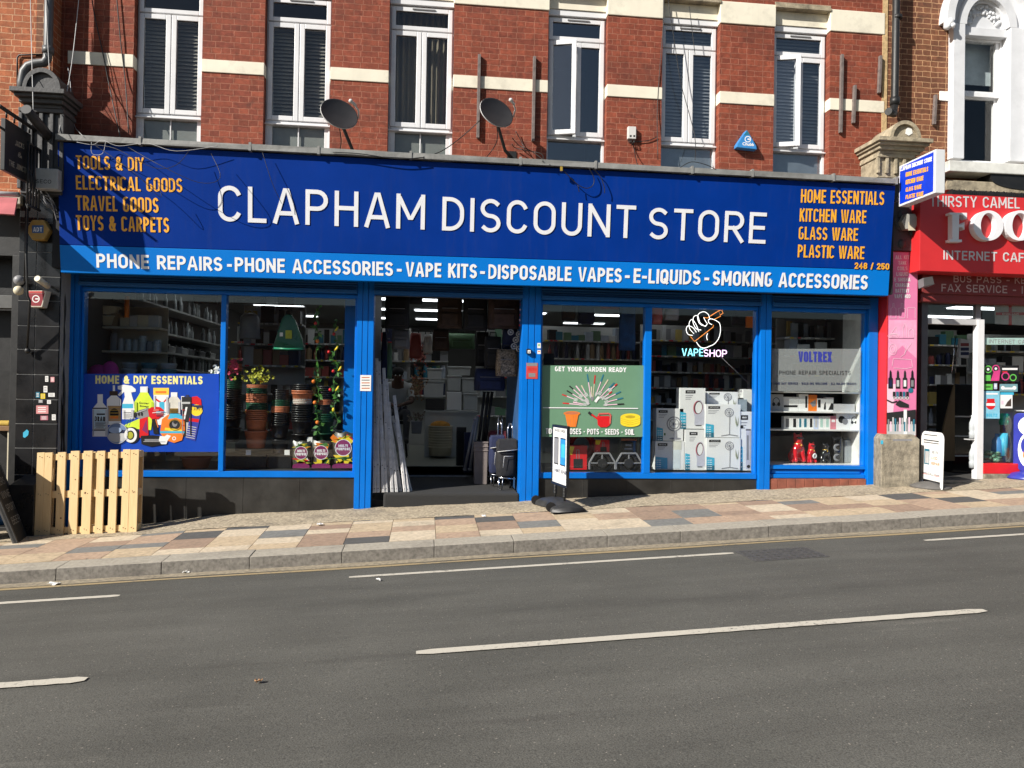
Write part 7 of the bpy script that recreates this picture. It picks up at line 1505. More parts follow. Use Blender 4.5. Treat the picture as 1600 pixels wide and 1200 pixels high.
# pink vape panel on the dividing pier
XP = P(1373, 550, 0).x; yf = XP*(ray(1385, 550).y/ray(1385, 550).x)-10; xp1 = P(1433, 550, yf).x; zb_ = P(1410, 682, yf).z; ztp = P(1410, 393, yf).z
t = thing('advert_pier', 'tall pink vape advert panel with red side on the dividing pier', 'advert panel', (XP, yf, zb_)); MB().box(XP, xp1, yf, .1, zb_, ztp).build('panel_box', M_red, t, .004)
A = yart(yf); A.k = 3; A.poly([(1386, 681), (1431, 680), (1434, 394), (1389, 394)], M_pink); A.poly([(1386, 600), (1400, 600), (1392, 680), (1386, 681)], M_lpink); A.poly([(1389, 500), (1432, 500), (1432, 560), (1410, 540), (1388, 560)], pm('mid_pink', (.80, .36, .53), .4))
for k, s in enumerate(('ALL KIT', 'TANK', 'COILS', 'LIQUID', 'E SHISHA', 'CHARGER', 'BATTERY', 'VAPE MOD')): w = 3.1*len(s); y = 405+8.7*k; A.text(s, (1410-w/2, y), (1410+w/2, y), (1410-w/2, y-6), M_wtext, .17)
lp = M_lpink
for pts in ([(1392, 497), (1392, 482), (1395, 480), (1395, 474), (1397, 474), (1397, 480), (1400, 482), (1400, 497), (1392, 497)], [(1405, 497), (1404, 482), (1408, 481), (1408, 474), (1411, 474), (1411, 481), (1415, 483), (1414, 497), (1405, 497)], [(1418, 497), (1418, 481), (1430, 481), (1430, 497)], [(1390, 525), (1400, 510), (1402, 524)], [(1411, 527), (1411, 512), (1414, 505), (1417, 512), (1417, 527)], [(1420, 527), (1420, 517), (1424, 513), (1428, 517), (1428, 527)], [(1415, 540), (1414, 553), (1407, 558)], [(1424, 536), (1413, 552)], [(1394, 572), (1396, 560), (1424, 562), (1426, 574), (1416, 576), (1396, 575)]): A.line(pts, .7, lp)
for r in (9, 6.5, 4): A.ring(1396, 523+r*.2, r, r*.45, .6, lp)
for r in (9, 5): A.ring(1395, 546, r*.7, r, .7, lp); 
A.line([(1389, 528.5), (1428, 528.5)], .6, M_purple)
for k, x in enumerate((1388, 1399.5, 1410.5, 1422)): A.poly([(x, 607), (x+7, 607), (x+7, 591), (x+5.5, 590), (x+5, 581), (x+3.5, 578), (x+2, 581), (x+1.5, 590), (x, 591)], M_black if k in (0, 3) else M_dark); A.rect(x+1.5, 594, x+5.5, 604, (M_navy, M_lgrey, M_wbox, M_grey)[k])
A.ell(1423, 610, 4, 4, M_teal); 
for k in range(5): A.rect(1395+5.2*k, 612, 1399+5.2*k, 622, M_teal if k % 2 else M_dark); A.ring(1397+5.2*k, 622, 2.4, 2.2, .8, M_wbox)
A.line([(1386, 625), (1394, 629), (1402, 627)], 2, M_dark); A.poly([(1399, 632), (1405, 625), (1420, 632), (1420, 637), (1406, 636)], M_dark); A.poly([(1385.5, 645), (1431, 640), (1431, 662), (1385.5, 664)], M_dark); A.rect(1385.5, 663, 1431, 680.5, M_lgrey); A.rect(1412, 640, 1417, 681, M_wbox)
for k in range(12): A.rect(1387+3.6*k, 655+4*math.sin(k*2), 1389.5+3.6*k, 674, (M_grey, M_lpink, M_lgrey, M_teal)[k % 4])
A.mb.build('printed_front', M_wtext, t)
hexbox('pale hexagonal alarm box on the sooty pier under the projecting sign', 1423, 346, 14, 14, -.33, pm('pale_box', (.36, .35, .31), .6), M_cream2, '')
m = MB(); m.box(P(1388, 360, -.2).x, P(1436, 360, -.2).x, -.22, .1, ztp+.005, P(1410, 270, -.2).z); rr = random.Random(3)
for k in range(14): m.ball((rr.uniform(P(1398, 360, -.2).x, P(1432, 360, -.2).x), -.22, rr.uniform(ztp+.08, 2.5)), rr.uniform(.03, .07), 8, 6, None, (1, .4, 1))
m.build('carved_pier', M_stoneb, RB, .02)
yb = -.30; x0, x1 = P(1377, 720, yb).x, P(1437, 720, yb).x; zt0 = P(1400, 679, yb).z; m = MB(); xs_ = x0-.0
m.hexa([(x0, yb, -1.7), (x1, yb, -1.7), (x1, yb, zt0-.06), (x0, yb, zt0-.06)], [(x0+.10, .1, -1.7), (x1, .1, -1.7), (x1, .1, zt0-.06), (x0+.10, .1, zt0-.06)]); m.hexa([(x0, yb, zt0-.06), (x1, yb, zt0-.06), (x1-.05, yb+.07, zt0), (x0+.06, yb+.07, zt0)], [(x0+.10, .1, zt0-.06), (x1, .1, zt0-.06), (x1-.05, .1, zt0), (x0+.14, .1, zt0)])
o = m.build('stone_plinth', M_stoneg, None, .012, loc=(x0, yb, -1.3)); tag(o, 'worn concrete plinth block under the pink vape panel', 'plinth')
A = yart(yb); A.k = 2; A.rect(1395, 686, 1425, 689, M_grey); A.rect(1376, 688, 1380, 694, M_cyan); A.mb.build('stain_marks', M_grey, o)
t = thing('weed', 'small green weed growing between blue frame and concrete plinth', 'weed', PG(1370, 757)); m = MB(); c = PG(1370, 757)
for k in range(14): a = k*2.4; d = V((.05*math.cos(a), .03*math.sin(a)-.03, .05+.02*(k % 4))); m.add([c, c+d*.6+V((.008, 0, 0)), c+d, c+d*.6-V((.008, 0, 0))], [(0, 1, 2, 3)])
o = m.build('leaves', M_leaf, t, recalc=False)
# cafe shop interior, door and window
m = MB(); m.box(XP+.1, 13, -.0, 6.2, -1.4, zpave(6.9, 0)+.05, pm('dark_floor', (.06, .058, .055), .7)); m.box(XP, XP+.1, .1, 6.2, -1.3, 1.75); m.box(XP, 13, 6.0, 6.2, -1.3, 1.75); m.box(XP, 13, .1, 6.2, 1.55, 1.6); m.box(12.9, 13, .1, 6.2, -1.3, 1.75); m.build('shop_room', M_int, RB)
zf_ = zpave(6.9, 0)+.05
for i, (x, y, lb) in enumerate(((7.3, 1.9, 'lit strip light nearest the cafe doorway'), (7.5, 3.0, 'lit strip light behind the nearest one in the cafe'), (9.2, 1.9, 'lit strip light above the cafe window'), (9.6, 3.3, 'lit strip light deepest in the cafe'))): dup(lt, (x, y, 1.54), lb, None, 'strip lights in the cafe')
yd = .06; m = MB(); m.box(P(1437, 600, yd).x, P(1447, 600, yd).x, yd-.03, yd+.1, -1.4, 1.5, pm('anthracite', (.10, .10, .11), .4)); zdt, zdb = P(1490, 498, yd).z, P(1490, 507, yd).z
m.box(P(1447, 600, yd).x, P(1536, 600, yd).x, yd, yd+.08, zdb, zdt, M_lgrey); m.box(P(1525.5, 600, yd).x, P(1536, 600, yd).x, yd-.02, yd+.08, -1.4, zdt-.002, M_white); m.box(P(1526, 480, yd).x, P(1534, 480, yd).x, yd+.01, yd+.08, zdt, 1.5, M_grey); m.build('door_frame', M_white, RB, .004)
m = MB(); xg0 = P(1536, 600, yd).x; m.box(xg0, 13, yd+.03, yd+.036, P(1560, 722, yd).z, 1.5); m.box(P(1447, 600, yd).x, P(1526, 480, yd).x, yd+.03, yd+.036, zdt, 1.5); m.build('shop_glass', M_sglass, RB)
m = MB(); m.box(xg0, 13, yd-.03, yd+.1, P(1560, 737, yd-.03).z-.03, P(1560, 724, yd).z); m.build('red_riser', M_rd, RB, .004); m = MB(); m.box(xg0, 13, yd-.05, yd+.2, -1.6, P(1560, 737, yd-.03).z-.031); m.build('plinth_course', M_stoneg, RB)
m = MB(); m.box(P(1440, 750, 0).x, P(1540, 740, 0).x, -.25, .3, -1.6, zpave(7.2, 0)+.03); m.build('door_threshold', M_stoneg, RB, .01)
gondola(1452, 1520, 2.6, [-.8, -.45, -.1, .25, .6, .95], 'tall shelf unit inside the cafe doorway', ['box', 'bottle', 'box', 'card', 'jar', 'box'], 21, dk, zbase=zf_)
gondola(1540, 1640, 1.6, [.1, .45, .8], 'tall shelf unit inside the cafe window', ['jar', 'box', 'card'], 22, dk, zbase=zf_)
t = thing('drinks_fridge', 'black glass-front drinks fridge inside the cafe doorway', 'fridge', P(1500, 700, .9)); a, b = P(1490, 600, .9), P(1530, 720, .9); MB().box(a.x, b.x, .9, 1.3, zf_, a.z).build('cabinet', M_glblk, t, .01)
for k in range(3): MB().box(a.x+.02, b.x-.02, .88, .9, zf_+.25+.3*k, zf_+.27+.3*k).build('shelf', M_lgrey, t)
m = MB(); m.prism([P(*p, .7) for p in ((1468, 720), (1492, 720), (1492, 600), (1485, 625), (1474, 670))], (0, .03, 0)); tag(m.build('tan_curtain', pm('tan_cloth', (.13, .095, .05), .9), None, loc=P(1480, 720, .7)), 'tan cloth panel hanging inside the cafe doorway', 'curtain')
t = thing('spinner_rack', 'tilted card rack hanging inside the cafe doorway', 'card rack', P(1505, 560, .6)); m = MB(); m.hexa([P(1498, 558, .6), P(1514, 560, .6), P(1517, 532, .6), P(1501, 529, .6)], [p+V((0, .05, 0)) for p in (P(1498, 558, .6), P(1514, 560, .6), P(1517, 532, .6), P(1501, 529, .6))]); m.build('card', M_lgrey, t); A = yart(.598); A.k = 1; [A.rect(1501, 536+7*k, 1514, 541+7*k, mt) for k, mt in enumerate((M_dred, M_navy, M_navy))]; A.mb.build('printed_front', M_navy, t); m = MB(); m.tube([P(1493, 528, .6), P(1487, 582, .6)], .008, 6); [m.tube([P(1494-k*1.5, 540+12*k, .6), P(1497-k*1.5, 538+12*k, .58), P(1497-k*1.5, 546+12*k, .58)], .005, 5) for k in range(4)]; m.build('hooks', M_chrome, t)
t = thing('flag', 'white flag with a red cross hung inside the cafe window', 'flag', P(1575, 490, .5)); p4 = [P(1555, 506, .5), P(1625, 510, .5), P(1625, 474, .5), P(1554, 472, .5)]; m = MB(); m.hexa(p4, [p+V((0, .01, 0)) for p in p4]); m.build('cloth', pm('flag_white', (.55, .56, .58), .8), t); A = yart(.499); A.k = 1; A.rect(1576, 473, 1581, 508, M_red); A.rect(1556, 488, 1625, 492.5, M_red); A.text('ENGLAND', (1566, 492), (1592, 492.5), (1566, 489), M_wtext, .2); A.mb.build('red_cross', M_red, t)
def decal(nm, px, mat, label, art, y=yd+.027): 
    A = yart(y); A.k = 1; A.rect(*px, mat); art(A); o = A.mb.build(nm, mat, None, loc=P(px[0], px[3], y)); tag(o, label, 'sticker')
decal('window_banner', (1539, 528, 1620, 538.5), pm('pale_teal', (.36, .52, .48), .5), 'pale strip banner with grey capitals across the cafe window', lambda A: A.text('INTERNET CAFE', (1545, 536.5), (1612, 537.5), (1545, 530), M_grey, .16))
def rounds(A): [A.ring(x, y, r, r, 1.6, m_) for x, y, r, m_ in ((1544, 577, 6, pm('lime_green', (.12, .50, .08), .5)), (1556, 576, 6, pm('hot_pink', (.62, .05, .22), .5)))]; A.rect(1539, 586, 1548, 595, pm('lime_green', (0, 0, 0))); A.poly([(1548, 595), (1561, 595), (1563, 578), (1553, 580)], pm('hot_pink', (0, 0, 0))); A.ell(1544, 577, 2, 2, M_wtext); A.ell(1556, 576, 2, 2, M_wtext)
decal('sticker', (1538, 570, 1563, 596), M_dark, 'green and pink round logo sticker at the left of the cafe window', rounds)
def rounds2(A): A.ring(1571, 588, 6.5, 6.5, 1.8, pm('hot_pink', (0, 0, 0))); A.ring(1583, 590, 5.5, 5.5, 1.6, pm('lime_green', (0, 0, 0))); A.rect(1566, 575, 1590, 578, M_wtext); A.rect(1566, 580, 1574, 582, M_red)
decal('sticker', (1564.5, 571, 1592, 597), M_black, 'black sticker with pink and green rings on the cafe window', rounds2)
decal('sticker', (1537, 600, 1551, 609), pm('lime_green', (0, 0, 0)), 'small lime green sticker on the cafe window', lambda A: A.rect(1540, 603, 1548, 606, M_leaf))
decal('sticker', (1553, 599, 1558, 608), pm('pale_blue', (0, 0, 0)), 'tiny pale blue sticker beside the lime one', lambda A: A.rect(1554, 601, 1557, 605, M_wtext))
decal('sticker', (1562, 600, 1590, 612), pm('slate_teal', (.16, .32, .36), .5), 'slate sticker with white phone handset shape on the cafe window', lambda A: (A.line([(1566, 607), (1586, 607)], 3, M_wtext), A.ell(1567, 606, 3, 3, M_wtext), A.ell(1585, 606, 3, 3, M_wtext)))
decal('window_poster', (1537, 611, 1562, 654), pm('sky_print', (.22, .52, .66), .5), 'pale blue poster with a red jar on the cafe window', lambda A: (A.ell(1548, 632, 7.5, 8, M_rd), A.rect(1542, 623, 1554, 627, M_rd), A.rect(1541, 630, 1555, 634, M_wtext), A.text('BOLTZ', (1541, 651), (1558, 651.5), (1541, 646), M_cyan, .25), A.rect(1541, 614, 1559, 616.5, M_wtext)))
decal('sticker', (1563, 615, 1582, 638), M_wbox, 'white notice with a small photo on the cafe window', lambda A: (A.rect(1563, 613, 1584, 617, M_cyan), A.poly([(1570, 635), (1580, 635), (1580, 622), (1574, 628)], M_brown), A.rect(1564.5, 626, 1568, 632, M_lpink)))
m = MB(); c = P(1558, 716, .35); m.lathe([(0, 0), (.075, 0), (.08, .1), (.07, .26), (.03, .32), (.03, .36), (0, .36)], c, 14); tag(m.build('water_bottle', pm('blue_pet', (.06, .22, .50), .2), None, loc=c), 'big blue water bottle standing in the cafe window', 'bottle')
t = thing('drinks_flask', 'turquoise flask with round lid in the cafe window', 'flask', P(1568, 712, .3)); c = P(1568, 712, .3); m = MB(); m.lathe([(0, 0), (.055, 0), (.055, .33), (0, .33)], c, 16); m.build('flask_body', M_cyan, t); m = MB(); m.lathe([(0, 0), (.06, 0), (.065, .05), (.05, .09), (.075, .10), (.075, .16), (0, .17)], c+V((0, 0, .45)), 16); m.build('lid', pm('turquoise', (.03, .50, .32), .35), t); m = MB(); m.lathe([(.05, 0), (.05, .12)], c+V((0, 0, .33)), 16); m.build('neck', M_brown, t)
m = MB(); rr = random.Random(5); c = P(1552, 722, .25)
for k in range(16): m.ball(c+V((rr.uniform(-.15, .12), rr.uniform(-.05, .1), rr.uniform(.03, .14))), rr.uniform(.03, .06), 8, 6, None, (1, 1, .7))
tag(m.build('bagged_bottles', pm('green_wrap', (.10, .22, .15), .3, .7, 30), None, loc=c), 'heap of green wrapped goods at the bottom of the cafe window', 'wrapped goods')
for k in range(2): m = MB(); c = P(1519, 731-46*k, .12); m.lathe([(0, 0), (.04, 0), (.042, .08), (.035, .1), (.042, .13), (.04, .22), (.016, .29), (.016, .33), (0, .33)], c, 14); tag(m.build('water_bottle', pm('clear_pet', (.45, .48, .50), .15), None, loc=c), ['clear water bottle standing at the cafe door jamb', 'clear water bottle resting above another at the door jamb'][k], 'bottle')
m = MB(); m.box(P(1512, 700, .12).x, P(1526, 700, .12).x, .08, .2, P(1519, 686, .12).z-.012, P(1519, 686, .12).z); m.build('bottle_ledge', M_lgrey, RB)
# ---------------------------------------------------------------- fittings on the upper wall
def dish(px, py, label, seed):
    y = -.42; c = P(px, py, y); t = thing('satellite_dish', label, 'satellite dish', c); d = V((.38, -.80, .30)).normalized()
    R = d.to_track_quat('Z', 'X').to_matrix().to_4x4(); T = Matrix.Translation(c) @ R
    pf = [(0, 0), (.06, .003), (.115, .010), (.168, .022), (.199, .033), (.208, .036)]; m = MB(); m.M = T
    m.lathe(pf, (0, 0, 0), 32, pm('dish_grey', (.028, .027, .029), .55, .15, 8), 'z', True, 1.0, 1.13); m.lathe([(.208, .036), (.210, .024), (.177, .010), (.115, -.006), (0, -.014)], (0, 0, 0), 32, M_lgrey, 'z', True, 1.0, 1.13); m.build('reflector', M_grey, t)
    m = MB(); m.M = T; m.tube([(0, -.25, .02), (0, -.20, .16), (0, -.10, .27)], .010, 6); m.build('feed_arm', M_lgrey, t)
    m = MB(); m.M = T; m.tube([(0, -.13, .245), (0, -.05, .30)], .018, 8); m.ball((0, -.05, .30), .026, 10, 8); m.build('receiver', M_lgrey, t)
    m = MB(); b = V((c.x+.26, -.01, c.z-.42)); m.tube([c-d*.015, c+V((.06, .14, -.14)), c+V((.16, .3, -.36)), b], .022, 8); m.box(b.x-.06, b.x+.06, -.012, .0, b.z-.09, b.z+.09); m.build('wall_bracket', M_iron, t)
    m = MB(); m.tube(smooth([c+V((.02, -.05, -.18)), c+V((.03, .05, -.32)), c+V((-.02, .2, -.4)), V((c.x-.1, -.45, 2.93)), V((c.x-.12, -.57, 2.88))], 4), .006, 5); m.build('cable', M_iron, t)
dish(529, 180, 'left grey satellite dish, beside the second window', 1); dish(774, 178, 'right grey satellite dish, in front of a wall batten', 2)
for x, y0, y1, lb in ((748, 86, 216, 'long grey batten on the red bricks behind the right dish'), (834, 89, 221, 'long grey batten left of the open casement'), (1314, 86, 208, 'longest batten right of the last red brick window'), (1334, 134, 193, 'shortest batten crossing the cream band at the right'), (1374, 88, 146, 'batten at the right end of the red bricks'), (1460, 149, 195, 'lone short batten on the brown bricks')):
    a, b = P(x+1, y0, -.02), P(x-1.5, y1, -.02); m = MB(); m.bar(a+V((0, -.01, 0)), b+V((0, -.01, 0)), .038, .045, None, (0, 1, 0)); m.ball(a*.5+b*.5+V((-.022, -.01, .05)), .009, 6, 4); tag(m.build('wall_batten', pm('batten', (.155, .125, .115), .75, .3, 14, bump=.3), None, .003, loc=b), lb, 'batten')
t = thing('alarm_box', 'blue triangular alarm box with white emblem on the red bricks', 'alarm box', P(1167, 220, -.1)); pts = [P(*p, -.10) for p in ((1151, 230), (1183, 233.5), (1182, 228), (1168, 203.5), (1166, 203.5), (1151.5, 225))]; m = MB(); m.prism(pts, (0, .10, 0)); m.build('housing', pm('alarm_blue', (.04, .22, .52), .4), t, .008)
A = yart(-.101); A.k = 1; A.poly([(1162, 211), (1168, 204), (1172, 211)], M_teal); A.ring(1168.5, 217.5, 5, 5, 1.3, M_wtext); A.rect(1168, 216.5, 1172, 218.5, M_wtext); A.text('Chubb', (1160, 227), (1178, 228.5), (1160, 222), M_wtext, font=True, bold=.03); A.mb.build('emblem', M_wtext, t)
t = signbox('junction_box', 'junction box', 'white junction box with black cables on the red bricks', (981.5, 197, 994, 217), -.06, .06, pm('grubby_white', (.58, .56, .54), .6, .1, 8, dirt=.5), lambda A: (A.rect(984, 211, 987, 214, M_dark), A.rect(989.5, 211, 992.5, 214, M_dark)), .006)
m = MB()
for k in range(7): m.tube(smooth([P(983+k*1.6, 217, -.04), P(982+k*1.7+2*math.sin(k*2), 222, -.07), P(988+2*math.sin(k), 226+k % 3, -.03)], 4), .004, 5)
m.tube(smooth([P(988, 222, -.02), P(1000, 221, -.02), P(1015, 219, -.02), P(1026, 214, -.02)], 4), .006, 5); m.tube(smooth([P(989, 224, -.03), P(992, 240, -.06), P(996, 258, -.5)], 4), .006, 5); m.build('cable', M_iron, t)
# wires over the wall and the sign board
def wires(label, curves, r, mat, nm='wire'):
    m = MB()
    for c in curves: m.tube(smooth(c, 5), r, 5)
    tag(m.build(nm, mat, None, loc=curves[0][0]), label, 'wire')
yq = -.03
wires('two black wires hanging down the bricks left of the first window', [[P(140, -30, yq), P(147, 20, yq), P(160, 80, yq), P(172, 140, yq), P(188, 215, -.3)], [P(181, -20, yq), P(188, 60, yq), P(196, 130, yq), P(201, 208, -.2)]], .007, M_iron)
wires('pale thin wires strung past the black console', [[P(47, -30, -.35), P(49, 60, -.4), P(52, 175, -.8)], [P(70, -30, -.34), P(76, 90, -.4), P(82, 165, -.4)], [P(125, -20, -.1), P(112, 100, -.3), P(92, 207, -.55)], [P(106, 105, -.1), P(110, 150, -.3), P(92, 207, -.55)]], .0045, M_lgrey)
wires('black wires looping over the fifth upper window', [[P(1037, -20, -.02), P(1036, 40, -.02), P(1033, 80, -.02), P(1027, 170, -.02), P(1028, 250, -.1)], [P(1044, 0, -.02), P(1056, 80, -.02), P(1064, 130, -.02), P(1085, 210, -.02), P(1086, 250, -.3)], [P(1077, 10, -.02), P(1086, 85, -.02)], [P(1060, 264, -.58), P(1080, 253, -.6), P(1105, 258, -.6), P(1120, 266, -.58)]], .005, M_iron)
wires('black cables looping down the middle of the blue board', [[P(876, 262, -.60), P(900, 286, -.575), P(915, 294, -.57), P(926, 290, -.57), P(928, 278, -.575), P(920, 262, -.60)], [P(903, 290, -.57), P(905, 300, -.56)], [P(925, 262, -.60), P(938, 276, -.575), P(944, 292, -.57), P(945, 302, -.56)]], .0055, M_iron)
wires('long slack cables over the left of the blue board', [[P(140, 226, -.62), P(180, 232, -.75), P(240, 262, -.78), P(275, 258, -.76), P(295, 236, -.66)], [P(200, 230, -.62), P(250, 258, -.80), P(310, 285, -.80), P(344, 278, -.78), P(330, 240, -.66)], [P(150, 228, -.62), P(210, 270, -.7), P(250, 308, -.7), P(248, 290, -.68)], [P(410, 238, -.6), P(425, 285, -.62), P(440, 318, -.56)]], .0035, M_iron)
wires('pale thin wire along the left end of the lead flashing', [[P(120, 222, -.62), P(145, 226, -.62), P(160, 219, -.62), P(185, 228, -.63), P(230, 224, -.63), P(275, 236, -.64), P(340, 228, -.62)], [P(143, 222, -.62), P(144, 240, -.6), P(160, 240, -.6), P(165, 222, -.61)], [P(115, 188, -.1), P(118, 200, -.3), P(130, 213, -.6)]], .0028, M_lgrey)
wires('black cable slung from the right dish to the flashing', [[P(750, 188, -.35), P(720, 215, -.3), P(690, 236, -.4), P(660, 246, -.6)], [P(660, 246, -.6), P(620, 248, -.6), P(560, 240, -.6), P(520, 238, -.6)]], .006, M_iron)
wires('black tangle of cables near the right dish foot', [[P(800, 215, -.1), P(812, 228, -.05), P(830, 236, -.2), P(860, 258, -.6)], [P(806, 205, -.05), P(815, 222, -.03), P(822, 238, -.1)], [P(800, 225, -.1), P(808, 232, -.06), P(845, 240, -.3), P(848, 252, -.6)]], .006, M_iron)
m = MB(); m.box(*fr_box(875.5, 260, 879, 267, -.62, .02)); tag(m.build('cable_clip', M_gold, None, loc=P(877, 267, -.62)), 'tiny brass clip on the flashing above the cable loop', 'clip')
# projecting sign
XJ = P(1403, 290, -.47).x; q = [PX(1403, 258, XJ), PX(1406, 320, XJ), PX(1462, 304, XJ), PX(1461, 236, XJ)]; yw_ = (q[0].y+q[1].y)/2; yn_ = (q[2].y+q[3].y)/2; z0 = (q[1].z+q[2].z)/2; z1 = (q[0].z+q[3].z)/2
t = thing('projecting_sign', 'white box sign with blue face projecting from the wall beside the fascia', 'projecting sign', (XJ, yw_, z0)); MB().box(XJ, XJ+.13, yn_, yw_, z0, z1).build('light_box', pm('box_white', (.62, .63, .64), .4, .05, 5), t, .008)
A = Art((XJ, 0, 0), (-1, 0, 0)); A.k = 8; fy0, fy1 = yw_-.025, yn_+.035; m = MB(); m.add([(XJ-.003, fy0, z0+.03), (XJ-.003, fy1, z0+.03), (XJ-.003, fy1, z1-.025), (XJ-.003, fy0, z1-.025)], [(0, 1, 2, 3)]); m.build('blue_face', pm('box_blue', (.002, .035, .50), .4), t, recalc=False); A.k = 45
A.text('CLAPHAM DISCOUNT STORE', (1406.5, 268), (1456, 251.5), (1406.5, 261.5), M_wtext, .2, gap=.1)
for s, bl, br, tl in (('HOME ESSENTIALS', (1415, 276.5), (1450, 267.5), (1415, 269.5)), ('KITCHEN WARE', (1415, 288.5), (1442.5, 281.5), (1415, 281.5)), ('GLASS WARE', (1415, 300), (1439.5, 294.5), (1415, 293.5)), ('PLASTIC WARE', (1415, 311.5), (1442.5, 305.5), (1415, 305))): A.text(s, bl, br, tl, M_orange, .2, gap=.1)
A.mb.build('lettering', M_wtext, t)
m = MB(); 
for z in (z0+.12, z1-.12): m.tube([(XJ+.06, yw_, z), (XJ+.06, .0, z)], .02, 8)
m.build('wall_arm', M_grey, t)
# ---------------------------------------------------------------- small things on the shopfront
o = MB(); o.box(*fr_box(563, 586, 579.5, 611, -.006, .004)); o = o.build('paper_notice', M_ppr, None, loc=P(571, 611, 0)); tag(o, 'white paper notice taped to the blue post left of the doorway', 'notice'); A = yart(-.0065); A.k = 1
for k in range(5): A.rect(565, 589+4.2*k, 577.5, 590.6+4.2*k, M_grey if k % 2 else M_terra)
A.mb.build('printed_lines', M_grey, o)
o = MB(); o.box(*fr_box(822.5, 567, 840, 592, -.006, .004)); o = o.build('red_notice', pm('notice_red', (.55, .06, .05), .5), None, loc=P(831, 592, 0)); tag(o, 'red notice stuck on the blue post right of the doorway', 'notice'); A = yart(-.0065); A.k = 1; A.rect(823, 567, 839.5, 572, M_grey); A.text('CCTV', (825, 579), (838, 579.5), (825, 575), M_rd, .2); A.rect(826, 583, 836.5, 589, M_grey); A.mb.build('printed_lines', M_grey, o)
t = signbox('doorbell', 'doorbell', 'small black and white doorbell camera on the blue post', (823, 545, 829.5, 552.5), -.05, .05, M_black, lambda A: (A.rect(824.5, 547, 829, 552, M_wbox), A.rect(826, 549, 827.5, 551.5, M_dark)), .004)
for px, mt, lb in (((839.5, 536, 845, 544), pm('green_card', (.30, .50, .25), .5), 'small green and white card stuck on the doorway right post'), ((839.5, 547, 845, 553), M_or, 'small orange and white card stuck on the doorway right post')):
    A = yart(-.002); A.k = 1; A.rect(px[0], px[1], px[2], px[3], M_wbox); A.rect(px[0]+1, px[1]+1.5, px[2]-1, px[3]-3, mt); tag(A.mb.build('sticker', mt, None, loc=P(px[0], px[3], 0)), lb, 'sticker')
# ---------------------------------------------------------------- signs standing on the pavement
f_, n_ = -.28, -.86
q = [P(863.5, 752, f_), P(887, 766, n_), P(886, 668, n_), P(861.5, 662, f_)]; zb = (q[0].z+q[1].z)/2; zt_ = (q[2].z+q[3].z)/2; a = V(((q[0].x+q[3].x)/2, f_, zb)); b = V(((q[1].x+q[2].x)/2, n_, zb)); u = (b-a).normalized(); wd = (b-a).length; nn = u.cross(V((0, 0, 1))); nn = nn if nn.x < 0 else -nn
g0 = (a+b)/2; g0.z = zpave(g0.x, g0.y); t = thing('swing_sign', 'white phone repair swing sign with black frame on a rubber base', 'pavement sign', g0); F = Matrix(((u.x, 0, nn.x, a.x), (u.y, 0, nn.y, a.y), (0, 1, 0, a.z), (0, 0, 0, 1))); hh = zt_-zb
m = MB(); m.M = F
for p in ((0, .028, 0, hh), (wd-.028, wd, 0, hh), (.028, wd-.028, 0, .028), (.028, wd-.028, hh-.028, hh)): m.box(p[0], p[1], p[2], p[3], -.03, .004)
m.build('frame', M_black, t, .004); m = MB(); m.M = F; m.box(.027, wd-.027, .027, hh-.027, -.022, -.004); m.build('panel', M_wbox, t)
A = Art(a, nn); A.k = 0; A.step = .0002; L2 = lambda s, t_: (a+u*(wd*s)+V((0, 0, hh*t_))); m = MB(); lay = lambda s0, s1, t0, t1, mt, w=-.0035: m.add([F @ V((wd*s0, hh*t0, w)), F @ V((wd*s1, hh*t0, w)), F @ V((wd*s1, hh*t1, w)), F @ V((wd*s0, hh*t1, w))], [(0, 1, 2, 3)], mt)
lay(.12, .42, .34, .80, M_dark); lay(.14, .40, .36, .78, M_grey, -.0032); lay(.52, .86, .34, .80, M_navy); lay(.54, .84, .36, .78, pm('screen_blue', (.03, .25, .55), .4), -.0032); lay(.60, .82, .48, .70, M_cyan, -.003)
vz = V((0, 0, 1)); stroke_text(m, 'CRACKED', (L2(.12, .89)+nn*-.0035, u, vz, nn), wd*.36, hh*.045, .18, M_dark, .0004, 0); stroke_text(m, 'SCREEN?', (L2(.52, .89)+nn*-.0035, u, vz, nn), wd*.36, hh*.045, .18, M_dark, .0004, 0); stroke_text(m, '15 MINUTE REPAIR', (L2(.08, .21)+nn*-.0035, u, vz, nn), wd*.84, hh*.06, .18, M_navy, .0004, 0); lay(.1, .9, .12, .135, M_lpink); lay(.1, .8, .09, .10, M_lgrey)
m.build('printed_front', M_dark, t, recalc=False)
for s in (.2, .8):
    p = L2(s, 0)-nn*.012; m = MB(); m.tube([p, p-V((0, 0, zb-g0.z-.08))], .014, 8); [m.lathe([(.02, 0), (.026, .008), (.02, .016)], p-V((0, 0, .12-.018*k)), 10) for k in range(6)]; m.build('spring_post', M_iron, t)
m = MB(); c = V((g0.x, g0.y, g0.z)); dirs = u
for s in (-1, 1):
    e = c+dirs*(.24*s); rg = 14
    for k in range(rg+1): pass
pts = []
for j in range(9):
    v = j/8; cc = c+dirs*((v-.5)*.78); hw = .15+.07*abs(math.cos(math.pi*v)); ht = .05+.055*math.sin(math.pi*v)**.5+.01
    pts.append([cc+nn*(hw*math.cos(th))+V((0, 0, ht*max(0, math.sin(th))**.7+.012)) for th in [math.pi*i/10 for i in range(11)]])
vs = [p for r in pts for p in r]; m.add(vs, [(j*11+k, j*11+k+1, (j+1)*11+k+1, (j+1)*11+k) for j in range(8) for k in range(10)]+[tuple(range(11)), tuple(range(98, 87, -1))], None, True)
m.build('rubber_base', pm('rubber', (.028, .028, .029), .5, .25, 10), t)
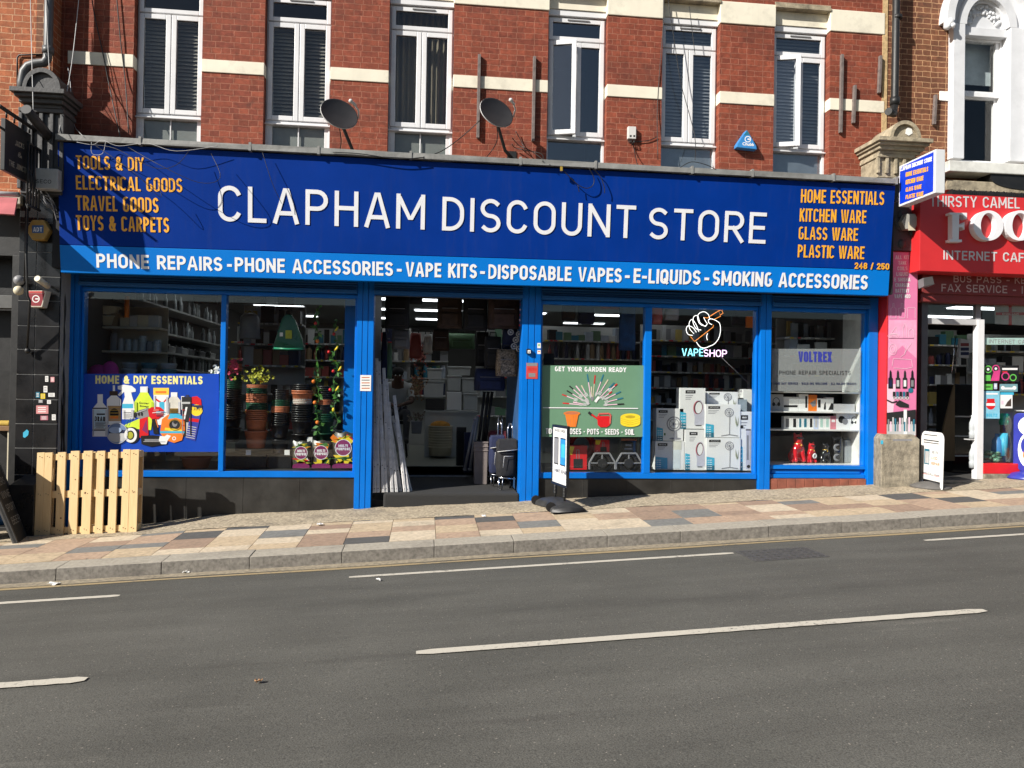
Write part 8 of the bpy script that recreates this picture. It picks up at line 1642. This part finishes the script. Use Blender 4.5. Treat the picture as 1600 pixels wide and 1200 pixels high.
for s in (-1, 1): m = MB(); w_ = c+dirs*(.30*s)+nn*.20+V((0, 0, .062)); m.cyl(w_, .06, .04, 18, None, 'y'); m.build('wheel', M_black, t)
# white A-board by the cafe
Lp = PG(1437, 757); u = V((-.17, -.985, 0)).normalized(); wd = .60; back = V((.985, -.17, 0)).normalized(); up = (V((0, 0, 1))+back*.02).normalized(); nn = u.cross(up).normalized(); nn = nn if nn.x < 0 else -nn; hh = .74
t = thing('a_board', 'white rounded A-board for phone screen repair outside the cafe', 'A-board', Lp); F = Matrix(((u.x, up.x, nn.x, Lp.x), (u.y, up.y, nn.y, Lp.y), (u.z, up.z, nn.z, Lp.z), (0, 0, 0, 1)))
def rpoly(w, h, r, leg): 
    o = [(0, 0), (leg, 0), (leg, .09), (w-leg, .09), (w-leg, 0), (w, 0)]; o += [(w-r+r*math.cos(x), h-r+r*math.sin(x)) for x in [math.pi/2*i/8 for i in range(9)]]; o += [(r-r*math.sin(x), h-r+r*math.cos(x)) for x in [math.pi/2*i/8 for i in range(9)]]; return o
m = MB(); m.M = F; m.prism([(x, y, 0) for x, y in rpoly(wd, hh, .10, .05)], (0, 0, -.02)); m.build('front_board', M_wbox, t, .006)
for w_ in (0,):
    m = MB(); c_ = Lp+u*wd*.5; c_.z = zpave(c_.x, c_.y); m.lathe([(0, 0), (.30, 0), (.29, .03), (.12, .075), (0, .08)], c_, 28, None, 'z', True, .8, .95); m.build('rubber_base', pm('rubber_grey', (.10, .095, .09), .7, .2, 9), t)
bk = back*.17; ztop_ = Lp+up*hh; up2 = (ztop_-back*.0-(Lp+bk)).normalized(); m = MB(); m.M = Matrix(((u.x, up2.x, nn.x, (Lp+bk).x), (u.y, up2.y, nn.y, (Lp+bk).y), (u.z, up2.z, nn.z, (Lp+bk).z), (0, 0, 0, 1))); m.prism([(x, y, 0) for x, y in rpoly(wd, hh*.97, .10, .05)], (0, 0, -.02)); 0
m = MB(); lay = lambda x0, x1, y0, y1, mt, w=.001: m.add([F @ V((x0*wd, y0*hh, w)), F @ V((x1*wd, y0*hh, w)), F @ V((x1*wd, y1*hh, w)), F @ V((x0*wd, y1*hh, w))], [(0, 1, 2, 3)], mt)
lay(.15, .75, .93, .945, M_dark); lay(.13, .82, .83, .85, M_dark); lay(.13, .82, .79, .805, M_dark); lay(.18, .42, .40, .68, M_teal); lay(.22, .40, .42, .64, M_lgrey, .0015); lay(.10, .36, .235, .245, M_dark); lay(.66, .9, .235, .245, M_dark); lay(.10, .36, .215, .225, M_red); lay(.66, .9, .215, .225, M_red)
for s, y, mt, w in (('WE FIX', .61, M_grey, .30), ('LCD', .51, M_or, .26), ('REPAIR', .41, M_or, .36)): stroke_text(m, s, (F @ V((.52*wd, y*hh, .001)), u, up, nn), wd*w, hh*.05, .2, mt, .0005, 0)
stroke_text(m, 'CALL', (F @ V((.38*wd, .215*hh, .001)), u, up, nn), wd*.26, hh*.04, .18, M_dark, .0005, 0); m.build('printed_front', M_dark, t, recalc=False)
# ice cream sign at the right edge
c = PG(1607, 748); t = thing('ice_cream_sign', 'blue pavement sign on a domed base at the right edge', 'pavement sign', c); m = MB(); m.lathe([(0, 0), (.27, 0), (.275, .015), (.2, .075), (.08, .105), (0, .11)], c, 32); m.build('domed_base', pm('royal_blue', (.03, .04, .30), .35), t)
d0 = V((.34, -.94, 0)); s0 = V((-.94, -.34, 0)); F = Matrix(((d0.x, 0, s0.x, c.x), (d0.y, 0, s0.y, c.y), (0, 1, 0, c.z), (0, 0, 0, 1)))
m = MB(); m.M = F; w, h, r = .20, .92, .08; pol = [(x, y, .03) for x, y in [(w-r+r*math.cos(a), h-r+r*math.sin(a)) for a in [math.pi/2*i/6 for i in range(7)]]+[(-w+.0+r-r*math.sin(a), h-r+r*math.cos(a)) for a in [math.pi/2*i/6 for i in range(7)]]+[(-w, .2), (-w+.1, .1), (w-.1, .1), (w, .2)]]; m.prism(pol, (0, 0, -.07)); m.build('sign_panel', pm('royal_blue', (0, 0, 0)), t, .01)
m = MB(); m.M = F
def oval(cx, cy, rx, ry, mt, w): m.add([(cx+rx*math.cos(a), cy+ry*math.sin(a), w) for a in [2*math.pi*i/24 for i in range(24)]], [tuple(range(24))], mt)
oval(.0, .74, .13, .13, M_wbox, .0315); oval(.0, .40, .13, .24, M_wbox, .0315); oval(.0, .46, .09, .13, pm('royal_blue', (0, 0, 0)), .032); oval(.0, .33, .06, .08, M_or, .0325); m.build('printed_front', M_wbox, t, recalc=False)
m = MB(); m.M = F; m.tube([(-w-.05, .12, -.1), (-w-.05, .95, -.1), (-w+.3, .95, -.1)], .018, 8); m.build('rear_frame', M_lgrey, t)
m = MB(); m.M = F; m.box(-w-.04, -w+.08, .3, .88, -.11, -.09); m.build('side_panel', pm('amber_box', (0, 0, 0)), t)
